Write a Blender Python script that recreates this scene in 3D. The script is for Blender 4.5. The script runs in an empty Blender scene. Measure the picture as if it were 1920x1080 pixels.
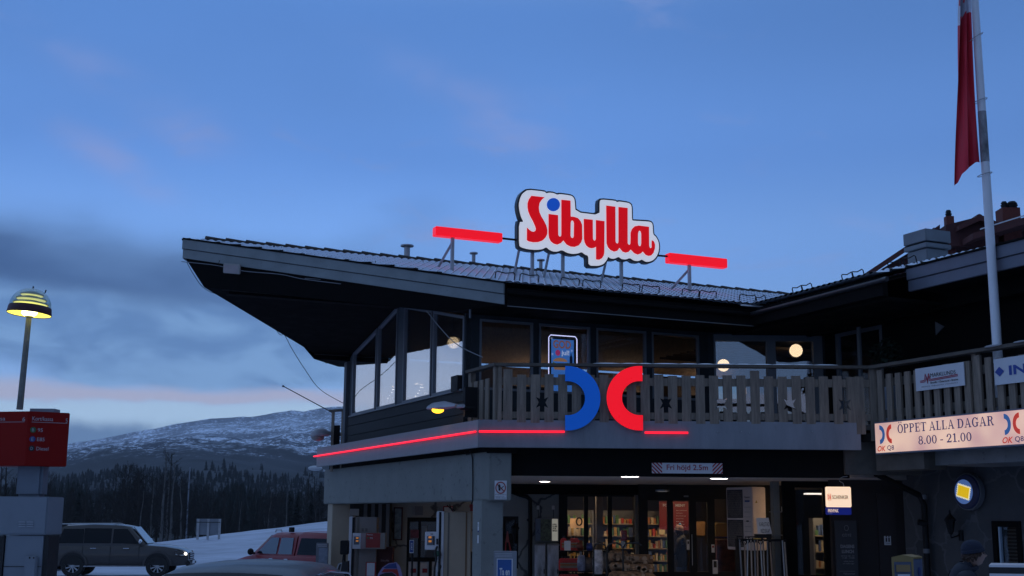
import bpy, bmesh, math, random
from mathutils import Vector, Matrix
from mathutils.geometry import tessellate_polygon
R = math.radians
random.seed(7)
scene = bpy.context.scene
COL = scene.collection

# ---------------------------------------------------------------- camera
F_PX, PITCH, ROLL, EYE = 2310.0, math.atan(427/2310), 0.0075, 1.95
c_, s_ = math.cos(PITCH), math.sin(PITCH)
FW = Vector((0, c_, s_)); R0 = Vector((1, 0, 0)); U0 = Vector((0, -s_, c_))
RT = R0*math.cos(ROLL) + U0*math.sin(ROLL); UP = U0*math.cos(ROLL) - R0*math.sin(ROLL)
CAMP = Vector((0, 0, EYE))
cam_d = bpy.data.cameras.new("camera"); cam = bpy.data.objects.new("camera", cam_d); COL.objects.link(cam)
cam_d.sensor_width = 36; cam_d.lens = F_PX/1920*36; cam_d.clip_start = .1; cam_d.clip_end = 20000
m3 = Matrix((RT, UP, -FW)).transposed()
cam.matrix_world = Matrix.Translation(CAMP) @ m3.to_4x4()
scene.camera = cam

# ---------------------------------------------------------------- world, sun, exposure
scene.view_settings.view_transform = 'Standard'; scene.view_settings.look = 'None'
scene.view_settings.exposure = 0.0; scene.view_settings.gamma = 1.0
world = bpy.data.worlds.new("World"); scene.world = world; world.use_nodes = True
def build_world():
    nt = world.node_tree; N = nt.nodes; L = nt.links; N.clear()
    def n(t, **k):
        x = N.new(t)
        for a, b in k.items(): setattr(x, a, b)
        return x
    def math_(op, a, b=None, clamp=False):
        x = n('ShaderNodeMath', operation=op, use_clamp=clamp)
        for i, q in enumerate((a, b)):
            if q is None: continue
            if isinstance(q, (int, float)): x.inputs[i].default_value = q
            else: L.new(q, x.inputs[i])
        return x.outputs[0]
    def ramp(fac, stops, lin=True):
        x = n('ShaderNodeValToRGB'); x.color_ramp.interpolation = 'EASE'
        e = x.color_ramp.elements
        while len(e) > 1: e.remove(e[-1])
        for i, (p, c) in enumerate(stops):
            q = e[0] if i == 0 else e.new(p)
            q.position = p; q.color = (*[srgb(v) for v in c], 1)
        L.new(fac, x.inputs[0]); return x.outputs[0]
    def srgb(v):
        v /= 255; return v/12.92 if v <= .04045 else ((v+.055)/1.055)**2.4
    def mapr(v, a, b, c=0, d=1):
        x = n('ShaderNodeMapRange', interpolation_type='SMOOTHSTEP'); L.new(v, x.inputs[0])
        for i, q in enumerate((a, b, c, d)): x.inputs[i+1].default_value = q
        return x.outputs[0]
    def mix(f, a, b, mode='MIX'):
        x = n('ShaderNodeMix', data_type='RGBA', blend_type=mode)
        if isinstance(f, (int, float)): x.inputs[0].default_value = f
        else: L.new(f, x.inputs[0])
        for i, q in ((6, a), (7, b)):
            if isinstance(q, tuple): x.inputs[i].default_value = (*[srgb(v) for v in q], 1)
            else: L.new(q, x.inputs[i])
        return x.outputs[2]
    tc = n('ShaderNodeTexCoord'); sep = n('ShaderNodeSeparateXYZ'); L.new(tc.outputs['Generated'], sep.inputs[0])
    X, Y, Z = sep.outputs
    az = math_('ARCTAN2', X, Y)                   # 0 ahead, negative to the left, radians
    # clear dusk sky by elevation (Z is the sine of the elevation)
    zz = math_('MULTIPLY', Z, 2.0, True)
    clear = ramp(zz, [(0, (128,168,214)), (.14, (138,175,222)), (.25, (124,166,224)), (.42, (114,161,230)),
                      (.58, (96,144,218)), (.78, (84,130,200)), (.88, (110,146,202)), (1, (132,166,214))])
    sky = n('ShaderNodeTexSky', sky_type='NISHITA', sun_disc=False, sun_elevation=R(1.0), sun_rotation=R(-125), altitude=400)
    nb = n('ShaderNodeMix', data_type='RGBA', blend_type='ADD'); nb.inputs[0].default_value = 0.012
    L.new(clear, nb.inputs[6]); L.new(sky.outputs[0], nb.inputs[7]); col = nb.outputs[2]
    # brighter towards the after-glow on the left, deeper blue to the right
    azf = mapr(az, -.15, .42, 1.15, .93)
    sc_ = n('ShaderNodeVectorMath', operation='SCALE'); L.new(col, sc_.inputs[0]); L.new(azf, sc_.inputs['Scale']); col = sc_.outputs[0]
    # cloud coordinates: azimuth and stretched elevation
    cc = n('ShaderNodeCombineXYZ'); L.new(az, cc.inputs[0]); L.new(math_('MULTIPLY', Z, 2.5), cc.inputs[1])
    L.new(math_('MULTIPLY', Y, .15), cc.inputs[2])
    def noise(scale, det, rough, dist=0, off=(0, 0, 0)):
        mp = n('ShaderNodeMapping'); mp.inputs['Location'].default_value = off; L.new(cc.outputs[0], mp.inputs[0])
        x = n('ShaderNodeTexNoise'); x.inputs['Scale'].default_value = scale; x.inputs['Detail'].default_value = det
        x.inputs['Roughness'].default_value = rough; x.inputs['Distortion'].default_value = dist
        L.new(mp.outputs[0], x.inputs[0]); return x.outputs[0]
    n1 = noise(4.6, 5, .42, .1); n2 = noise(2.6, 4, .5, .2, (3, 1, 0)); n3 = noise(13, 5, .55, .5, (7, 2, 0)); n4 = noise(1.3, 3, .5, 0, (11, 5, 0))
    # dark cloud bank on the left, between 6 and 13 degrees
    top = math_('ADD', Z, math_('MULTIPLY', math_('SUBTRACT', n1, .5), .12))
    bank = math_('MULTIPLY', mapr(top, .132, .165), mapr(top, .252, .195))
    left = mapr(math_('ADD', az, math_('MULTIPLY', math_('SUBTRACT', n2, .5), .25)), .02, -.16)
    bank = math_('MULTIPLY', bank, left)
    cb = mix(mapr(n1, .35, .65), (60,90,138), (98,134,186))
    col = mix(math_('MULTIPLY', bank, .93), col, cb)
    # streaky blue-grey veil between the bank and the bright strip
    veil = math_('MULTIPLY', mapr(top, .088, .105), mapr(top, .17, .14))
    col = mix(math_('MULTIPLY', math_('MULTIPLY', veil, mapr(az, .1, -.1)), .8), col, mix(mapr(n3, .35, .65), (92,130,182), (126,166,214)))
    # pink strip above the horizon, then a pale blue one
    zp = math_('ADD', Z, math_('MULTIPLY', math_('SUBTRACT', n3, .5), .022))
    pk = math_('MULTIPLY', mapr(zp, .079, .088), mapr(zp, .102, .091))
    col = mix(math_('MULTIPLY', pk, .9), col, (178,182,210))
    pl = math_('MULTIPLY', mapr(zp, .058, .068), mapr(zp, .088, .08))
    col = mix(math_('MULTIPLY', pl, .85), col, (176,206,236))
    # low grey cloud over the mountain
    lo = math_('MULTIPLY', mapr(zp, .072, .06), mapr(math_('ADD', az, math_('MULTIPLY', Z, 1.5)), -.08, -.2))
    col = mix(math_('MULTIPLY', lo, .8), col, (88,118,160))
    # faint pink wisps high up
    for a0, z0, sa, sz, k_ in ((-.013, .311, .035, .022, .8), (-.05, .335, .06, .014, .5), (-.27, .294, .04, .018, .8), (-.33, .27, .035, .012, .9), (-.35, .335, .04, .014, .6), (-.30, .25, .03, .01, .6), (.28, .224, .03, .008, .6)):
        ga = math_('POWER', math_('DIVIDE', math_('ABSOLUTE', math_('SUBTRACT', az, a0)), sa), 2.0); gz = math_('POWER', math_('DIVIDE', math_('ABSOLUTE', math_('SUBTRACT', math_('ADD', Z, math_('MULTIPLY', math_('SUBTRACT', az, a0), .35)), z0)), sz), 2.0)
        g_ = math_('EXPONENT', math_('MULTIPLY', math_('ADD', ga, gz), -1.0))
        col = mix(math_('MULTIPLY', math_('MULTIPLY', g_, mapr(n3, .3, .65)), k_*.5), col, (152,166,220))
    w = math_('MULTIPLY', math_('MULTIPLY', mapr(n3, .54, .72), mapr(n2, .45, .62)), mapr(Z, .17, .22))
    col = mix(math_('MULTIPLY', w, .55), col, (140,158,212))
    dk = math_('MULTIPLY', mapr(n4, .5, .72), mapr(Z, .2, .3))
    col = mix(math_('MULTIPLY', dk, .25), col, (70,108,165))
    # below the horizon: dim snowy ground light
    col = mix(mapr(Z, -.005, -.03), col, (40,52,80))
    # the side away from the after-glow (behind the camera, right) is darker
    back = mapr(Y, .35, -.6)
    col = mix(math_('MULTIPLY', back, .6), col, (92,108,138))
    # after-glow well to the left of the view
    glow = math_('MULTIPLY', mapr(az, -.52, -.75), mapr(Z, .42, .05))
    col = mix(math_('MULTIPLY', glow, .85), col, mix(mapr(Z, .22, .06), (112,146,200), mix(mapr(n1, .42, .6), (150,176,218), (206,218,240))))
    bg = n('ShaderNodeBackground'); bg.inputs[1].default_value = 1.0; L.new(col, bg.inputs[0])
    out = n('ShaderNodeOutputWorld'); L.new(bg.outputs[0], out.inputs[0])
build_world()
sd = bpy.data.lights.new("sun", 'SUN'); sun = bpy.data.objects.new("sun", sd); COL.objects.link(sun)
sd.energy = 0.012; sd.angle = R(20); sd.color = (1, .8, .7); sun.rotation_euler = (R(80), 0, R(-125+180))
scene.cycles.use_denoising = True
scene.cycles.max_bounces = 6; scene.cycles.diffuse_bounces = 3; scene.cycles.glossy_bounces = 4
scene.cycles.transparent_max_bounces = 16; scene.cycles.sample_clamp_indirect = 4

# ---------------------------------------------------------------- placing helpers (photo pixel + a known plane -> world point)
def ray(px, py): return FW + RT*((px-960)/F_PX) - UP*((py-540)/F_PX)
def atY(px, py, Y):
    d = ray(px, py); return CAMP + d*(Y/d.y)
def onZ(px, py, z):
    d = ray(px, py); return CAMP + d*((z-EYE)/d.z)
VD = Vector((.914, .4055, 0)).normalized()   # building axis V: along the long window wall, away to the right
UD = Vector((-VD.y, VD.x, 0))                # building axis U: along the left gable wall, away to the left
CC = Vector((-.884, 23.6, 0))                # corner of the upper floor
ZD = Vector((0, 0, 1)); XD = Vector((1, 0, 0)); YD = Vector((0, 1, 0))
def PB(t, u, z): return CC + VD*t + UD*u + ZD*z
def onP(px, py, P, n):
    d = ray(px, py); k = (Vector(P)-CAMP).dot(n)/d.dot(n); return CAMP + d*k
def tu(p): q = Vector(p)-CC; return q.dot(VD), q.dot(UD)
def onT(px, py, t): return onP(px, py, PB(t, 0, 0), VD)
def onU(px, py, u): return onP(px, py, PB(0, u, 0), UD)

# ---------------------------------------------------------------- mesh builder
ORG = {}
def offset_poly(p, d):
    """offset a closed 2D polygon outwards by d (mitred)"""
    n = len(p); A = sum(p[i][0]*p[(i+1) % n][1]-p[(i+1) % n][0]*p[i][1] for i in range(n)); s = 1 if A > 0 else -1
    out = []
    for i in range(n):
        a = Vector(p[i-1][:2]); b = Vector(p[i][:2]); c = Vector(p[(i+1) % n][:2])
        e1 = (b-a).normalized(); e2 = (c-b).normalized()
        n1 = Vector((e1.y, -e1.x))*s; n2 = Vector((e2.y, -e2.x))*s
        m = n1+n2
        if m.length < 1e-4: m = n1.copy()
        m.normalize(); k = d/max(.45, m.dot(n1)); q = b+m*k; out.append((q.x, q.y))
    return out
class MB:
    def __init__(s): s.v = []; s.f = []; s.m = []; s.uv = None
    def add(s, vs, fs, mi=0):
        o = len(s.v); s.v += [Vector(v) for v in vs]; s.f += [[i+o for i in f] for f in fs]; s.m += [mi]*len(fs); return s
    def obox(s, o, a, b, c, mi=0):
        o, a, b, c = map(Vector, (o, a, b, c))
        vs = [o, o+a, o+a+b, o+b, o+c, o+a+c, o+a+b+c, o+b+c]
        return s.add(vs, [(0,3,2,1), (4,5,6,7), (0,1,5,4), (1,2,6,5), (2,3,7,6), (3,0,4,7)], mi)
    def box(s, x0, x1, y0, y1, z0, z1, mi=0):
        return s.obox((x0, y0, z0), (x1-x0, 0, 0), (0, y1-y0, 0), (0, 0, z1-z0), mi)
    def quad(s, *p, mi=0): return s.add(p, [tuple(range(len(p)))], mi)
    def slab(s, pts, vec, mi=0):
        """convex or concave polygon extruded along vec"""
        return s.loops([[Vector(p) for p in pts]], vec, mi)
    def loops(s, loops, vec, mi=0):
        vec = Vector(vec); allv = [v for l in loops for v in l]; tri = tessellate_polygon(loops); n = len(allv)
        vs = allv+[v+vec for v in allv]; fs = [tuple(t) for t in tri]+[tuple(i+n for i in reversed(t)) for t in tri]
        o = 0
        for l in loops:
            k = len(l)
            for i in range(k): a = o+i; b = o+(i+1) % k; fs.append((a, b, b+n, a+n))
            o += k
        return s.add(vs, fs, mi)
    def tube(s, pts, r, n=8, mi=0, cap=True):
        pts = [Vector(p) for p in pts]; rs = r if isinstance(r, (list, tuple)) else [r]*len(pts)
        vs = []; fs = []; prev = None
        for i, p in enumerate(pts):
            d = (pts[min(i+1, len(pts)-1)]-pts[max(i-1, 0)]).normalized()
            if prev is None: a = d.orthogonal().normalized()
            else: a = (prev-d*prev.dot(d)).normalized()
            prev = a; b = d.cross(a)
            for k in range(n): t = 2*math.pi*k/n; vs.append(p+(a*math.cos(t)+b*math.sin(t))*rs[i])
        for i in range(len(pts)-1):
            for k in range(n): fs.append((i*n+k, i*n+(k+1) % n, (i+1)*n+(k+1) % n, (i+1)*n+k))
        if cap: fs.append(tuple(range(n))); fs.append(tuple(range((len(pts)-1)*n, len(pts)*n)))
        return s.add(vs, fs, mi)
    def lathe(s, prof, c, n=20, ax=None, mi=0):
        c = Vector(c); ax = Vector(ax).normalized() if ax else ZD; a = ax.orthogonal().normalized(); b = ax.cross(a)
        vs = []; fs = []
        for r, h in prof:
            for k in range(n): t = 2*math.pi*k/n; vs.append(c+ax*h+(a*math.cos(t)+b*math.sin(t))*max(r, 1e-4))
        for i in range(len(prof)-1):
            for k in range(n): fs.append((i*n+k, i*n+(k+1) % n, (i+1)*n+(k+1) % n, (i+1)*n+k))
        return s.add(vs, fs, mi)
    def ball(s, c, r, n=16, m=10, sc=(1, 1, 1), mi=0):
        vs = []; fs = []; c = Vector(c)
        for i in range(m+1):
            ph = math.pi*i/m
            for k in range(n):
                t = 2*math.pi*k/n
                vs.append(c+Vector((math.sin(ph)*math.cos(t)*r*sc[0], math.sin(ph)*math.sin(t)*r*sc[1], math.cos(ph)*r*sc[2])))
        for i in range(m):
            for k in range(n): fs.append((i*n+k, i*n+(k+1) % n, (i+1)*n+(k+1) % n, (i+1)*n+k))
        return s.add(vs, fs, mi)
    def text(s, txt, c, xd, yd, w, h, mi=0, bold=.0, shear=0, ext=.003):
        """text whose bounding box is centred at c, w wide along xd and h high along yd"""
        cu = bpy.data.curves.new("t", 'FONT'); cu.body = txt; cu.resolution_u = 3; cu.offset = bold; cu.shear = shear
        ob = bpy.data.objects.new("t", cu); me = ob.to_mesh()
        co = [v.co.copy() for v in me.vertices]; fs = [tuple(p.vertices) for p in me.polygons]
        ob.to_mesh_clear(); bpy.data.objects.remove(ob); bpy.data.curves.remove(cu)
        if not co: return s
        x0 = min(v.x for v in co); x1 = max(v.x for v in co); y0 = min(v.y for v in co); y1 = max(v.y for v in co)
        xd, yd, c = Vector(xd), Vector(yd), Vector(c)
        vs = [c+xd*((v.x-x0)/(x1-x0)-.5)*w+yd*((v.y-y0)/max(1e-6, y1-y0)-.5)*h for v in co]
        return s.add(vs, fs, mi)
    def build(s, name, mats, parent=None, smooth=False, bevel=0, origin=None, recalc=True):
        if not isinstance(mats, (list, tuple)): mats = [mats]
        if parent is not None: o = ORG[parent.name]
        elif origin is not None: o = Vector(origin)
        else:
            xs = [v.x for v in s.v]; ys = [v.y for v in s.v]; zs = [v.z for v in s.v]
            o = Vector(((min(xs)+max(xs))/2, (min(ys)+max(ys))/2, min(zs)))
        me = bpy.data.meshes.new(name); me.from_pydata([v-o for v in s.v], [], s.f)
        for m in mats: me.materials.append(m)
        for p, mi in zip(me.polygons, s.m): p.material_index = mi
        if s.uv:
            ul = me.uv_layers.new(name="UVMap")
            for lp in me.loops: ul.data[lp.index].uv = s.uv[lp.vertex_index]
        if recalc or bevel:
            bm = bmesh.new(); bm.from_mesh(me)
            if recalc: bmesh.ops.recalc_face_normals(bm, faces=bm.faces)
            if bevel:
                ed = [e for e in bm.edges if len(e.link_faces) == 2 and e.calc_face_angle(0) > .5]
                bmesh.ops.bevel(bm, geom=ed, offset=bevel, segments=2, affect='EDGES', clamp_overlap=True)
            bm.to_mesh(me); bm.free()
        if smooth:
            me.polygons.foreach_set("use_smooth", [True]*len(me.polygons))
            try: me.set_sharp_from_angle(angle=R(38))
            except Exception: pass
        ob = bpy.data.objects.new(name, me); COL.objects.link(ob)
        if parent is not None: ob.parent = parent; ORG[ob.name] = o
        else: ob.location = o; ORG[ob.name] = o
        return ob
def tag(o, label, cat, group=None, kind=None):
    if label: o['label'] = label
    if cat: o['category'] = cat
    if group: o['group'] = group
    if kind: o['kind'] = kind
    return o
def thing(name, label, cat, loc=(0, 0, 0), group=None):
    o = bpy.data.objects.new(name, None); COL.objects.link(o); o.location = loc; o.empty_display_size = .2
    ORG[o.name] = Vector(loc); return tag(o, label, cat, group)
def struct(o): o['kind'] = 'structure'; return o
def dup(root, loc, rz=None, label=None, sc=None):
    c = root.copy(); COL.objects.link(c); c.location = loc
    if rz is not None: c.rotation_euler = (0, 0, rz)
    if sc is not None: c.scale = (sc, sc, sc)
    if label: c['label'] = label
    for ch in list(root.children):
        d = ch.copy(); COL.objects.link(d); d.parent = c
        for g in list(ch.children):
            e = g.copy(); COL.objects.link(e); e.parent = d
    return c

# ---------------------------------------------------------------- materials
def S(*c): return tuple((v/255)/12.92 if v/255 <= .04045 else ((v/255+.055)/1.055)**2.4 for v in c)
def mat(name, col, rough=.6, metal=0, var=.12, vs=3, bump=0, bs=30, emit=None, es=0, stretch=None, spots=0, coat=0, spec=None):
    m = bpy.data.materials.new(name); m.use_nodes = True; nt = m.node_tree; N = nt.nodes; L = nt.links
    b = N['Principled BSDF']; b.inputs['Roughness'].default_value = rough; b.inputs['Metallic'].default_value = metal
    if spec is not None: b.inputs['Specular IOR Level'].default_value = spec
    if coat: b.inputs['Coat Weight'].default_value = coat; b.inputs['Coat Roughness'].default_value = .08
    tc = N.new('ShaderNodeTexCoord'); mp = N.new('ShaderNodeMapping'); L.new(tc.outputs['Object'], mp.inputs[0])
    if stretch: mp.inputs['Scale'].default_value = stretch
    nz = N.new('ShaderNodeTexNoise'); nz.inputs['Scale'].default_value = vs; nz.inputs['Detail'].default_value = 6; nz.inputs['Roughness'].default_value = .62
    L.new(mp.outputs[0], nz.inputs[0])
    mr = N.new('ShaderNodeMapRange'); L.new(nz.outputs[0], mr.inputs[0])
    for i, q in enumerate((.3, .7, 1-var, 1+var)): mr.inputs[i+1].default_value = q
    mx = N.new('ShaderNodeVectorMath'); mx.operation = 'SCALE'; mx.inputs[0].default_value = col; L.new(mr.outputs[0], mx.inputs['Scale'])
    c = mx.outputs[0]
    if spots:
        n2 = N.new('ShaderNodeTexNoise'); n2.inputs['Scale'].default_value = vs*6; n2.inputs['Detail'].default_value = 3
        L.new(mp.outputs[0], n2.inputs[0]); r2 = N.new('ShaderNodeMapRange'); L.new(n2.outputs[0], r2.inputs[0])
        for i, q in enumerate((.62, .72, 1, 1-spots)): r2.inputs[i+1].default_value = q
        m2 = N.new('ShaderNodeVectorMath'); m2.operation = 'SCALE'; L.new(c, m2.inputs[0]); L.new(r2.outputs[0], m2.inputs['Scale']); c = m2.outputs[0]
    L.new(c, b.inputs['Base Color'])
    rr = N.new('ShaderNodeMapRange'); L.new(nz.outputs[0], rr.inputs[0])
    for i, q in enumerate((.3, .7, max(.02, rough*.85), min(1, rough*1.15))): rr.inputs[i+1].default_value = q
    L.new(rr.outputs[0], b.inputs['Roughness'])
    if bump:
        nb = N.new('ShaderNodeTexNoise'); nb.inputs['Scale'].default_value = bs; nb.inputs['Detail'].default_value = 4; L.new(mp.outputs[0], nb.inputs[0])
        bp = N.new('ShaderNodeBump'); bp.inputs['Strength'].default_value = bump; bp.inputs['Distance'].default_value = .02
        L.new(nb.outputs[0], bp.inputs['Height']); L.new(bp.outputs[0], b.inputs['Normal'])
    if es:
        b.inputs['Emission Color'].default_value = (*(emit or col), 1); b.inputs['Emission Strength'].default_value = es
    return m
def emis(name, col, es, rough=.35): return mat(name, col, rough, emit=col, es=es, var=.04)
def glass(name, refl=1.6, tint=(.8, .85, .9), base=.03):
    m = bpy.data.materials.new(name); m.use_nodes = True; nt = m.node_tree; N = nt.nodes; L = nt.links; N.clear()
    # Schlick reflectance that is the same from either face of the sheet
    ge = N.new('ShaderNodeNewGeometry'); dt = N.new('ShaderNodeVectorMath'); dt.operation = 'DOT_PRODUCT'; L.new(ge.outputs['Incoming'], dt.inputs[0]); L.new(ge.outputs['Normal'], dt.inputs[1])
    ab = N.new('ShaderNodeMath'); ab.operation = 'ABSOLUTE'; L.new(dt.outputs['Value'], ab.inputs[0])
    om = N.new('ShaderNodeMath'); om.operation = 'SUBTRACT'; om.inputs[0].default_value = 1; L.new(ab.outputs[0], om.inputs[1])
    pw = N.new('ShaderNodeMath'); pw.operation = 'POWER'; pw.inputs[1].default_value = 5; L.new(om.outputs[0], pw.inputs[0])
    fr = N.new('ShaderNodeMath'); fr.operation = 'MULTIPLY_ADD'; fr.inputs[1].default_value = .96; fr.inputs[2].default_value = .04; L.new(pw.outputs[0], fr.inputs[0])
    ml = N.new('ShaderNodeMath'); ml.operation = 'MULTIPLY_ADD'; ml.inputs[1].default_value = refl; ml.inputs[2].default_value = base; ml.use_clamp = True; L.new(fr.outputs[0], ml.inputs[0])
    tr = N.new('ShaderNodeBsdfTransparent'); tr.inputs[0].default_value = (*tint, 1)
    gl = N.new('ShaderNodeBsdfGlossy'); gl.inputs['Roughness'].default_value = .015; gl.inputs[0].default_value = (1, 1, 1, 1)
    tc = N.new('ShaderNodeTexCoord'); nz = N.new('ShaderNodeTexNoise'); nz.inputs['Scale'].default_value = 1.2; L.new(tc.outputs['Object'], nz.inputs[0])
    bp = N.new('ShaderNodeBump'); bp.inputs['Strength'].default_value = .05; bp.inputs['Distance'].default_value = .05; L.new(nz.outputs[0], bp.inputs['Height']); L.new(bp.outputs[0], gl.inputs['Normal'])
    mx = N.new('ShaderNodeMixShader'); L.new(ml.outputs[0], mx.inputs[0]); L.new(tr.outputs[0], mx.inputs[1]); L.new(gl.outputs[0], mx.inputs[2])
    o = N.new('ShaderNodeOutputMaterial'); L.new(mx.outputs[0], o.inputs[0]); return m
def stone_mat(name, c0, c1, joint, scale=1.6):
    m = mat(name, c0, .85, bump=.3, bs=25); nt = m.node_tree; N = nt.nodes; L = nt.links; b = N['Principled BSDF']
    tc = N.new('ShaderNodeTexCoord'); nz = N.new('ShaderNodeTexNoise'); nz.inputs['Scale'].default_value = 1.5; L.new(tc.outputs['Object'], nz.inputs[0])
    nz.inputs['Scale'].default_value = 2.6; nz.inputs['Detail'].default_value = 4
    ad = N.new('ShaderNodeMix'); ad.data_type = 'RGBA'; ad.inputs[0].default_value = .3; L.new(tc.outputs['Object'], ad.inputs[6]); L.new(nz.outputs[1], ad.inputs[7])
    v1 = N.new('ShaderNodeTexVoronoi'); v1.feature = 'DISTANCE_TO_EDGE'; v1.inputs['Scale'].default_value = scale; L.new(ad.outputs[2], v1.inputs[0])
    v2 = N.new('ShaderNodeTexVoronoi'); v2.inputs['Scale'].default_value = scale; L.new(ad.outputs[2], v2.inputs[0])
    mr = N.new('ShaderNodeMapRange'); L.new(v1.outputs['Distance'], mr.inputs[0]); mr.inputs[1].default_value = .012; mr.inputs[2].default_value = .03
    sp = N.new('ShaderNodeSeparateColor'); L.new(v2.outputs['Color'], sp.inputs[0])
    ma = N.new('ShaderNodeMix'); ma.data_type = 'RGBA'; L.new(sp.outputs[0], ma.inputs[0]); ma.inputs[6].default_value = (*c0, 1); ma.inputs[7].default_value = (*c1, 1)
    mb = N.new('ShaderNodeMix'); mb.data_type = 'RGBA'; L.new(mr.outputs[0], mb.inputs[0]); mb.inputs[6].default_value = (*joint, 1); L.new(ma.outputs[2], mb.inputs[7])
    L.new(mb.outputs[2], b.inputs['Base Color']); return m
def wood_mat(name, col, var=.35):
    m = mat(name, col, .85, var=var, vs=4, stretch=(6, 6, .5), bump=.25, bs=30, spots=.35); return m
M = dict(
 fascia=mat('grey_fascia_metal', (.215, .225, .25), .5, var=.16, vs=2.2, bump=.05, bs=8, stretch=(1.5, 1.5, .35), spots=.12),
 barge=mat('pale_blue_grey_paint', (.215, .245, .255), .55, var=.16, vs=2, stretch=(1, 1, 1), spots=.12),
 black=mat('black_stained_wood', (.007, .0065, .0065), .85, var=.25, stretch=(1, 1, 8), spec=.12),
 siding=mat('dark_stained_siding', (.055, .055, .055), .8, spec=.2, var=.35, vs=5, stretch=(3, 3, 12), bump=.4, bs=14),
 frame=mat('grey_window_paint', (.16, .17, .19), .5, var=.06),
 conc=mat('painted_concrete', (.2, .205, .19), .9, var=.14, vs=1.5, bump=.3, bs=40, spots=.35),
 conc2=mat('raw_concrete', (.2, .2, .2), .9, var=.2, vs=2, bump=.3, bs=30, spots=.3),
 tan=mat('beige_panel', (.36, .29, .21), .6, var=.1, vs=1.5),
 wood=wood_mat('weathered_grey_wood', (.225, .18, .14)),
 railw=mat('dark_rail_wood', (.1, .085, .07), .8, var=.3, vs=4, bump=.2),
 snow=mat('snow', (.75, .78, .82), .7, var=.08, vs=6, bump=.25, bs=18),
 ceil=mat('canopy_ceiling', (.62, .52, .44), .8, var=.08),
 iceil=mat('pine_ceiling', (.27, .185, .125), .7, var=.3, vs=2, stretch=(8, 1, 8)),
 iwall=mat('interior_wall', (.12, .09, .07), .8, var=.2, vs=1),
 dark=mat('dark_interior', (.02, .019, .018), .9, var=.3, spec=.1),
 floor=mat('interior_floor', (.1, .09, .08), .6, var=.2),
 steel=mat('galvanised_steel', (.4, .41, .43), .45, metal=.7, var=.15, vs=8),
 pole=mat('white_pole_paint', (.72, .74, .78), .4, var=.06),
 iron=mat('black_iron', (.01, .01, .011), .6, var=.2, spec=.25),
 white=mat('white_plastic', (.62, .62, .62), .45, var=.05),
 wpaint=mat('white_sheet_metal', (.62, .62, .64), .4, var=.06, vs=2),
 red=mat('red_paint', (.33, .02, .02), .45, var=.08),
 dred=mat('dark_red_wood', (.07, .013, .01), .7, var=.2),
 blue=mat('blue_paint', (.02, .06, .3), .45, var=.05),
 navy=mat('navy_ink', (.02, .035, .14), .6, var=.03),
 ink=mat('black_ink', (.012, .012, .014), .6, var=.03),
 green=mat('green_plastic', (.01, .06, .03), .4, var=.05),
 yellow=mat('yellow_paint', (.55, .35, .06), .5, var=.05),
 rubber=mat('black_rubber', (.014, .014, .014), .7, var=.2),
 chrome=mat('chrome', (.6, .62, .65), .15, metal=1, var=.03),
 glass=glass('window_glass', 1.2, base=.0),
 glassg=glass('gable_window_glass', 1.9, base=.36),
 glassb=glass('balcony_door_glass', 1.5, base=.17),
 glassd=glass('shop_glass', .45, (.95, .95, .95), .0),
 carglass=glass('car_glass', .7, (.06, .065, .07), .0),
 neon=emis('red_neon_tube', (1, .01, .03), 1.5),
 redlit=mat('lit_red_acrylic', (.5, .004, .012), .3, emit=(.9, .003, .012), es=.85, var=.03),
 bluelit=emis('lit_blue_acrylic', (.0, .07, .42), .5),
 bulb=emis('warm_bulb', (1, .72, .38), 14),
 globe=emis('lamp_globe', (1, .66, .36), 2.6),
)
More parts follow.
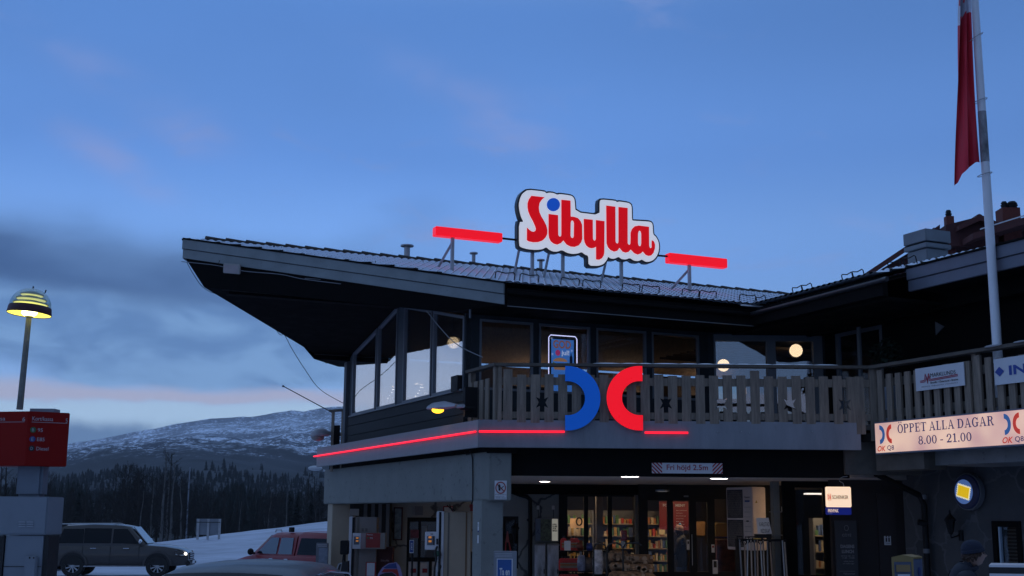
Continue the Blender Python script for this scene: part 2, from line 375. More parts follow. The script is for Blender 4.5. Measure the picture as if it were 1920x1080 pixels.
# ================================================================ ground, bank, hills
def land_and_added_hills():
    def bank(x, y):
        """ground height: level forecourt, dipping behind the pumps, then the ploughed snow bank rising to the right"""
        z = 0.0
        f = min(1, max(0, (y-30)/14)); f = f*f*(3-2*f); z -= .38*f
        g = min(1, max(0, (y-50)/20)); g = g*g*(3-2*g)
        hb = .15+max(0, min(1, (x+24)/15))*1.95
        z += hb*g
        if y > 72: z -= min(4, (y-72)*.05)
        return z
    mb = MB(); xs = [-1500, -600, -250, -120, -80, -60]+[-50+i*1.0 for i in range(66)]+[20, 30, 50, 90, 200, 600, 1500]
    ys = [-300, -100, -30, 0, 8]+[14+i*1.6 for i in range(46)]+[92, 100, 115, 140, 200, 350, 700]
    rnd = random.Random(3)
    nx = len(xs)
    for y in ys:
        for x in xs: mb.v.append(Vector((x, y, bank(x, y)+(rnd.uniform(-.03, .03) if 48 < y < 90 else 0))))
    for j in range(len(ys)-1):
        for i in range(nx-1): mb.f.append([j*nx+i, j*nx+i+1, (j+1)*nx+i+1, (j+1)*nx+i]); mb.m.append(0)
    m = mat('packed_snow', (.43, .45, .52), .75, var=.3, vs=.6, bump=.7, bs=4, spots=.25, stretch=(.35, 1.6, 1))
    g = mb.build('ground', m, smooth=True, origin=(0, 0, 0)); struct(g)
    # mountain: crest heights read along the skyline, built three kilometres away
    prof = [(-1500, 930), (-900, 905), (-500, 890), (-200, 880), (0, 868), (123, 845.6), (159, 840), (200, 830), (242, 819), (283, 814), (325, 804), (380, 796), (421, 793.7),
            (463, 793.5), (504, 785), (541, 779), (567, 782), (618, 772), (700, 766), (900, 775), (1200, 800), (1600, 830), (2200, 860), (3200, 900)]
    def crest(px):
        for (a, b), (c, d) in zip(prof, prof[1:]):
            if a <= px <= c: return b+(d-b)*(px-a)/(c-a)
        return 900
    from mathutils import noise as NZ
    mb = MB(); Y0, Y1 = 450., 3000.; ny = 110; pxs = [-1500+i*12 for i in range(115)]+[-120+i*4.5 for i in range(190)]+[735+i*30 for i in range(80)]
    for j in range(ny+12):
        f = j/ny; Y = Y0+(Y1-Y0)*f**1.15 if f <= 1 else Y1+(f-1)*9000
        for px in pxs:
            top = crest(px); zc = (966-top)/2349*Y1+EYE; x = (px-960)/2349*Y
            p = Vector((x/260, Y/260, 0))
            nz = NZ.fractal(p, 1, 2.1, 6); rg = NZ.ridged_multi_fractal(p*.8, 1, 2, 5, 1, 2)
            # lower slopes stay under the crest's own sight line
            g = f if f <= 1 else max(0, 1-(f-1)*1.2)
            shape = -.04+1.04*(g**1.45) if f > .02 else -.06
            sh = 26*math.sin((px-300)/160.0+Y/700)*g*(1-g)*2.2
            z = 2+zc*shape+sh+nz*26*g*(1.02-min(g, 1))*2.2+(nz*5+rg*5)*g
            lim = EYE+(966-top-1.5)/2349*Y
            if f < 1: z = min(z, lim*.985+NZ.noise(p*3)*6*g)
            mb.v.append(Vector((x, Y, z)))
    nx = len(pxs)
    for j in range(ny+11):
        for i in range(nx-1): mb.f.append([j*nx+i, j*nx+i+1, (j+1)*nx+i+1, (j+1)*nx+i]); mb.m.append(0)
    # snow, rock and forest by height and noise
    m = bpy.data.materials.new('mountain_snow_and_forest'); m.use_nodes = True; nt = m.node_tree; N = nt.nodes; L = nt.links; b = N['Principled BSDF']; b.inputs['Roughness'].default_value = .9
    geo = N.new('ShaderNodeNewGeometry'); sp = N.new('ShaderNodeSeparateXYZ'); L.new(geo.outputs['Position'], sp.inputs[0])
    def nz(scale, det=6, rough=.6, st=(1, 1, 1)):
        mp = N.new('ShaderNodeMapping'); mp.inputs['Scale'].default_value = st; L.new(geo.outputs['Position'], mp.inputs[0])
        x = N.new('ShaderNodeTexNoise'); x.inputs['Scale'].default_value = scale; x.inputs['Detail'].default_value = det; x.inputs['Roughness'].default_value = rough; L.new(mp.outputs[0], x.inputs[0]); return x.outputs[0]
    def mm(op, a, b_):
        x = N.new('ShaderNodeMath'); x.operation = op
        for i, q in enumerate((a, b_)):
            if isinstance(q, (int, float)): x.inputs[i].default_value = q
            else: L.new(q, x.inputs[i])
        return x.outputs[0]
    def mr(v, a, b_):
        x = N.new('ShaderNodeMapRange'); x.interpolation_type = 'SMOOTHSTEP'; L.new(v, x.inputs[0]); x.inputs[1].default_value = a; x.inputs[2].default_value = b_; return x.outputs[0]
    big = nz(.0022, 5, .55); mid = nz(.016, 7, .7, (1, .6, 2)); fine = nz(.13, 6, .8, (1, .3, 2.5))
    alt = mm('ADD', sp.outputs[2], mm('MULTIPLY', mm('SUBTRACT', big, .5), 130))
    snowline = mr(mm('ADD', alt, mm('MULTIPLY', mm('SUBTRACT', mid, .5), 150)), 66, 92)
    speck = mr(mm('ADD', mm('MULTIPLY', fine, .75), mm('MULTIPLY', mid, .5)), .56, .64)
    hi = mr(alt, 70, 190)
    c1 = N.new('ShaderNodeMix'); c1.data_type = 'RGBA'; L.new(mm('MULTIPLY', speck, mm('SUBTRACT', 1.0, mm('MULTIPLY', hi, .3))), c1.inputs[0]); c1.inputs[6].default_value = (.8, .86, .98, 1); c1.inputs[7].default_value = (.02, .028, .04, 1)
    c2 = N.new('ShaderNodeMix'); c2.data_type = 'RGBA'; L.new(snowline, c2.inputs[0]); c2.inputs[6].default_value = (.014, .017, .02, 1); L.new(c1.outputs[2], c2.inputs[7])
    L.new(c2.outputs[2], b.inputs['Base Color'])
    o = mb.build('mountain', m, smooth=True, origin=(0, 0, 0)); struct(o)
    from mathutils.bvhtree import BVHTree
    global MTREE
    MTREE = BVHTree.FromPolygons(mb.v, mb.f)
    # added dark hillside behind the camera, shaped to darken the window reflections
    mb = MB(); n = 60; rr = random.Random(2)
    for j in range(9):
        for i in range(n+1):
            az = 55+i*195/n; a = R(az); d = 260+j*55; e = min(1, (az-54)/25)*min(1, (251-az)/12); w = min(1, max(0, (158-az)/18)); h = (j/8)**.8*(44+76*w+5*math.sin(i*.5)+3*math.sin(i*1.7))*e
            mb.v.append(Vector((math.sin(a)*d, math.cos(a)*d, h-1+rr.uniform(-1.5, 1.5))))
    for j in range(8):
        for i in range(n): mb.f.append([j*(n+1)+i, j*(n+1)+i+1, (j+1)*(n+1)+i+1, (j+1)*(n+1)+i]); mb.m.append(0)
    struct(mb.build('land_and_added_hills', mat('unseen_dark_hillside', (.02, .025, .028), .95, var=.6, vs=.02), smooth=True, origin=(0, 0, 0)))
    # near dark wooded rise behind the snow bank
    mb = MB(); xs = [-260+i*6 for i in range(70)]; ys = [110, 130, 160, 200, 260, 340, 450]
    for y in ys:
        f = (y-110)/340
        for x in xs: mb.v.append(Vector((x*(1+f*2), y, -2.2+8*f+3*NZ.noise(Vector((x/40, y/60, 0))))))
    nx = len(xs)
    for j in range(len(ys)-1):
        for i in range(nx-1): mb.f.append([j*nx+i, j*nx+i+1, (j+1)*nx+i+1, (j+1)*nx+i]); mb.m.append(0)
    m2 = mat('forest_floor_snow_patches', (.02, .02, .022), .9, var=.2, vs=.02)
    nt = m2.node_tree; N = nt.nodes; L = nt.links; b = N['Principled BSDF']
    tc = N.new('ShaderNodeTexCoord'); z = N.new('ShaderNodeTexNoise'); z.inputs['Scale'].default_value = .035; z.inputs['Detail'].default_value = 7; L.new(tc.outputs['Object'], z.inputs[0])
    r = N.new('ShaderNodeMapRange'); L.new(z.outputs[0], r.inputs[0]); r.inputs[1].default_value = .56; r.inputs[2].default_value = .66
    x = N.new('ShaderNodeMix'); x.data_type = 'RGBA'; L.new(r.outputs[0], x.inputs[0]); x.inputs[6].default_value = (.018, .02, .022, 1); x.inputs[7].default_value = (.3, .32, .36, 1); L.new(x.outputs[2], b.inputs['Base Color'])
    struct(mb.build('wooded_slope', m2, smooth=True, origin=(0, 0, 0)))
    return bank
BANK = land_and_added_hills()

# ================================================================ the service station
ST = thing('service_station', 'two storey service station with a pointed snowy roof and dark timber upper floor', 'building', PB(4, 2, 0))
SD = 6.19; KR = .268                                  # eave height, roof rise per metre
def ztop(u): return SD+KR*(min(u, 7.9-u+0)+1.2) if False else (SD+KR*(u+1.2) if u <= 3.95 else 7.57-KR*(u-3.95))
TA = tu(onU(347, 442, 3.95))[0]+.0
def tedge(u): return .29-(u+1.2)/5.15*(.29-TA) if u <= 3.95 else TA+(u-3.95)/5.15*(-.23-TA)
def zsof(u): return 5.80 if u <= 0 else (5.8+.82*u/3.95 if u <= 3.95 else 6.62-.74*(u-3.95)/3.85 if u <= 7.8 else 5.74)
TR = 11.03                                            # ridge end / wing ridge
def tiles_mat():
    m = mat('snow_dusted_roof_tiles', (.02, .018, .018), .8, bump=.2, bs=20); nt = m.node_tree; N = nt.nodes; L = nt.links; b = N['Principled BSDF']
    uv = N.new('ShaderNodeUVMap'); sp = N.new('ShaderNodeSeparateXYZ'); L.new(uv.outputs[0], sp.inputs[0])
    def mm(op, a, b_=0, c=0):
        x = N.new('ShaderNodeMath'); x.operation = op
        for i, q in enumerate((a, b_, c)):
            if isinstance(q, (int, float)): x.inputs[i].default_value = q
            else: L.new(q, x.inputs[i])
        return x.outputs[0]
    fu = mm('FRACT', sp.outputs[0]); fv = mm('FRACT', sp.outputs[1])
    # snow lies in the troughs and thins out just above each course's nose
    crest = mm('ABSOLUTE', mm('SUBTRACT', fu, .5))            # .5 at the crest, 0 in the trough
    nz = N.new('ShaderNodeTexNoise'); nz.inputs['Scale'].default_value = 2.2; nz.inputs['Detail'].default_value = 5; L.new(uv.outputs[0], nz.inputs[0])
    n2 = N.new('ShaderNodeTexNoise'); n2.inputs['Scale'].default_value = .12; n2.inputs['Detail'].default_value = 3; L.new(uv.outputs[0], n2.inputs[0])
    nose = N.new('ShaderNodeMapRange'); nose.interpolation_type = 'SMOOTHSTEP'; L.new(fv, nose.inputs[0]); nose.inputs[1].default_value = .34; nose.inputs[2].default_value = .1
    t = mm('MULTIPLY_ADD', nose.outputs[0], .62, mm('MULTIPLY', crest, .75))
    t = mm('ADD', t, mm('MULTIPLY', mm('SUBTRACT', nz.outputs[0], .5), .7)); t = mm('ADD', t, mm('MULTIPLY', mm('SUBTRACT', n2.outputs[0], .5), .9))
    at = N.new('ShaderNodeMapRange'); L.new(sp.outputs[1], at.inputs[0]); at.inputs[1].default_value = 4; at.inputs[2].default_value = 0; at.inputs[3].default_value = 0; at.inputs[4].default_value = .1
    t = mm('ADD', t, at.outputs[0])
    r = N.new('ShaderNodeMapRange'); L.new(t, r.inputs[0]); r.inputs[1].default_value = .54; r.inputs[2].default_value = .60
    x = N.new('ShaderNodeMix'); x.data_type = 'RGBA'; L.new(r.outputs[0], x.inputs[0]); x.inputs[6].default_value = (.72, .80, .90, 1); x.inputs[7].default_value = (.022, .02, .02, 1)
    L.new(x.outputs[2], b.inputs['Base Color']); return m
TM = tiles_mat()
def roof():
    per, crs = .165, .36
    def surf(fn, a0, a1, b0, b1, clip):
        """tiled slope: a along the eave, b up the slope; fn(a,b,h)->point; clip(b) -> (amin,amax)"""
        mb = MB(); mb.uv = []; nb = int((b1-b0)/crs)+1; sub = 3; na = int((a1-a0)/per)*6
        rows = []
        for j in range(nb):
            for k in range(sub):
                fv = k/(sub-1); rows.append((min(b1, b0+(j+fv)*crs if fv < 1 else b0+(j+1)*crs-.001), .045*(1-fv)+.012, j+fv*.999))
        for (b, h, v) in rows:
            lo, hi = clip(b)
            for i in range(na+1):
                a = a0+(a1-a0)*i/na; a = min(max(a, lo), hi); ph = a/per
                w = .042*abs(math.cos(math.pi*ph))**.7
                mb.v.append(fn(a, b, h+w)); mb.uv.append((ph, v))
        for j in range(len(rows)-1):
            for i in range(na): mb.f.append([j*(na+1)+i, j*(na+1)+i+1, (j+1)*(na+1)+i+1, (j+1)*(na+1)+i]); mb.m.append(0)
        return mb
    near = surf(lambda a, b, h: PB(a, b, ztop(b)+h), TA, TR, -1.32, 3.95, lambda b: (tedge(max(b, -1.2))+.05, 5.88+(b+1.2)))
    near.build('roof_tiles', TM, ST, smooth=True)
    wing = surf(lambda a, b, h: PB(b, a, SD+KR*(b-5.88)+h), tu(onT(1707, 525, 6.5))[1]+.05, 3.95, 5.72, TR, lambda b: (-9.5, -1.2+(b-5.88)))
    wing.build('roof_tiles', TM, ST, smooth=True)
    mb = MB()      # roof body: everything between tiles and soffit
    us = [-1.2, 0, 1.3, 2.6, 3.95, 5.2, 6.5, 7.8, 9.1]
    T1 = TR
    for i in range(len(us)-1):
        a, b = us[i], us[i+1]
        # top deck under the tiles
        ra = min(T1, 5.88+(a+1.2)) if a < 3.95 else T1+6; rb = min(T1, 5.88+(b+1.2)) if b <= 3.95 else T1+6
        mb.quad(PB(tedge(a), a, ztop(a)), PB(ra, a, ztop(a)), PB(rb, b, ztop(b)), PB(tedge(b), b, ztop(b)))
        ia, ib = tedge(a)+.45, tedge(b)+.45
        if abs(a-7.8) < .01:
            za = 5.74
        else: za = zsof(a)
        mb.quad(PB(ia, a, za), PB(T1+6, a, za), PB(T1+6, b, zsof(b)), PB(ib, b, zsof(b)))
        # closing rake face, slanting in from the barge board
        mb.quad(PB(tedge(a)+.03, a, ztop(a)-.36), PB(tedge(b)+.03, b, ztop(b)-.36), PB(ib, b, zsof(b)), PB(ia, a, za))
        mb.quad(PB(tedge(a)+.03, a, ztop(a)-.36), PB(tedge(b)+.03, b, ztop(b)-.36), PB(tedge(b)+.03, b, ztop(b)), PB(tedge(a)+.03, a, ztop(a)))
    mb.build('roof', M['black'], ST)
    b2 = MB()      # beams showing under the gable soffit
    b2.obox(PB(-3.86, 3.82, 6.50), VD*3.8, UD*.26, ZD*.3)
    b2.build('roof_beam', M['black'], ST)
    b2 = MB(); b2.slab([PB(tedge(7.8)+.45, 7.8, 5.735), PB(1, 7.8, 5.735), PB(1, 9.1, 5.735), PB(tedge(9.1)+.3, 9.1, 5.735)], ZD*.3); b2.build('soffit', M['black'], ST)
    b2 = MB(); b2.obox(PB(7.3, -1, 5.7), UD*-11, VD*.1, ZD*.75); b2.build('wall', M['black'], ST)
    b2 = MB(); b2.obox(PB(-4.0, 3.80, 6.555), VD*3.9, UD*-.015, ZD*.022); b2.build('trim', M['siding'], ST)
    b2 = MB(); b2.obox(PB(tedge(7.8)+.45, 7.78, 5.845), VD*(-tedge(7.8)-.5), UD*-.02, ZD*.02); b2.build('trim', M['siding'], ST)
    bv = MB()      # eave boxes along the window wall and the wing
    e0 = PB(.34, -1.2, 5.80); bv.obox(e0, VD*5.55, UD*.12, ZD*.34); bv.build('eave_board', M['black'], ST)
    bv = MB(); bv.obox(PB(5.80, -1.08, 5.80), UD*(tu(onT(1712, 525, 6.5))[1]+1.08), VD*.12, ZD*.34); bv.build('eave_board', M['black'], ST)
    gt = MB(); gt.tube([PB(.32, -1.25, 6.04), PB(5.7, -1.25, 6.02)], .045, 10); gt.build('gutter', M['black'], ST, smooth=True)
    gt = MB(); gt.tube([PB(5.77, -1.2, 6.03), PB(5.77, -5.3, 6.06)], .045, 10)
    gt.build('gutter', mat('dark_gutter', (.05, .05, .055), .35, metal=.3), ST, smooth=True)
    li = MB(); li.obox(PB(.34, -1.215, 5.785), VD*5.5, UD*.02, ZD*.015); li.build('eave_trim', M['frame'], ST)
    # wing soffit slab and its body
    UF = tu(onT(1707, 525, 6.5))[1]; zw0 = onT(1712, 546.5, 6.5).z+.03; zw1 = onT(1705, 503, 6.5).z-.02
    w = MB(); w.obox(PB(5.95, UF, 5.74), VD*6, UD*(1.1-UF), ZD*.06); w.build('soffit', M['black'], ST)
    w = MB(); w.slab([PB(5.95, UF, 6.13), PB(5.95, 3, 6.13), PB(TR, 3.9, 7.5), PB(TR, UF, 7.5)], ZD*.02); w.build('roof', M['black'], ST)
    w = MB(); w.obox(PB(6.6, UF, zw0), VD*6, UD*-6, ZD*.06); w.build('soffit', M['black'], ST)
    w = MB(); w.slab([PB(6.6, UF, zw1), PB(6.6, UF-6, zw1), PB(TR, UF-6, 7.5), PB(TR, UF, 7.5)], ZD*.03); w.build('roof', M['black'], ST)
    # barge boards
    def board(p0, p1, h, drop, th, n, name='fascia'):
        b = MB(); d = p1-p0
        b.obox(p0-ZD*(drop+h), d, n*th, ZD*h); return b
    A = PB(TA, 3.95, 7.60); E = PB(.29, -1.2, 6.215)
    d = (A-E); nn = Vector((d.y, -d.x, 0)).normalized()
    if nn.y > 0: nn = -nn
    b = board(E, A, .20, 0, .06, nn); b.obox(E-ZD*.40-nn*.0, (A-E), nn*.035, ZD*.19); 
    # return of the board at the apex
    Fp = PB(-.23, 9.1, 6.2); df = (Fp-A); nf = Vector((df.y, -df.x, 0)).normalized()
    if nf.x > 0: nf = -nf
    b.obox(A-ZD*.2, df, nf*.06, ZD*.2); b.obox(A-ZD*.40, df, nf*.035, ZD*.19)
    b.build('fascia', M['barge'], ST, bevel=.006)
    cp = MB(); cp.obox(E+nn*.075-ZD*.005, (A-E), -nn*.2, ZD*.035); cp.obox(A+nf*.075-ZD*.005, df, -nf*.2, ZD*.035); cp.build('roof_capping', M['black'], ST)
    # wing fascia on the right, two boards
    fa, fb, fc = onT(1705, 503, 6.5), onT(1712, 546.5, 6.5), onT(1920, 454.6, 6.5); zt_ = (fa.z+fc.z)/2; zb_ = fb.z
    w0 = PB(6.5, UF, 0); b = MB(); hm_ = (zt_-zb_)/2
    b.obox(w0+ZD*(zb_+hm_), UD*-6, VD*-.09, ZD*hm_); b.obox(w0+ZD*zb_, UD*-6, VD*-.06, ZD*(hm_-.01))
    b.build('fascia', mat('dark_blue_grey_paint', (.14, .15, .19), .55), ST, bevel=.006)
    b = MB(); b.obox(w0+ZD*(zt_+.004)+VD*-.12, UD*-6, VD*.3, ZD*.03); b.build('roof_capping', M['black'], ST)
    sn = MB(); rr = random.Random(5)
    for k in range(22):
        a = UF-.1-k*.2; sn.ball(PB(6.55, a, zt_+.04), .09, 8, 6, (1.3, 1.3, .35))
    sn.build('roof_snow', M['snow'], ST, smooth=True)
    # ridge caps
    rc = MB(); t = TA+.42
    while t < TR:
        rc.tube([PB(t, 3.95, 7.60), PB(t+.47, 3.95, 7.585)], [.125, .105], 10); t += .43
    rc.build('ridge_tiles', mat('dark_ridge_tile', (.03, .024, .022), .85, var=.3, bump=.3), ST, smooth=True)
    vs = MB(); vs.slab([PB(5.45, -1.33, 6.17), PB(6.0, -1.33, 6.17), PB(6.0, -.9, 6.3), PB(5.7, -.8, 6.3)], ZD*.03); vs.build('roof_snow', M['snow'], ST)
roof()

def framed(parts, loop, toP, n, fw, fd, recess, gm, inset=.012, mull=()):
    """window: frame ring with a pane; loop is (s,z) points; n outward normal"""
    inner = offset_poly(loop, -fw)
    f = MB(); f.loops([[toP(*p)-n*recess for p in loop], [toP(*p)-n*recess for p in inner]], -n*fd)
    for (a, b, w) in mull:      # bars inside the frame: (s,z)-(s,z) width
        A, B = toP(*a), toP(*b); d = (B-A); sd = d.cross(n).normalized()*w; f.obox(A-sd/2-n*(recess+.01), d, sd, -n*(fd*.8))
    fo = f.build('window', M['frame'], parts, bevel=.004)
    g = MB(); g.slab([toP(*p)-n*(recess+fd*.5) for p in offset_poly(loop, -fw+.008)], -n*.012); g.build('pane', gm, fo)
    return fo
def upper():
    GL = M['glass']
    # ---- gable wall: t = 0, s = u
    tp = lambda s, z: PB(0, s, z)
    U_ = lambda px, py: onT(px, py, 0)
    def uz(px, py): p = U_(px, py); return tu(p)[1], p.z
    sill = 4.34
    u_l = uz(655, 700)[0]; u1 = uz(662, 700)[0]; m1 = uz(706.5, 700)[0]; pk0 = uz(744, 700)[0]; pk1 = uz(756, 700)[0]; m2 = uz(810, 700)[0]; e2 = uz(870, 700)[0]
    zt = lambda u: zsof(u)-.03
    W = [[(u1, sill), (m1+.04, sill), (m1+.04, zt(m1)), (u1, zt(u1))], [(m1-.04, sill), (pk0, sill), (pk0, zt(min(pk0, 3.95))), (m1-.04, zt(m1-.04))],
         [(pk1, sill), (m2+.04, sill), (m2+.04, zt(m2+.04)-.02), (pk1, zt(pk1)-.02)], [(m2-.04, sill), (e2, sill), (e2, zt(e2)-.02), (m2-.04, zt(m2-.04)-.02)]]
    cpm = mat('dark_grey_post_paint', (.10, .108, .12), .6, spec=.3)
    w = MB()
    w.slab([tp(e2, sill-.1), tp(e2, zsof(e2)), tp(-.0, zsof(0)), tp(0, 3.3), tp(.02, 3.3)], VD*.12); w.build('corner_post', cpm, ST); w = MB()
    w.slab([tp(pk0-.005, sill), tp(pk0-.005, zsof(pk0)), tp(pk1+.005, zsof(pk1)), tp(pk1+.005, sill)], VD*.12); w.build('corner_post', cpm, ST); w = MB()
    w.slab([tp(u_l+.1, 3.3), tp(u_l+.1, zsof(u_l)), tp(u1+.005, zsof(u1)), tp(u1+.005, 3.3)], VD*.12); w.build('corner_post', cpm, ST); w = MB()
    w.slab([tp(7.95, 3.3), tp(7.95, 5.7), tp(7.75, 5.7), tp(7.75, 3.3)], VD*-.1)
    w.build('corner_post', cpm, ST)
    b = MB(); z = 3.35; hs = [.26, .25, .24, .22]; rr = random.Random(2)     # four overlapping boards
    for h in hs:
        b.obox(tp(0, z)+VD*0, UD*u_l, -VD*.035, ZD*(h-.012)); b.obox(tp(0, z), UD*u_l, VD*.1, ZD*h); z += h
    b.build('siding', M['siding'], ST, bevel=.004)
    s = MB(); s.obox(tp(0, sill-.035)-VD*.09, UD*u1, VD*.1, ZD*.03); s.build('window_sill', M['frame'], ST)
    for lp in W: framed(ST, lp, tp, -VD, .06, .08, -.02, M['glassg'])
    # narrow fixed strips left of the first window
    k = MB(); k.obox(tp(u_l+.14, sill-.4)-VD*.05, UD*.05, VD*.05, ZD*1.95); k.obox(tp(u_l+.02, sill-.4)-VD*.03, UD*.05, VD*.05, ZD*1.95); k.build('trim', M['frame'], ST)
    # ---- long window wall: u = 0, s = t
    tq = lambda s, z: PB(s, 0, z)
    def tz(px, py): p = onU(px, py, 0); return tu(p)[0], p.z
    xs = [(899, 1000.5), (1010.5, 1107.5), (1118, 1212.5), (1222, 1311.5)]
    zt2 = 5.725; holes = []
    for a, c in xs:
        s0 = tz(a, 640)[0]; s1 = tz(c, 640)[0]; holes.append([(s0, sill), (s1, sill), (s1, zt2), (s0, zt2)])
    tend = tz(1327, 640)[0]
    w = MB(); outer = [tq(0, 3.3), tq(tend, 3.3), tq(tend, 5.8), tq(0, 5.8)]
    w.loops([outer]+[[tq(*p) for p in h] for h in holes], UD*.14); w.build('wall', mat('dark_blue_grey_cladding', (.035, .04, .045), .8, var=.2, spec=.15), ST)
    for h in holes: framed(ST, offset_poly(h, -.004), tq, -UD, .045, .08, .0, GL)
    # ---- door wall, squarely facing the forecourt
    Pd = PB(tend, 0, 0); YW = Pd.y; tr = lambda s, z: Vector((s, YW, z))
    xz = lambda px, py: (atY(px, py, YW).x, atY(px, py, YW).z)
    x0 = Pd.x; x1 = xz(1547, 660)[0]; top = xz(1440, 628)[1]
    A = [xz(1341, 640)[0], xz(1436, 640)[0], xz(1436, 640)[1]]; Bp = [xz(1453, 640)[0], xz(1523, 640)[0]]
    h1 = [(A[0], 3.9), (A[1], 3.9), (A[1], A[2]), (A[0], A[2])]; h2 = [(Bp[0], 3.75), (Bp[1], 3.75), (Bp[1], A[2]), (Bp[0], A[2])]
    w = MB(); w.loops([[tr(x0, 3.3), tr(x1, 3.3), tr(x1, 5.8), tr(x0, 5.8)]]+[[tr(*p) for p in h] for h in (h1, h2)], YD*.12); w.build('wall', mat('dark_blue_grey_cladding', (.035, .04, .045), .8, var=.2, spec=.15), ST)
    fr = MB(); fx0 = xz(1337, 627)[0]; fx1 = xz(1540, 627)[0]
    o2 = [(fx0, 3.6), (fx1, 3.6), (fx1, top), (fx0, top)]
    fr.loops([[tr(*p) for p in o2]]+[[tr(*p) for p in h] for h in (h1, h2)], YD*-.05); d = fr.build('balcony_door', M['frame'], ST, bevel=.004)
    for h in (h1, h2):
        g = MB(); g.slab([tr(*p)+YD*.02 for p in offset_poly(h, .005)], YD*.012); g.build('pane', M['glassb'], d)
    hd = MB(); p = tr(Bp[1]+.08, 4.7); hd.tube([p-YD*.05, p-YD*.12, p-YD*.12-XD*.12], .012, 6); hd.build('handle', M['steel'], d)
    # ---- third wall, coming towards the camera on the right
    Q = Vector((x1, YW, 0)); tw = lambda s, z: Q-UD*s+ZD*z
    def sz(px, py): p = onP(px, py, Q, VD); return (Q-Vector((p.x, p.y, 0))).dot(UD), p.z
    s0, s1 = sz(1566, 650)[0], sz(1655, 650)[0]; zt3 = sz(1610, 615)[1]
    h = [(s0, 3.7), (s1, 3.7), (s1, zt3), (s0, zt3)]
    w = MB(); w.loops([[tw(0, 3.3), tw(12, 3.3), tw(12, 6.2), tw(3, 6.2), tw(3, 5.78), tw(0, 5.78)], [tw(*p) for p in h]], VD*.14); w.build('wall', M['black'], ST)
    framed(ST, offset_poly(h, -.004), tw, -VD, .09, .08, 0, glass('dim_window_glass', .6))
    dp = MB(); pt = onP(1609, 600, Q-VD*.35, VD); dp.tube([Vector((pt.x, pt.y, 3.6)), Vector((pt.x, pt.y, 5.75))], .045, 10); dp.build('downpipe', M['frame'], ST, smooth=True)
    # ---- rooms behind the glass
    r = MB(); r.slab([PB(.1, .15, 3.5), PB(10, .15, 3.5), PB(10, 7.7, 3.5), PB(.1, 7.7, 3.5)], ZD*.05); r.build('floor', M['floor'], ST)
    r = MB(); r.obox(PB(.2, 7.6, 3.5), VD*12, UD*.15, ZD*2.3); r.obox(PB(11, .2, 3.5), VD*.15, UD*7.5, ZD*3); r.build('inner_wall', M['iwall'], ST)
    c = MB()
    c.quad(PB(.15, .16, 5.79), PB(11, .16, 5.79), PB(11, 3.95, 6.58), PB(.15, 3.95, 6.58)); c.quad(PB(.15, 3.95, 6.58), PB(11, 3.95, 6.58), PB(11, 7.6, 5.86), PB(.15, 7.6, 5.86))
    c.build('ceiling', M['iceil'], ST)
    bm_ = MB()
    for t in (1.8, 3.6, 5.4, 7.2, 9): bm_.slab([PB(t, .2, 5.65), PB(t, 3.95, 6.4), PB(t, 3.95, 6.55), PB(t, .2, 5.78)], VD*.09)
    for k in range(10): bm_.obox(PB(6.2, .4+k*.3, 5.62), VD*4, UD*.04, ZD*.05)
    for t in (1.6, 4.2, 7.0, 9.6):     # added lights, hidden from below, that brighten the pine ceiling
        o = PB(t, 7.2, 5.15); ul = thing('added_ceiling_light', 'added light in a dark trough at the back of the upper room', 'lamp', o, 'added lights in the upper room')
        m = MB(); m.obox(o, VD*1.4, UD*.3, ZD*.03); m.obox(o, VD*1.4, UD*.02, ZD*.12); m.build('trough', M['iron'], ul); m = MB(); m.obox(o+UD*.05+ZD*.04, VD*1.4, UD*.2, ZD*.02); m.build('tube', emis('added_warm_glow', (1, .7, .48), 3.2), ul)
    bm_.build('ceiling_beam', mat('inner_beam_wood', (.07, .045, .03), .7), ST)
    return tend, YW, x1, Q
TEND, YW, X1, Q3 = upper()

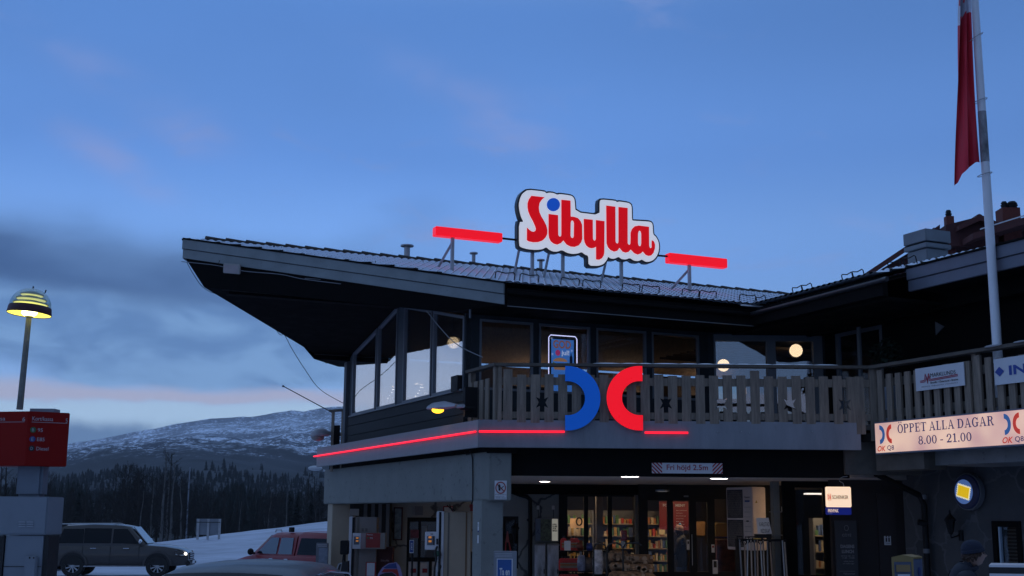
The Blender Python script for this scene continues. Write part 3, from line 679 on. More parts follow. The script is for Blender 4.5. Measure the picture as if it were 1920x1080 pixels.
def deck():
    P0 = atY(896.5, 815, 22); x_r = atY(1614, 815, 22).x
    zt, zb = 3.63, 3.14
    Lf = onP(594, 850, P0, VD)          # far end of the fascia on the left, on the U plane through P0
    lf = (Lf-P0).dot(UD)
    P0 = Vector((P0.x, P0.y, 0))
    f = MB(); f.slab([P0+ZD*zb, P0+ZD*zt, Vector((x_r, 22, zt)), Vector((x_r, 22, zb))], YD*.06)
    fo = f.build('fascia', M['fascia'], ST, bevel=.006)
    f = MB(); f.slab([P0+ZD*zb, P0+ZD*zt, P0+UD*lf+ZD*zt, P0+UD*lf+ZD*zb], VD*.06); f.build('fascia', M['fascia'], ST, bevel=.006)
    sc = MB(); rr = random.Random(4)
    for px in (1346, 1390, 1405, 1523, 1540, 1588): p = atY(px, 812+rr.uniform(-4, 6), 21.995); sc.ball(p, .012, 6, 4)
    sc.build('screw', M['steel'], fo)
    # slab under the deck, deck boards
    s = MB(); xr = 6.43
    R_ = Vector((xr, 22.06, 0))
    pts = [P0+Vector((.1, .06, 0)), R_, R_-UD*8, R_-UD*8+VD*2.2, Q3+Vector((.3, 0, 0)), PB(TEND, 0, 0), PB(0, 0, 0)+VD*.0, PB(0, 7.6, 0), P0+UD*8.6+VD*.08]
    s.slab([Vector((p.x, p.y, 3.5)) for p in pts], ZD*.08); s.build('deck', M['railw'], ST)
    BC = atY(918, 939, 22.2); BC = Vector((BC.x, BC.y, 0))
    # ceiling over the entrance
    hd = MB(); hz = 2.66
    a = atY(957, 893, 22.4); hd.box(a.x-.1, 6.1, 22.4, 22.52, hz, 3.16); hd.build('beam', M['black'], ST)
    cl = MB(); cl.slab([Vector((a.x-.1, 22.5, hz+.02)), Vector((6.1, 22.5, hz+.02)), Vector((9, 25, hz+.02)), Vector((9, 33, hz+.02)), BC+UD*10.6+VD*.8+ZD*(hz+.02), BC+VD*.8+ZD*(hz+.02)], ZD*.1)
    cl.build('ceiling', M['ceil'], ST)
    up = MB(); up.slab([Vector((a.x-.1, 22.5, 3.3)), Vector((6.3, 22.2, 3.3)), Vector((14, 14, 3.3)), Vector((14, 33, 3.3)), BC+UD*10.6+VD*.6+ZD*3.3, BC+VD*.6+ZD*3.3], ZD*.15); up.build('ceiling', M['dark'], ST)
    # concrete portal beam and its two columns
    Bc = atY(918, 939, 22.2); Bc = Vector((Bc.x, Bc.y, 0)); zl = 2.21
    Bl = onP(606, 952, Bc, VD); bl = (Bl-Bc).dot(UD); wb = atY(959.5, 900, 22.2).x-Bc.x
    b = MB(); b.slab([Bc+ZD*zl, Bc+Vector((wb, 0, zl)), Bc+Vector((wb, 0, zl))+UD*bl, Bc+UD*bl+ZD*zl], ZD*(3.08-zl)); b.build('beam', M['conc'], ST, bevel=.02)
    c = MB(); d0 = UD*.35*0
    o = atY(903.5, 1000, 22.35); o = Vector((o.x, o.y, -.05)); wv = atY(943.5, 1000, 22.35).x-o.x
    side = onP(885.5, 1000, o, VD); sl = (side-o).dot(UD)
    c.slab([o, o+XD*wv, o+XD*wv+UD*sl, o+UD*sl], ZD*(zl+.06)); co = c.build('column', M['conc'], ST, bevel=.015)
    o2 = onP(622, 1000, Bc+VD*.06, VD); o2 = Vector((o2.x, o2.y, -.5)); q = onP(613, 1000, o2, VD); ql = (q-o2).dot(UD); e = atY(655, 1000, o2.y); 
    c = MB(); c.slab([o2, o2+UD*max(ql, .4), o2+UD*max(ql, .4)+XD*(e.x-o2.x), o2+XD*(e.x-o2.x)], ZD*(zl+.5)); c.build('column', M['tan'], ST, bevel=.01)
    # dark gap strip between fascia and beam
    g = MB(); g.slab([Bc+VD*.06+ZD*3.05, Bc+VD*.06+ZD*3.2, Bc+VD*.06+UD*bl*.98+ZD*3.2, Bc+VD*.06+UD*bl*.98+ZD*3.05], VD*.2); g.box(P0.x+.15, a.x+.1, 22.12, 22.3, 3.05, 3.2); g.build('trim', M['black'], ST)
    # cable down the portal
    cb = MB(); pts = [onP(px, py, Bc-VD*.02, VD) for px, py in ((884, 850), (886, 862), (886.5, 900), (886, 940), (884, 944))]; cb.tube(pts, .012, 6)
    cb.tube([onP(px, py, Bc-VD*.02, VD) for px, py in ((871, 848), (875, 853), (884, 850), (880, 846))], .01, 6); cb.build('cable', M['rubber'], ST)
    sl_ = MB()
    for z_ in (1,): pass
    # small stickers on the column
    def sticker(px, py, w, h, col, nm='sticker'):
        p = onP(px, py, o-VD*.004, VD); m = MB(); m.obox(p-UD*-w/2-ZD*h/2-UD*w, UD*w, -VD*.003, ZD*h); return m.build(nm, col, co)
    sticker(897, 987, .06, .15, M['white']); sticker(896.5, 1011, .06, .14, M['white']); sticker(897, 996, .055, .03, M['navy']); sticker(897, 985, .03, .05, M['ink']); sticker(897, 1009, .035, .05, M['red'])
    return P0, lf, x_r, Bc, bl, wb, zl
P0, LF, XR, BC, BL, WB, ZL = deck()
# ================================================================ roof signs
US = .55          # the sign row stands this far up the near roof slope
def zroof(u): return SD+KR*(u+1.2)+.05
def bigsign():
    sp = lambda x, y: onU(950+x/6, 340+y/6, US)
    root = thing('roof_sign', 'illuminated rooftop sign with fat red script letters on a white cloud-shaped panel', 'sign', sp(900, 900)-UD*0)
    O = [(232,98),(420,118),(440,140),(470,130),(520,135),(565,155),(590,146),(710,162),(740,178),(758,210),(768,350),(1045,384),(1045,225),(1060,208),(1215,222),(1235,238),(1260,230),(1360,245),(1390,262),(1400,300),(1402,440),(1420,446),(1590,455),(1620,465),(1635,490),(1640,600),(1670,625),(1700,680),(1708,740),(1700,800),(1675,855),(1640,890),(1600,906),(1560,905),(1518,878),(1480,898),(1430,893),(1385,862),(1340,880),(1290,875),(1258,848),(1210,872),(1170,870),(1138,845),(1115,895),(1080,935),(1030,952),(920,948),(918,838),(880,825),(842,795),(800,812),(740,818),(680,806),(620,772),(570,792),(520,790),(480,772),(442,740),(400,765),(330,772),(240,765),(165,745),(138,722),(138,460),(190,460),(160,400),(142,330),(135,260),(150,190),(175,140)]
    def sm(p, it=1):        # round the traced corners a little
        for _ in range(it):
            q = []
            for i in range(len(p)):
                a, b = Vector(p[i]), Vector(p[(i+1) % len(p)]); q += [tuple(a*.8+b*.2), tuple(a*.2+b*.8)]
            p = q
        return p
    Of = sm(O); rim = sm(offset_poly(O, 20))
    m = MB(); m.slab([sp(*p) for p in rim], UD*.13); m.build('sign_box', mat('sign_box_black', (.012, .014, .02), .35), root)
    lw = mat('lit_white_acrylic', (.7, .72, .76), .3, emit=(.78, .8, .86), es=.52, var=.05, vs=1.5)
    m = MB(); m.slab([sp(*p)-UD*.03 for p in Of], UD*.028); m.build('sign_face', lw, root)
    lr = mat('lit_red_letter', (.5, .004, .01), .3, emit=(.56, .002, .005), es=.8, spec=.2, var=.1, vs=1.5)
    n_ = -UD*.034
    Sx = [(268,168),(418,184),(385,212),(360,250),(352,300),(358,350),(380,400),(410,450),(435,500),(448,550),(446,600),(425,640),(390,672),(345,688),(290,690),(240,680),(218,665),(220,525),(245,550),(270,568),(295,572),(315,560),(320,535),(310,505),(285,450),(255,395),(235,345),(226,300),(226,250),(240,208)]
    ib = [(462,372),(568,385),(570,605),(578,622),(592,628),(604,615),(606,600),(606,212),(708,222),(710,402),(745,403),(790,418),(820,450),(838,495),(840,650),(828,690),(800,725),(755,742),(710,738),(665,715),(628,668),(600,700),(560,716),(520,705),(488,680),(468,640),(462,590)]
    ibh = [(710,470),(716,450),(728,443),(742,452),(748,475),(746,620),(740,638),(728,643),(714,635),(708,615)]
    y_ = [(858,427),(958,437),(960,650),(968,668),(980,672),(992,660),(994,645),(994,440),(1090,452),(1088,800),(1080,840),(1060,870),(1030,886),(996,882),(996,738),(975,752),(945,757),(915,750),(885,725),(868,690),(860,650)]
    lla = [(1110,277),(1212,290),(1214,680),(1220,698),(1234,704),(1246,695),(1248,680),(1248,293),(1350,305),(1350,700),(1358,715),(1370,720),(1382,705),(1384,650),(1384,580),(1400,540),(1430,510),(1475,502),(1590,516),(1592,730),(1600,752),(1610,758),(1622,745),(1620,720),(1622,668),(1645,680),(1658,715),(1656,760),(1640,810),(1615,838),(1585,843),(1555,832),(1520,792),(1500,815),(1465,828),(1425,812),(1385,770),(1360,798),(1330,806),(1295,795),(1258,750),(1235,785),(1200,795),(1160,778),(1130,745),(1114,700)]
    ah = [(1466,600),(1472,570),(1484,557),(1497,567),(1504,595),(1504,700),(1498,728),(1484,735),(1472,725),(1466,700)]
    for loops in ([Sx], [ib, ibh], [y_], [lla, ah]):
        m = MB(); m.loops([[sp(*p)+n_ for p in l] for l in loops], -UD*.012); m.build('letters', lr, root)
    m = MB(); m.slab([sp(516+73*math.cos(k*math.pi/14), 267+74*math.sin(k*math.pi/14))+n_ for k in range(28)], -UD*.012); m.build('letter_dot', mat('lit_blue_dot', (.005, .05, .35), .3, emit=(.003, .06, .4), es=.8), root)
    def post(px, y_top, upx=0):
        p = onU(px, y_top, US+.12); t, _ = tu(p)
        m = MB(); m.obox(PB(t-.035, US+.1, zroof(US+.1)-.02), VD*.06, UD*.06, ZD*(p.z-zroof(US+.1)+.05)); m.build('support_post', M['steel'], root)
        m = MB(); q = PB(t-.03, US+1.0, zroof(US+1.0)); m.tube([PB(t-.03, US+.30, p.z+.95), q], .028, 8); m.build('brace', M['steel'], root)
    for px, yt in ((999, 464), (1056, 470), (1165.5, 484)): post(px, yt)
    # lit red bars either side
    def bar(xa, ya, xb, yb, h, pp, lab, c2):
        a = onU(xa, ya, US); b = onU(xb, yb, US); r = thing('light_bar', lab, 'light bar', a, 'lit red bars beside the rooftop sign')
        H = onU(xa, ya+h, US).z
        m = MB(); hh = a.z-H; m.obox(a-ZD*hh, VD*((b-a).dot(VD)), UD*.2, ZD*hh); m.build('bar_tube', M['redlit'], r, bevel=.012)
        p = onU(pp, ya, US); t, _ = tu(p)
        m = MB(); m.obox(PB(t-.03, US+.06, zroof(US)-.02), VD*.06, UD*.06, ZD*(a.z-hh-zroof(US)+.03)); m.build('support_post', M['steel'], r)
        m = MB(); m.tube([PB(t, US+.15, a.z-hh-.12), PB(t-.03, US+.85, zroof(US+.85))], .028, 8); m.build('brace', M['steel'], r)
        c, d = c2; m = MB(); m.tube([onU(*c, US+.1), onU(*d, US+.1)], .022, 6); m.build('cable_tube', M['iron'], r)
    bar(817.5, 423.5, 942.5, 437, 17, 852, 'long lit red bar on the roof left of the big sign', ((942, 447), (970, 450)))
    bar(1255.5, 473.5, 1364, 485, 17.5, 1296, 'lit red bar on the roof right of the big sign', ((1232, 479), (1256, 481)))
bigsign()
def roof_bits():
    # vent pipes behind the ridge
    for px, yt, yb, w, lab in ((763, 459, 480, .07, 'grey roof vent with wide cap, leftmost of the three on the ridge'), (888, 473, 490, .045, 'thin roof vent pipe with flat cap between the left red bar and the big sign'), (1014, 486, 502, .045, 'small roof vent pipe seen beneath the big sign')):
        a = onU(px, yb, 4.5); zt = onU(px, yt, 4.5).z; r = thing('roof_vent', lab, 'vent', (a.x, a.y, 7.2), 'vent pipes on the roof ridge')
        m = MB(); m.lathe([(w, 7.2-a.z), (w, zt-.05-a.z), (0, zt-.05-a.z)], a, 12); m.build('pipe', M['steel'], r, smooth=True)
        m = MB(); m.lathe([(0, 0), (w*2.2, 0), (w*2.2, .03), (0, .05)], (a.x, a.y, zt-.04), 12); m.build('vent_cap', M['steel'], r, smooth=True)
    # snow guards: bent wire staples on the tiles
    g = 'snow guards along the eaves'; lab = {0: 'black wire snow guard on the snowy tiles of the long eave', 1: 'black wire snow guard on the tiles of the right wing'}
    def guard(dirv, up, name_loc, lb):
        r = MB(); 
        r.tube([Vector((0, 0, 0)), up*.13, up*.155+dirv*.03, up*.13+dirv*.2, up*.155+dirv*.37, up*.13+dirv*.40, dirv*.40], .011, 6)
        o = r.build('snow_guard', M['iron'], None, origin=(0, 0, 0)); o.location = name_loc; return tag(o, lb, 'snow guard', g)
    upn = (ZD+UD*-KR).normalized(); o = None
    for px in (928, 974, 1051, 1092, 1166, 1203, 1278, 1311, 1385):
        p = onU(px, 540, -.62); t, _ = tu(p); loc = PB(t, -.62, zroof(-.62)+.01)
        if o is None: o = guard(VD, upn, loc, lab[0])
        else: c = o.copy(); COL.objects.link(c); c.location = loc
    o = None; upw = (ZD+VD*-KR).normalized()
    for u in (-.5, -1.75, -2.05, -3.3, -3.6, -4.6, -5.0):
        loc = PB(6.45, u, SD+KR*.57+.05)
        if o is None: o = guard(-UD*.8, upw, loc, lab[1])
        else: c = o.copy(); COL.objects.link(c); c.location = loc
    # ventilation hood on the wing roof
    p = atY(1741, 505, 26.2); r = thing('ventilation_hood', 'square galvanised ventilation box on the right wing roof in front of the red house', 'vent', p)
    n = atY(1741, 437, 26.2); 
    c = Vector((p.x, p.y, 0)); a = VD; b = UD
    def bx(h0, h1, s, nm, mt):
        m = MB(); m.obox(c-a*s/2-b*s/2+ZD*h0, a*s, b*s, ZD*(h1-h0)); return m.build(nm, mt, r, bevel=.01)
    gz = mat('dull_galvanised_sheet', (.16, .18, .2), .6, metal=.1, var=.15)
    zt = n.z; bx(p.z-.5, zt-.42, .60, 'duct', gz); bx(zt-.40, zt-.30, .70, 'hood_skirt', gz); bx(zt-.29, zt-.27, .64, 'louvre', M['iron']); bx(zt-.26, zt, .70, 'hood', gz)
    # red house further up the slope, behind the wing
    Y = 44
    hp = lambda px, py: atY(px, py, Y)
    r = thing('red_house', 'dark red timber house with brick chimneys behind the right wing', 'house', hp(1760, 800))
    rm = mat('dark_red_boarding', (.07, .02, .02), .8, var=.2, stretch=(8, 8, .4), vs=4); rt = mat('dark_red_tiles', (.10, .032, .03), .8, var=.25, bump=.4, vs=6)
    base = hp(1640, 900).z
    m = MB(); m.slab([hp(1640, 512), hp(1752, 445), hp(1930, 418), hp(2150, 500), Vector((hp(2150, 500).x, Y, 0)), Vector((hp(1640, 500).x, Y, 0))], YD*9); m.build('wall', rm, r)
    m = MB(); m.slab([hp(1606, 525), hp(1752, 428), hp(1752, 436), hp(1606, 534)], YD*-.6); m.slab([hp(1606, 523), hp(1752, 426), hp(1752, 434), hp(1606, 532)], YD*9); m.build('roof', rt, r)
    m = MB(); m.slab([hp(1752, 436), hp(1811, 421), hp(1848, 437), hp(1848, 475), hp(1752, 475)], YD*-1.2); m.build('wall', rm, r)
    m = MB(); m.slab([hp(1770, 440), hp(1810, 421), hp(1850, 438), hp(1850, 447), hp(1810, 431), hp(1770, 449)], YD*-1.5); m.tube([hp(1810, 424)-YD*1.4, hp(1810, 424)+YD*2], .12, 8); m.build('roof', rt, r)
    m = MB(); m.slab([hp(1782, 463), hp(1990, 398), hp(2200, 480), hp(2200, 500), hp(1990, 412), hp(1782, 474)], YD*-2.2); m.build('roof', rt, r)
    m = MB(); q = [hp(1797, 456), hp(1990, 396)]; d = q[1]-q[0]; m.obox(q[0]-YD*2.22, d, YD*.1, ZD*.04); m.build('roof_snow', M['snow'], r)
    bk = mat('chimney_brick', (.15, .04, .03), .85, var=.3, bump=.3, vs=12)
    for a, b_, yt in ((1761, 1775, 414), (1864, 1897, 398)):
        Pa, Pb = hp(a, yt), hp(b_, yt); m = MB(); m.box(Pa.x, Pb.x, Y-.75, Y-.75+(Pb.x-Pa.x), Pa.z-3, Pa.z); ch = m.build('chimney', bk, r)
        xs = [(Pa.x+Pb.x)/2] if b_ < 1800 else [Pa.x+.14, Pb.x-.22]
        for i, x in enumerate(xs):
            w = .10 if b_ < 1800 else (.11 if i == 0 else .17)
            m = MB(); m.lathe([(w, 0), (w, .08), (w*1.15, .08), (w*1.15, .12), (w*.8, .12), (w*.8, .17), (w*1.1, .17), (w*.7, .25), (0, .26)], (x, Y-.6, Pa.z), 12); m.build('chimney_pot', M['iron'], ch, smooth=True)
    # floodlight under the prow, cables
    p = atY(434, 504, 24.66); r = thing('floodlight', 'pale square floodlight under the tip of the pointed roof', 'floodlight', p)
    m = MB(); n_ = Vector((-.2, -1, -.3)).normalized(); a = Vector((1, -.15, -.10)).normalized(); b = n_.cross(a).normalized()
    m.obox(p-a*.18-b*.1, a*.36, b*.2, -n_*.06); m.build('lamp_housing', mat('lamp_housing_grey', (.4, .38, .36), .5), r, bevel=.01)
    m = MB(); m.obox(p-a*.16-b*.085+n_*.005, a*.3, b*.16, -n_*.003); m.build('lens', mat('unlit_lens', (.42, .36, .36), .3), r)
    m = MB(); m.tube([p-n_*.05, p-n_*.05+ZD*.08], .015, 6); m.tube([p-a*.18-n_*.03, p-a*.27+ZD*.03, p-a*.28+ZD*.1, p-a*.26+ZD*.16], .006, 5); m.build('bracket', M['iron'], r)
    def cable(pts, lab, rad=.008, nm='cable', mt='rubber'):
        q = []; P_ = [pts[0]]+list(pts)+[pts[-1]]       # smooth curve through the points
        for i in range(1, len(P_)-2):
            a, b, c, d = P_[i-1:i+3]
            for k in range(6): t = k/6; q.append(.5*((2*b)+(c-a)*t+(2*a-5*b+4*c-d)*t*t+(3*b-a-3*c+d)*t**3))
        q.append(pts[-1]); m = MB(); m.tube(q, rad, 5); return tag(m.build(nm, M[mt]), lab, 'cable')
    A = PB(TA+.07, 3.95, 7.12); B_ = onT(432, 552, -3.2); mid = onT(375, 535, -3.9)
    cable([A, onT(362, 513, -4.2), onT(380, 538, -3.9), onT(405, 551, -3.6), B_, onT(470, 548, -2.6), onT(520, 622, -2.0), onT(533, 628, -1.7), onT(548, 655, -1.4), onT(572, 693, -1.0), onT(600, 730, -.5), onT(647, 758, -.06)], 'thin cable hanging from the roof tip down to the gable wall')
    cable([PB(tedge(1.8)-.08, 1.8, ztop(1.8)-.42), onT(765, 537, -.9), onT(790, 570, -.75), onT(830, 620, -.6), onT(860, 648, -.5), onT(905, 670, -.35)], 'pale wire slanting across the gable windows from the barge board', .009, 'wire', 'frame')
    e = [PB(tedge(u)-.1, u, ztop(u)-.43-.02*math.sin(u*5)) for u in (3.9, 3.3, 2.8, 2.2, 1.8, 1.2)]
    cable(e, 'thin wire sagging along the underside of the barge board', .008, 'wire', 'frame')
    p = onT(531, 724, -.35); q = onT(622, 773, .0)
    r = thing('flag_holder', 'thin slanting rod with a knob, sticking out from the left balcony corner', 'flag holder', q)
    m = MB(); m.tube([p, q], .014, 6); m.build('rod', M['iron'], r); m = MB(); m.ball(p, .035, 8, 6); m.build('knob', M['frame'], r)
    p = onP(1764, 614, Q3, VD); m = MB(); m.slab([p-VD*.02+UD*.1-ZD*.13, p-VD*.02+UD*.1+ZD*.12, p-VD*.02-UD*.12], VD*-.02)
    tag(m.build('wall_marker', M['frame']), 'small pale triangular marker on the black wing wall beside the flagpole', 'marker')
    p = onT(886, 579, -.05); r = thing('wall_camera', 'small pale fitting high on the corner post of the upper floor', 'camera', p)
    m = MB(); m.obox(p-VD*.06, VD*-.05, UD*.1, ZD*.12); m.build('camera_housing', M['frame'], r); m = MB(); m.tube([p-VD*.05, p-VD*.05-ZD*.18], .02, 6); m.build('bracket', M['frame'], r)
roof_bits()

# ================================================================ logo, neon, banners
def logo():
    Yl = 21.9
    def ring(cx, flat, sgn, name, mt, lab):
        c = atY(cx, 746.5, Yl); k = Yl/2349
        Ro, Ri = 61.5*k, 32.5*k; ax = 1.02; fl = (cx-flat)*k*sgn
        o = []; i = []
        for j in range(29):
            t = -math.pi/2+math.pi*j/28; o.append((math.cos(t)*Ro*ax, math.sin(t)*Ro)); i.append((math.cos(t)*Ri*1.03, math.sin(t)*Ri))
        poly = [(-fl, -Ro)]+o+[(-fl, Ro), (-fl, Ri)]+i[::-1]+[(-fl, -Ri)]
        r = thing(name, lab, 'logo', c-ZD*Ro, 'halves of the ring logo on the fascia')
        m = MB(); m.slab([c+Vector((p[0]*sgn, 0, p[1])) for p in poly], YD*-.012); m.build('acrylic_face', mt, r)
        m = MB(); m.slab([c+Vector((p[0]*sgn, .001, p[1])) for p in offset_poly(poly, -.006)], YD*.095); m.build('return', M['iron'], r)
    ring(1064, 1059.5, 1, 'logo_half', M['bluelit'], 'big lit blue half ring on the balcony front, open to the left')
    ring(1199, 1205, -1, 'logo_half', M['redlit'], 'big lit red half ring on the balcony front, open to the right')
    def strip(a, b, lab):
        m = MB(); m.tube([a, b], .019, 8); o = m.build('neon_strip', M['neon']); tag(o, lab, 'neon strip', 'red neon lines on the fascia')
    strip(atY(898, 809, 21.96), atY(1058.5, 809.5, 21.96), 'glowing red line on the fascia from the corner to the blue half ring')
    strip(atY(1209, 811, 21.96), atY(1290, 811.5, 21.96), 'short glowing red line on the fascia right of the red half ring')
    z = atY(898, 809, 21.96).z
    a = P0-VD*.04+UD*.03+ZD*z; b = P0-VD*.04+UD*(LF+.12)+ZD*z; strip(a, b, 'long glowing red line running back along the left side fascia')
    # hanging height sign
    p = atY(1288.5, 878, 22.34); k = 22.34/2349; w = 133*k; h = 19.5*k
    r = thing('height_sign', 'white clearance sign with red striped ends, hung under the balcony', 'sign', p)
    m = MB(); m.box(p.x-w/2, p.x+w/2, 22.33, 22.36, p.z-h/2, p.z+h/2); m.build('panel', M['wpaint'], r)
    m = MB(); m.text('Fri höjd 2.5m', (p.x, 22.322, p.z+.0), XD, ZD, 78*k, 13.5*k, bold=.01); m.build('lettering', mat('sign_red', (.35, .02, .03), .6), r)
    m = MB(); st = 3.6*k
    for sg in (-1, 1):
        x0 = p.x+sg*57*k
        for i in range(-4, 5):
            # slanted stripes clipped to the end squares
            a = x0+i*st*2; q = []
            def clipx(x): return max(x0-9.5*k, min(x0+9.5*k, x))
            for (x, zz) in ((a-h/2*sg*-1, h/2), (a+st-h/2*sg*-1, h/2), (a+st+h/2*sg*-1, -h/2), (a+h/2*sg*-1, -h/2)): q.append((x, zz))
            import itertools
            def clip(poly, X, keep):
                out = []
                for u in range(len(poly)):
                    A, B = poly[u], poly[(u+1) % len(poly)]; ia, ib = keep(A[0], X), keep(B[0], X)
                    if ia: out.append(A)
                    if ia != ib: t = (X-A[0])/(B[0]-A[0]); out.append((X, A[1]+(B[1]-A[1])*t))
                return out
            q = clip(q, x0-9.5*k, lambda x, X: x >= X)
            if q: q = clip(q, x0+9.5*k, lambda x, X: x <= X)
            if len(q) > 2: m.quad(*[Vector((x, 22.324, p.z+zz)) for x, zz in q])
    m.build('stripes', mat('sign_red', (.35, .02, .03), .6), r)
logo()

# ---- slab-serif capitals and figures as strokes
def serif_text(mb, txt, o, xd, zd, h, w_tot):
    """o = left end of the baseline; letters h high, squeezed to w_tot"""
    T, t, sf = .19, .085, .085
    def rect(x0, z0, x1, z1): return [(x0, z0), (x1, z0), (x1, z1), (x0, z1)]
    def arc(cx, cz, rx, rz, a0, a1, wx, wz, n=14):
        o_ = []; i_ = []
        for k in range(n+1):
            a = R(a0+(a1-a0)*k/n); c, s = math.cos(a), math.sin(a); o_.append((cx+rx*c, cz+rz*s)); i_.append((cx+(rx-wx)*c, cz+(rz-wz)*s))
        return o_+i_[::-1]
    def stem(x, z0=0, z1=1, sv=.09): return [rect(x, z0, x+T, z1), rect(x-sv, z0, x+T+sv, z0+sf), rect(x-sv, z1-sf, x+T+sv, z1)]
    def G(c):
        if c in 'OÖ': q = [arc(.44, .5, .44, .52, 0, 360, T, t+.01, 28)]; w = .88; 
        if c == 'Ö': q += [rect(.2, 1.12, .34, 1.28), rect(.54, 1.12, .68, 1.28)]; return q, w
        if c == 'O': return q, w
        if c == '0': return [arc(.3, .5, .3, .51, 0, 360, .15, t, 28)], .6
        if c == 'P': return stem(.09)+[arc(.46, .74, .3, .26, -90, 90, T, t), rect(.2, 1-t, .47, 1), rect(.2, .48, .47, .48+t)], .8
        if c == 'R': return stem(.09)+[arc(.46, .76, .29, .24, -90, 90, T, t), rect(.2, 1-t, .47, 1), rect(.2, .52, .47, .52+t), [(.42, .55), (.58, .55), (.78, .1), (.9, .1), (.9, 0), (.66, 0)]], .92
        if c == 'E': return stem(.09)+[rect(.2, 1-t, .72, 1), rect(.2, 0, .74, t), rect(.66, .7, .72, 1), rect(.68, 0, .74, .3), rect(.2, .46, .55, .46+t), rect(.5, .37, .56, .64)], .8
        if c == 'T': return [rect(.32, 0, .32+T, 1), rect(.2, 0, .63, sf), rect(.0, 1-t, .83, 1), rect(0, .72, .06, 1), rect(.77, .72, .83, 1)], .83
        if c == 'A': return [[(.40, 1), (.52, 1), (.88, 0), (.68, 0)], [(.40, 1), (.46, 1), (.2, .05), (.11, .05)], rect(.22, .3, .72, .3+t), rect(0, 0, .3, sf), rect(.58, 0, .96, sf)], .96
        if c == 'L': return stem(.09)+[rect(.2, 0, .7, t), rect(.64, 0, .7, .34)], .75
        if c == 'D': return stem(.09)+[arc(.42, .5, .45, .5, -90, 90, T, t), rect(.2, 1-t, .43, 1), rect(.2, 0, .43, t)], .9
        if c == 'G': return [arc(.44, .5, .44, .52, 35, 330, T, t+.01, 24), rect(.62, .05, .8, .42), rect(.5, .40, .9, .40+sf), rect(.76, .66, .82, 1)], .92
        if c == '8': return [arc(.3, .74, .25, .27, 0, 360, .12, t, 22), arc(.3, .27, .3, .28, 0, 360, .14, t, 22)], .6
        if c == '2': return [arc(.29, .72, .28, .29, -30, 180, .15, t), [(.4, .62), (.55, .58), (.18, .12), (.02, .05)], rect(0, 0, .57, .15), rect(.51, .1, .57, .26), rect(.0, .64, .15, .76)], .6
        if c == '1': return [rect(.2, 0, .36, 1), rect(.05, 0, .5, sf), [(.2, 1), (.2, .86), (.04, .8), (.04, .86)]], .52
        if c == '.': return [rect(.03, 0, .19, .16)], .22
        if c == '-': return [rect(0, .3, .34, .42)], .34
        return [], .3
    x = 0; items = []
    for c in txt:
        if c == ' ': x += .34; continue
        g, w = G(c); items.append((x, g)); x += w+.10
    W = x-.10; kx = w_tot/W; xd, zd, o = Vector(xd), Vector(zd), Vector(o); nn = xd.cross(zd).normalized(); i = 0
    for x0, g in items:
        for p in g:
            i += 1
            mb.quad(*[o+xd*((x0+a)*kx)+zd*(b*h)+nn*(.0004*(i % 7)) for a, b in p])
def halves(mb, c, xd, H, mi=(0, 1), gap=.1):
    """little two-part ring logo, H high"""
    n = xd.cross(ZD).normalized()
    for sg, m_ in ((1, mi[0]), (-1, mi[1])):
        Ro, Ri = H/2, H*.27; cx = -sg*(Ro*.98+gap*H/2)+0; q = []; cc = c-xd*sg*(Ro*.82+gap*H/2)
        o = [(math.cos(t)*Ro*.8*sg, math.sin(t)*Ro) for t in [-math.pi/2+math.pi*j/16 for j in range(17)]]
        i = [(math.cos(t)*Ri*.8*sg, math.sin(t)*Ri) for t in [math.pi/2-math.pi*j/16 for j in range(17)]]
        pts = o+i; mb.slab([cc+xd*a+ZD*b for a, b in pts], n*.004, mi=m_)
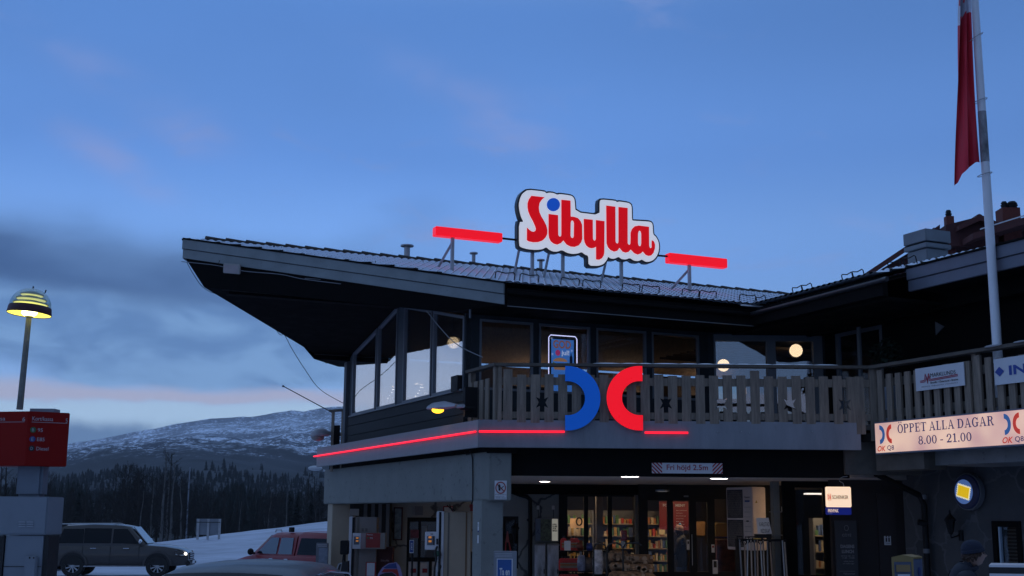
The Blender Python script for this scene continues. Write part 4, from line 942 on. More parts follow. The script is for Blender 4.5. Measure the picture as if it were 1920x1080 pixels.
def open_sign():
    P = Vector((atY(1640, 820, 21.9).x, 21.9, 0)); n = -VD
    q = lambda px, py: onP(px, py, P, VD)
    TL, BL_, TRt, BR = q(1639, 790.8), q(1641.5, 851), q(1936, 764.7), q(1936, 836)
    X = -UD; z1 = (TL.z+q(1920, 766.2).z)/2; z0 = (BL_.z+q(1920, 836.7).z)/2
    o = Vector((TL.x, TL.y, 0)); Wd = (TRt-TL).dot(X)
    r = thing('opening_hours_sign', 'long lit sign board with opening hours under the right balcony', 'sign', o+ZD*z0)
    m = MB(); m.obox(o+ZD*z0, X*Wd, VD*.18, ZD*(z1-z0)); m.build('sign_frame', mat('sign_frame_grey', (.13, .15, .2), .5), r)
    lf = bpy.data.materials.new('lit_peach_panel'); lf.use_nodes = True; nt = lf.node_tree; b = nt.nodes['Principled BSDF']; b.inputs['Base Color'].default_value = (.6, .45, .4, 1); b.inputs['Roughness'].default_value = .35
    tc = nt.nodes.new('ShaderNodeTexCoord'); nz = nt.nodes.new('ShaderNodeTexNoise'); nz.inputs['Scale'].default_value = 1.6; nz.inputs['Detail'].default_value = 1; nt.links.new(tc.outputs['Object'], nz.inputs[0])
    rp = nt.nodes.new('ShaderNodeValToRGB'); rp.color_ramp.elements[0].position = .35; rp.color_ramp.elements[0].color = (.56, .31, .26, 1); rp.color_ramp.elements[1].position = .66; rp.color_ramp.elements[1].color = (.84, .55, .38, 1)
    nt.links.new(nz.outputs[0], rp.inputs[0]); nt.links.new(rp.outputs[0], b.inputs['Emission Color']); b.inputs['Emission Strength'].default_value = .82
    m = MB(); m.obox(o+ZD*(z0+.025)+X*.02-VD*.006, X*(Wd-.04), VD*.006, ZD*(z1-z0-.05)); m.build('lit_panel', lf, r)
    sx = lambda px: (q(px, 810)-o).dot(X)
    ink = mat('sign_navy', (.04, .05, .16), .6, emit=(.04, .05, .16), es=.35)
    H = z1-z0; f = -VD*.010
    m = MB()
    serif_text(m, 'ÖPPET ALLA DAGAR', o+X*sx(1684)+ZD*(z0+H*.60)+f, X, ZD, H*.265, sx(1866)-sx(1684)); m.build('lettering', ink, r); m = MB()
    serif_text(m, '8.00 - 21.00', o+X*sx(1722)+ZD*(z0+H*.215)+f, X, ZD, H*.25, sx(1822)-sx(1722)); m.build('lettering', ink, r)
    rm = mat('sign_red_ink', (.5, .04, .03), .5, emit=(.6, .05, .03), es=.55); bl = mat('sign_blue_ink', (.03, .1, .3), .5, emit=(.04, .13, .34), es=.5)
    for ex in (1661, 1899): m = MB(); halves(m, o+X*sx(ex)+ZD*(z0+H*.60)-VD*.008, X, H*.58); m.build('emblem', [bl, rm], r)
    for a, b_ in ((1644.5, 1676), (1879, 1920)):
        w = sx(b_)-sx(a); x = sx(a)
        m = MB(); m.text('OK', o+X*(x+w*.26)+ZD*(z0+H*.17)+f, X, ZD, w*.50, H*.17, bold=.02, shear=.3); m.build('emblem_lettering', rm, r)
        m = MB(); m.text('Q8', o+X*(x+w*.79)+ZD*(z0+H*.17)+f, X, ZD, w*.40, H*.17, bold=.01); m.build('emblem_lettering', ink, r)
    return P
PS = open_sign()
# ================================================================ balcony railings
def railings():
    wd = M['wood']; rz = 4.59
    # front
    Yf = 22.02; k = Yf/2349
    r = thing('balcony_railing', 'weathered wooden balcony railing with star cut-outs, facing the forecourt', 'railing', (3, Yf, 3.6))
    x_of = lambda px, py=740: atY(px, py, Yf).x
    stars = (1015.2, 1241, 1344.5, 1471.4, 1575)
    zt = atY(1100, 702.5, Yf).z; zb = 3.60; zs = atY(1200, 756, Yf).z
    m = MB(); rr = random.Random(8)
    def picket(xa, xb, z0, z1, notches=()):
        pl = [(xa, z0), (xb, z0)]
        for side, zc in notches:
            if side == 'R': pl += [(xb, zc-7*k), (xb-7.5*k, zc-10.5*k), (xb-2*k, zc), (xb-7.5*k, zc+10.5*k), (xb, zc+7*k)]
        pl += [(xb, z1), (xa, z1)]
        for side, zc in notches:
            if side == 'L': pl += [(xa, zc+7*k), (xa+7.5*k, zc+10.5*k), (xa+2*k, zc), (xa+7.5*k, zc-10.5*k), (xa, zc-7*k)]
        dy = rr.uniform(-.004, .004)
        m.slab([Vector((x, Yf-.02+dy, z)) for x, z in pl], YD*.024)
    px = 943.5; i = 0; cs = []
    while px < 1600: cs.append(px); px += 25.75
    # keep the star gaps centred between two pickets
    def nearest_gap(s): return min(range(len(cs)-1), key=lambda j: abs(cs[j]+17+4.4-s))
    gaps = {nearest_gap(s): s for s in stars}
    for j, c in enumerate(cs):
        a, b = x_of(c), x_of(c+17.2); no = []
        if j in gaps: no.append(('R', zs))
        if j-1 in gaps: no.append(('L', zs))
        z1 = rz-.05 if j in (0, 18) else zt+rr.uniform(-.012, .012)
        picket(a, b, zb-rr.uniform(0, .02), z1, no)
    picket(x_of(1603), x_of(1620), 3.42, zt)
    m.build('pickets', wd, r)
    m = MB(); m.box(x_of(930), x_of(1652), Yf+.01, Yf+.045, zt-.19, zt-.05); m.box(x_of(930), x_of(1652), Yf+.01, Yf+.045, 3.66, 3.78); m.build('rail', M['wood'], r)
    m = MB(); x0 = x_of(929); x1 = 6.50; m.slab([Vector((x0, Yf-.07, rz)), Vector((x1, Yf-.07, rz)), Vector((x1, Yf+.09, rz)), Vector((x0, Yf+.09, rz))], ZD*.055); m.build('top_rail', M['railw'], r, bevel=.005)
    m = MB(); 
    x = x_of(1112)
    while x < x_of(1562):
        w = rr.uniform(.25, .6); m.ball((x+w/2, Yf, rz+.055), w/2, 10, 6, (1.12, .14/w, .042/w)); x += w*.93
    m.build('rail_snow', M['snow'], r, smooth=True)
    for a, b in ((933, 941), (1631, 1649)):
        m = MB(); m.box(x_of(a), x_of(b), Yf-.03, Yf+.07, 3.3 if a > 1000 else 3.6, rz); m.build('post', wd, r, bevel=.005)
    # short return on the left
    xc = x_of(930); O = Vector((xc, Yf, 0)); L_ = (CC-O).dot(UD)*1.0
    L_ = (onP(879, 702, O, VD)-O).dot(UD)
    r = thing('balcony_railing', 'short stretch of wooden railing returning to the corner of the gable wall', 'railing', O+ZD*3.6)
    m = MB(); n = 5
    for j in range(4): s = .28+j*.27; m.obox(O+UD*s+ZD*3.5-VD*.03, UD*.17, VD*.024, ZD*(zt-3.5-.05))
    m.build('pickets', wd, r)
    m = MB(); m.obox(O+UD*-.05+ZD*rz-VD*.07, UD*(L_+.05), VD*.15, ZD*.055); m.build('top_rail', M['railw'], r)
    m = MB(); m.obox(O+ZD*3.4-VD*.02, UD*.1, VD*.1, ZD*(rz-3.4)); m.build('post', wd, r); m = MB(); m.obox(O+UD*(L_-.15)+ZD*3.4-VD*.02, UD*.12, VD*.1, ZD*(rz-3.4)); m.build('post', wd, r)
    # right balcony, coming forward
    O = Vector((6.46, Yf, 0)); X = -UD
    r = thing('balcony_railing', 'wooden railing with thick upright boards above the opening hours sign', 'railing', O+ZD*3.6)
    m = MB()
    for j in range(20):
        s = .14+j*.232
        if 10.1 < j < 10.9: continue
        z1 = rz-.04 if j in (0, 10) else zt+.02+rr.uniform(-.02, .02)
        m.obox(O+X*s+ZD*3.3, X*.135, VD*.05, ZD*(z1-3.3))
    m.build('pickets', wd, r, bevel=.004)
    m = MB(); m.obox(O+ZD*rz-VD*.06, X*6.5, VD*.2, ZD*.055); m.build('top_rail', M['railw'], r)
    m = MB(); m.obox(O+X*.05+VD*.055+ZD*(zt-.2), X*6, VD*.04, ZD*.14); m.obox(O+X*.05+VD*.055+ZD*3.7, X*6, VD*.04, ZD*.14); m.build('rail', M['railw'], r)
    m = MB(); m.obox(O+X*2.37+VD*.05+ZD*3.3, X*.1, VD*.1, ZD*(rz-3.3)); m.build('post', wd, r)
    m = MB(); m.ball(O+X*2.9+ZD*(rz+.055), .25, 10, 6, (.5, 1, .06)); m.ball(O+X*3.45+ZD*(rz+.055), .2, 10, 6, (.5, 1, .06)); m.build('rail_snow', M['snow'], r, smooth=True)
    # far left corner of the gable side balcony
    c = onP(641, 780, PB(0, 7.9, 0), UD); 
    p = atY(622, 772, 31.2); q_ = atY(650, 765, 30.9)
    r = thing('balcony_railing', 'dark end of a wooden railing at the far left corner of the upper floor', 'railing', (p.x, p.y, 3.3))
    a = Vector((p.x, p.y, 0)); d = Vector((q_.x, q_.y, 0))-a; d.normalize(); zt2 = p.z
    m = MB(); m.obox(a+ZD*zt2-YD*.08-d*.08, d*.6, YD*.2, ZD*.05); m.build('top_rail', M['railw'], r)
    m = MB(); m.obox(a+ZD*3.0, d*.09, YD*.1, ZD*(zt2-3.0)); m.obox(a+ZD*3.0+d*.34, d*.05, YD*.1, ZD*(zt2-3.0)); m.build('post', wd, r)
    m = MB(); m.obox(a+ZD*3.1+d*.1, d*.2, YD*.05, ZD*(zt2-3.45)); m.build('pickets', M['black'], r)
railings()
def banners():
    O = Vector((6.46, 22.02, 0))-VD*.02; q = lambda px, py: onP(px, py, O, VD); X = -UD; n = -VD
    wm = mat('white_banner_sheet', (.58, .6, .64), .5, var=.04)
    def board(pl, pr, py0, py1, name, lab, cat):
        a = q(pl, py0); z0 = q(pl, py1).z; b = q(pr, py0); w = (b-a).dot(X); o = Vector((a.x, a.y, z0)); H = a.z-z0
        r = thing(name, lab, cat, o); m = MB(); m.obox(o, X*w, n*.015, ZD*H); m.build('panel', wm, r); return r, o, w, H
    r, o, w, H = board(1717, 1808.5, 692, 734, 'advertising_board', 'white board with a red zigzag letter M, screwed to the right railing', 'advertising board')
    f = n*.022; c = lambda a, b: o+X*w*a+ZD*H*b+f
    m = MB(); rd = mat('board_red', (.33, .02, .05), .6)
    def line(m, pts, t):
        for a, b in zip(pts, pts[1:]):
            A, B = c(*a), c(*b); d = (B-A); s = d.cross(n).normalized()*t; m.quad(A-s, B-s, B+s, A+s)
    line(m, [(.10, .42), (.19, .43), (.215, .72), (.25, .38), (.285, .72), (.32, .44), (.88, .50)], .007)
    line(m, [(.10, .36), (.21, .37), (.235, .62), (.255, .28), (.28, .62), (.30, .38), (.88, .44)], .006); m.build('drawn_mark', rd, r)
    m = MB(); m.text('MARKLUNDS', c(.58, .62), X, ZD, w*.52, H*.17); m.build('lettering', M['ink'], r); m = MB(); m.text('Brunflo • Östersund • Bräcke', c(.60, .30), X, ZD, w*.56, H*.10, bold=.02); m.build('lettering', M['ink'], r); m = MB(); m.text('063-77 07 20   info@marklunds.se   www.marklunds.se', c(.5, .15), X, ZD, w*.75, H*.06); m.build('lettering', M['ink'], r)
    r, o, w, H = board(1864, 1990, 674, 723, 'advertising_board', 'white board with a blue diamond and big blue letters, cut off by the picture edge', 'advertising board')
    c = lambda a, b: o+X*a+ZD*H*b+n*.022
    k = 19.4/2349; u = 1/.82
    m = MB(); d0 = (q(1876, 700)-o).dot(X); hw = .095; hh = H*.19
    m.quad(c(d0-hw, .5), c(d0, .5)-ZD*hh, c(d0+hw, .5), c(d0, .5)+ZD*hh); m.build('drawn_mark', M['blue'], r)
    a = (q(1894, 700)-o).dot(X); b = (q(1926, 700)-o).dot(X); m = MB(); m.text('IN', c((a+b)/2, .5), X, ZD, b-a, H*.36, bold=.03); m.build('lettering', M['blue'], r)
banners()
def flagpole():
    Y = 19.62; b = atY(1870, 655, Y); c = Vector((b.x, b.y, 0))
    r = thing('flagpole', 'tall white flagpole rising behind the right balcony railing', 'flagpole', c+ZD*3.6)
    m = MB(); m.tube([c+ZD*3.3, c+ZD*8, c+ZD*13], [.078, .068, .055], 16); m.build('pole', M['pole'], r, smooth=True)
    m = MB(); m.tube([c+ZD*7.75, c+ZD*8.62], [.0705, .0675], 16); m.build('pole_stain', mat('sooty_pole_patch', (.26, .26, .28), .6, var=.7, vs=3, stretch=(2, 2, 1)), r, smooth=True)
    fl = thing('flag', 'limp red and white flag hanging down the left side of the flagpole', 'flag', c+ZD*7.5)
    fr = mat('red_flag_cloth', (.6, .025, .05), .8, var=.12, vs=3, stretch=(6, 6, .4)); fw = mat('white_flag_cloth', (.6, .6, .68), .8)
    def sheet(fz0, fz1, mt, nm, nj=30):
        # columns across (0 at the pole), rows down; lower edge rises towards the pole
        m = MB(); ni = 16
        for j in range(nj+1):
            for i in range(ni+1):
                f = i/ni; z = fz1(f)+(fz0(f)-fz1(f))*j/nj
                wdt = .335+.05*min(1, max(0, (z-8)/2.5))*0+ .0
                x = c.x-.075-(10.4-z)*.0-f*(.385-.058*(z-7.76)); y = c.y+.0+.085*math.sin(f*9+z*.7)*f+.05*math.sin(f*15+z*.9)+.02*math.sin(f*26-z*1.3)
                if f > .8: y += .06*(f-.8)*5*math.sin(z*1.1)
                m.v.append(Vector((x, y, z)))
        for j in range(nj):
            for i in range(ni): m.f.append([j*(ni+1)+i, j*(ni+1)+i+1, (j+1)*(ni+1)+i+1, (j+1)*(ni+1)+i]); m.m.append(0)
        return m.build(nm, mt, fl, smooth=True)
    zz = lambda y: atY(1820, y, Y).z
    low = lambda f: zz(303+39*max(0, (f-.15))**1.2 if f < .85 else 303+39*f+2)
    up = lambda f: zz(24) if f < .5 else zz(24+(f-.5)*62)
    sheet(low, up, fr, 'red_cloth'); sheet(up, lambda f: 12.3, fw, 'white_cloth', 12)
    m = MB(); p = Vector((c.x-.075-.22, c.y-.09, zz(6))); 
    for a, b_ in (((0, -.09), (.02, .2)), ((.07, -.03), (.10, .2)), ((0, .05), (.09, .08)), ((.0, -.35), (.01, -.28))): m.tube([p+Vector((a[0], 0, a[1])), p+Vector((b_[0], 0, b_[1]))], .011, 5)
    m.build('flag_mark', fr, fl)
    for i, (px, py) in enumerate(((1834, 70), (1842.5, 189), (1852, 327))):
        z = zz(py); m = MB(); ctr = Vector((c.x-.02, c.y, z)); tl = (.25, .05, .0)[i]
        m.tube([ctr+Vector((.115*math.cos(t), .115*math.sin(t), .03*math.cos(t)*(1+tl*6))) for t in [k*math.pi/8 for k in range(17)]], .007, 5); m.build('ring', M['steel'], fl)
flagpole()
# ================================================================ ground floor: shop front, entrance, right wing
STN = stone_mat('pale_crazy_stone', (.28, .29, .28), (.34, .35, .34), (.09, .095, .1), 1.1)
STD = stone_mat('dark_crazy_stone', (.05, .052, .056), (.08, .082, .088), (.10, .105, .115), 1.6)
def wallY(px0, px1, Y, z0, z1, holes=(), th=.15):
    """wall square to the view between two picture columns at depth Y; holes are (px0,px1,py_top,py_bottom)"""
    a, b = atY(px0, 1000, Y).x, atY(px1, 1000, Y).x; m = MB(); hs = []
    for h in holes:
        x0, x1 = atY(h[0], 1000, Y).x, atY(h[1], 1000, Y).x; zt, zb = atY(h[0], h[2], Y).z, atY(h[0], h[3], Y).z
        hs.append([Vector((x0, Y, zb)), Vector((x1, Y, zb)), Vector((x1, Y, zt)), Vector((x0, Y, zt))])
    m.loops([[Vector((a, Y, z0)), Vector((b, Y, z0)), Vector((b, Y, z1)), Vector((a, Y, z1))]]+hs, YD*th); return m
def rectY(px0, py0, px1, py1, Y, th=.02):
    """board square to the view covering a picture rectangle at depth Y"""
    a, b = atY(px0, py0, Y), atY(px1, py1, Y); m = MB(); m.box(a.x, b.x, Y, Y+th, min(a.z, b.z), max(a.z, b.z)); return m
def shop():
    D = M['dark']
    # ---- left part behind the pumps
    Y = 33
    gl = [(768, 806, 972, 1046), (812, 862, 972, 1046), (768, 785, 1052, 1130), (790, 806, 1052, 1130), (812, 828, 1052, 1130)]
    wallY(640, 965, Y, -.4, 3.3, [(763, 866, 970, 1126)]).build('wall', STN, ST)
    m = wallY(763, 866, Y+.03, -.4, atY(763, 970, Y).z, [(768, 784, 978, 1045), (789, 826, 978, 1045), (831, 861, 978, 1045), (766, 784, 1053, 1120), (788, 805, 1053, 1120), (810, 861, 1053, 1120)], .08)
    d = m.build('door', M['iron'], ST)
    rectY(763, 970, 866, 1050, Y+.07, .01).build('pane', M['glassd'], d)
    for a, b in ((766, 784), (788, 805), (810, 828)):
        rectY(a, 1053, b, 1120, Y+.06, .02).build('door_panel', M['wpaint'], d)
        rectY(a+4, 1066, b-4, 1074, Y+.05, .005).build('sticker', M['red'], d)
    wallY(700, 900, Y+2.5, -.4, 3, ()).build('inner_wall', M['iwall'], ST)
    # cladding strips between the far column and the shop
    m = MB(); a = atY(655, 950, 32.6); b = atY(733, 950, 32.6); m.box(a.x, b.x, 32.6, 32.9, -.4, 3); m.build('wall', M['siding'], ST)
    for px in (683.5, 697.5, 711, 725.5): m = rectY(px-1.3, 945, px+1.3, 1090, 32.55, .06); m.build('trim', M['frame'], ST)
    rectY(656, 954, 672.5, 967, 32.5, .05).build('poster', M['wpaint'], ST)
    # white inner lining panel of the canopy, seen at the top
    rectY(778, 949, 793, 966, 32.95, .04).build('wall_panel', M['frame'], ST)
    # ---- stone wall right of the portal
    Y = 29.5
    wallY(938, 1062, Y, -.4, 3.3, [(943, 972, 968, 1066)]).build('wall', STN, ST)
    wn = wallY(943, 972, Y+.05, .6, atY(943, 968, Y).z, [(947, 969, 973, 1040)], .06).build('window', M['iron'], ST); rectY(947, 973, 969, 1060, Y+.08, .01).build('pane', M['glassd'], wn)
    rectY(940, 960, 975, 1080, Y+.4, .02).build('inner_wall', D, ST)
    m = MB(); z0 = 2.66
    m.obox(Vector((atY(955, 920, 29).x, 28.9, 2.45)), XD*3.3, YD*.5, ZD*.22); m.build('beam', M['black'], ST)
    Yp = 29.2; m = MB(); m.tube([atY(958, 921, Yp), atY(975, 928, Yp), atY(989, 932, Yp), atY(994, 938, Yp), Vector((atY(994.5, 960, Yp).x, Yp, 1.8)), Vector((atY(994.5, 960, Yp).x, Yp, -.2))], .05, 10); m.tube([atY(989, 973, Yp), atY(994, 978, Yp)], .035, 8)
    m.build('downpipe', M['iron'], ST, smooth=True)
    # ---- shop window
    hs = [(1064, 1095, 931, 1075), (1103, 1140, 931, 1075), (1148, 1189, 931, 1075)]
    f = wallY(1048, 1200, Y-.1, -.2, 2.68, hs, .12).build('shop_window', M['iron'], ST)
    for h in hs: rectY(h[0]-1, h[2]-1, h[1]+1, h[3], Y-.05, .012).build('pane', M['glassd'], f)
    rectY(1190, 915, 1200, 1150, Y-.25, .12).build('post', M['conc'], ST)
    # ---- entrance
    Y2 = 28.6
    hs = [(1215, 1252, 938, 1072), (1263, 1293, 938, 1072), (1306, 1327, 941, 1072), (1341, 1384, 936, 1072)]
    f = wallY(1198, 1470, Y2, -.2, 2.68, hs, .12).build('entrance_door', M['iron'], ST)
    for h in hs: rectY(h[0]-1, h[2]-1, h[1]+1, h[3], Y2+.05, .012).build('pane', M['glassd'], f)
    rectY(1297, 1002, 1299, 1060, Y2-.05, .03).build('handle', M['steel'], f)
    for (a, b, c, d, mt, nm) in ((1287.5, 1012, 1293, 1031, 'wpaint', 'sticker'), (1334, 1021, 1340, 1036, 'wpaint', 'sticker'), (1336, 1050, 1346, 1076, 'wpaint', 'sticker'), (1282, 929, 1291, 932, 'frame', 'door_sensor')):
        rectY(a, b, c, d, Y2-.01, .008).build(nm, M[mt], f)
    rectY(1289, 1015, 1292, 1020, Y2-.015, .004).build('sticker_print', M['ink'], f); rectY(1335.2, 1023, 1338.8, 1027, Y2-.015, .004).build('sticker_print', M['red'], f); rectY(1338, 1052, 1344, 1064, Y2-.015, .004).build('sticker_print', M['ink'], f)
    # ---- grey pillar, right window, dark wall with the toilets door
    rectY(1449, 902, 1470, 1200, 25.4, .3).build('column', M['conc'], ST)
    for y in (959, 1003): rectY(1448.5, y, 1471, y+1.6, 25.38, .33).build('cable_tie', M['frame'], ST)
    rectY(1466, 950, 1471, 960, 25.35, .05).build('junction_box', M['wpaint'], ST)
    f = wallY(1470, 1568, 25.2, -.2, 2.68, [(1493, 1546, 914, 1078)], .12).build('shop_window', M['black'], ST); rectY(1492, 913, 1547, 1090, 25.25, .012).build('pane', M['glassd'], f)
    wallY(1560, 1700, 24.1, -.2, 3.3).build('wall', mat('dark_brown_door_wall', (.02, .014, .013), .7, var=.3), ST)
    rectY(1644, 925, 1690, 1200, 24.05, .04).build('door', mat('dark_brown_door', (.025, .016, .015), .6), ST)
    # ---- stone wall of the right wing, in the plane of the upper wing wall
    O = Vector((Q3.x, Q3.y, 0)); X = -UD
    sq = lambda px, py: onP(px, py, O, VD)
    s_ = lambda px: (sq(px, 1000)-O).dot(X)
    za, zb = sq(1890, 977).z, sq(1890, 1062).z; w0, w1 = s_(1862), s_(1916)
    tw = lambda s, z: O+X*s+ZD*z
    sl, zt = s_(1697), 3.3
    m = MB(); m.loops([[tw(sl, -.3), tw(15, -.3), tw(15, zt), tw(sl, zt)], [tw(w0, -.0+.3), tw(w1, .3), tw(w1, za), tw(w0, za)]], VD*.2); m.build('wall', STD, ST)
    f = framed(ST, [(w0, .3), (w1, .3), (w1, za), (w0, za)], tw, -VD, .1, .1, -.03, glass('right_wing_glass', .8)); f.data.materials[0] = M['black']
    m = MB(); m.obox(tw(w0+.14, .4)-VD*.02, X*.035, VD*.05, ZD*(za-.5)); m.build('casement_edge', mat('pale_blue_window_edge', (.35, .45, .55), .4), f)
    m = MB(); 
    for k in range(28): m.obox(tw(w0+.2, .5+k*.06)+VD*.12, X*(w1-w0-.3), VD*.03, ZD*.025)
    m.build('blind', mat('dull_blind', (.1, .11, .1), .7), f)
    m = MB(); m.obox(tw(w0-.5, .3)+VD*.5, X*3, VD*.1, ZD*2.6); m.build('inner_wall', D, ST)
    # ground-floor downpipe on the stone wall, with pale clips
    p = sq(1745, 1000); a = p-VD*.12; m = MB(); j0 = Vector((a.x, a.y, 2.30)); m.tube([j0-XD*1.05-YD*.6+ZD*.45, j0+ZD*.08-XD*.08, Vector((a.x, a.y, 2.2)), Vector((a.x, a.y, -.2))], .055, 10); dpp = m.build('downpipe', M['iron'], ST, smooth=True)
    for py in (932, 1033): z = sq(1745, py).z; m = MB(); m.tube([Vector((a.x, a.y, z-.04)), Vector((a.x, a.y, z+.04))], .062, 12); m.build('pipe_clip', M['frame'], dpp)
    # concrete lintel slab under the right balcony
    P = Vector((atY(1745, 862, 21.2).x, 21.2, 0)); q = onP(1745.5, 873, P, VD)
    m = MB(); zlo = q.z; m.obox(P+ZD*zlo, X*7, VD*2.6, ZD*.52); m.build('balcony_slab', M['conc2'], ST)
    m = MB(); m.box(6.0, P.x+.2, 22.3, 22.5, 2.72, 3.3); m.obox(Vector((6.5, 22.1, 2.78)), X*1.2, VD*.5, ZD*.5); m.build('beam', M['railw'], ST)
    # closing walls, shop floor, ceiling and end walls so the building is solid
    m = MB(); m.box(-4.9, 9.5, 36.0, 36.2, -.4, 3.2); m.build('inner_wall', M['iwall'], ST)
    m = MB(); m.box(-5, 7.9, 28.9, 36.9, -.02, .02); m.build('floor', M['floor'], ST)
    m = MB(); m.box(8.2, 8.4, 24, 37, -.2, 3.4); m.build('inner_wall', D, ST)
    for (x, y, w) in ((.9, 22.9, 0), ): pass
    # lit ceiling downlights: thin discs set into the canopy ceiling
    k = 0
    for px, py, r_, lab in ((1021, 902.5, .12, 'lit round ceiling lamp in the canopy, upper of the two by the portal'), (1017.5, 914, .13, 'lit round ceiling lamp in the canopy, lower of the two by the portal'), (1181, 893.6, .17, 'lit round ceiling lamp in the canopy above the shop window'), (1348, 897, .17, 'lit round ceiling lamp in the canopy above the entrance'), (1242, 921, .14, 'dim round ceiling lamp by the entrance doors')):
        k += 1; p = onZ(px, py, 2.67) if k != 5 else onZ(px, 921, 2.52)
        r = thing('ceiling_lamp', lab, 'ceiling lamp', p, 'round lamps in the canopy ceiling')
        m = MB(); m.lathe([(0, 0), (r_, 0), (r_, -.006), (r_*1.12, -.006), (r_*1.12, .03)], p, 24); m.build('lamp_ring', M['steel'], r)
        m = MB(); m.lathe([(0, -.012), (r_*.7, -.010), (r_*.98, -.003)], p, 24); m.build('lamp_glass', mat('lit_lamp_glass', (.9, .9, .9), .4, emit=(1, .93, .85), es=(16 if k != 5 else .12)), r)
    # fluorescent tube in the right shop room
    p = atY(1530, 927, 27.5); r = tag(MB().obox(p-XD*.2, XD*.4, YD*.3, ZD*.03).build('tube_lamp', emis('cool_tube_light', (1, .93, .85), 1.2)), 'lit tube lamp seen through the shop window behind the hanging sign', 'lamp')
    # warm light panels added inside the shop to brighten the shelf fronts
    for x, y, lab in ((1.8, 30.5, 'added light panel on the shop ceiling, behind the shop window'), (4.3, 30.2, 'added light panel on the shop ceiling, behind the entrance doors'), (6.6, 25.95, 'added light panel on the shop ceiling, by the shelf with garden goods')):
        tag(MB().box(x-.5, x+.5, y-.2, y+.2, 2.60, 2.64).build('shelf_fill_panel', emis('warm_fill_panel', (1, .72, .42), 12)), lab, 'lamp', 'added light panels on the shop ceiling')
shop()
def upstairs():
    g = 'globe lamps in the upper room'
    for px, py, Y, rp, lab in ((849.5, 642.5, 25.6, 11.3, 'lit globe lamp hanging behind the gable window'), (987, 601, 26.0, 9.5, 'lit globe lamp high behind the leftmost window of the long wall'), (1232, 618, 27.0, 9.5, 'lit globe lamp high behind the fourth window of the long wall'), (1356.5, 685, 27.3, 11.8, 'lit globe lamp behind the balcony railing and the left door pane'), (1492.5, 657.3, 26.9, 12.4, 'lit globe lamp seen in the middle of the balcony door')):
        p = atY(px, py, Y); rd = rp*Y/2349; r = thing('globe_lamp', lab, 'lamp', p, g)
        m = MB(); m.ball(p, rd, 24, 16); m.build('globe', M['globe'], r, smooth=True)
        m = MB(); m.lathe([(.035, rd*.95), (.035, rd*1.25), (.0, rd*1.3)], p, 10); m.tube([p+ZD*rd*1.2, p+ZD*(rd*1.2+.35)], .008, 6); m.build('lamp_cord', M['iron'], r)
    # christmas poster in a lit tube frame, hung inside the window
    u = .32; q = lambda px, py: onU(px, py, u); X = VD; n = -UD
    a = q(1028, 700); b = q(1081, 700); zt = q(1028, 628).z; zb = 4.1
    o = Vector((a.x, a.y, zb)); W = (b-a).dot(X); H = zt-zb
    r = thing('christmas_poster', 'blue christmas burger poster in a lit tube frame behind the second window', 'poster', o)
    m = MB(); m.obox(o+X*.03, X*(W-.06), -n*.04, ZD*(H-.03)); m.build('poster_frame', M['iron'], r)
    k = mat('lit_blue_poster', (.05, .16, .42), .5, emit=(.05, .17, .50), es=.75)
    m = MB(); m.obox(o+X*.065+n*.004, X*(W-.13), n*.003, ZD*(H-.075)); m.build('poster_sheet', k, r)
    m = MB(); pts = [o+X*.0+ZD*0, o+ZD*(H-.05), o+X*.04+ZD*H, o+X*(W-.04)+ZD*H, o+X*W+ZD*(H-.05), o+X*W]; m.tube([p+n*.02 for p in pts], .009, 6); m.build('tube_frame', emis('cold_tube_light', (.75, .7, 1), 1.6), r)
    c = lambda px, py: q(px, py)+n*.012
    em = lambda nm, col, e: mat(nm, col, .6, emit=col, es=e)
    m = MB(); A, B = c(1036.5, 646), c(1070, 646); m.text('GOD', (A+B)/2, X, ZD, (B-A).length, .17, bold=.035); m.build('lettering', em('poster_brown', (.26, .1, .08), .7), r)
    m = MB(); A, B = c(1052, 663), c(1067, 663); m.text('jul!', (A+B)/2, X, ZD, (B-A).length, .13, bold=.03); m.build('lettering', em('poster_white', (.55, .6, .75), .7), r)
    m = MB(); p = c(1045.5, 661.5); m.slab([p+X*.055*math.cos(t)+ZD*.062*math.sin(t) for t in [i*math.pi/9 for i in range(18)]], n*.002); m.build('bauble', em('poster_pink', (.5, .04, .16), .6), r)
    m = MB(); p = c(1050, 678)
    m.slab([p+X*(.16*math.cos(t))+ZD*(.075*max(0, math.sin(t))) for t in [i*math.pi/12 for i in range(13)]], n*.002); m.build('burger_bun', em('poster_bun', (.42, .2, .09), .6), r)
    m = MB(); m.slab([p+X*dx+ZD*dz for dx, dz in ((-.17, -.01), (-.1, -.04), (0, -.06), (.1, -.035), (.17, -.015), (.16, -.09), (0, -.11), (-.16, -.08))], n*.002); m.build('burger_filling', em('poster_salad', (.1, .16, .05), .6), r)
    m = MB(); m.slab([p+X*dx+ZD*(dz-.0) for dx, dz in ((-.15, -.10), (.15, -.10), (.13, -.17), (-.13, -.17))], n*.002); m.build('burger_bun', em('poster_bun2', (.36, .17, .08), .6), r)
    m = MB(); p = c(1070, 672); m.slab([p+X*dx+ZD*dz for dx, dz in ((-.03, -.14), (.035, -.14), (.035, .02), (.012, .06), (.012, .1), (-.008, .1), (-.008, .06), (-.03, .02))], n*.0025); m.build('bottle', M['navy'], r)
    m = MB()
    for px, py in ((1034, 634.5), (1035.5, 664), (1071.5, 658)):
        p = c(px, py)
        for i in range(3): t = i*math.pi/3+.3; d = X*math.cos(t)+ZD*math.sin(t); m.tube([p-d*.03, p+d*.03], .003, 4)
    m.build('snowflake', em('poster_white', (.55, .6, .75), .6), r)
    # candle lights in the gable windows: small pyramids of points
    wb = emis('tiny_warm_bulb', (1, .8, .6), 9)
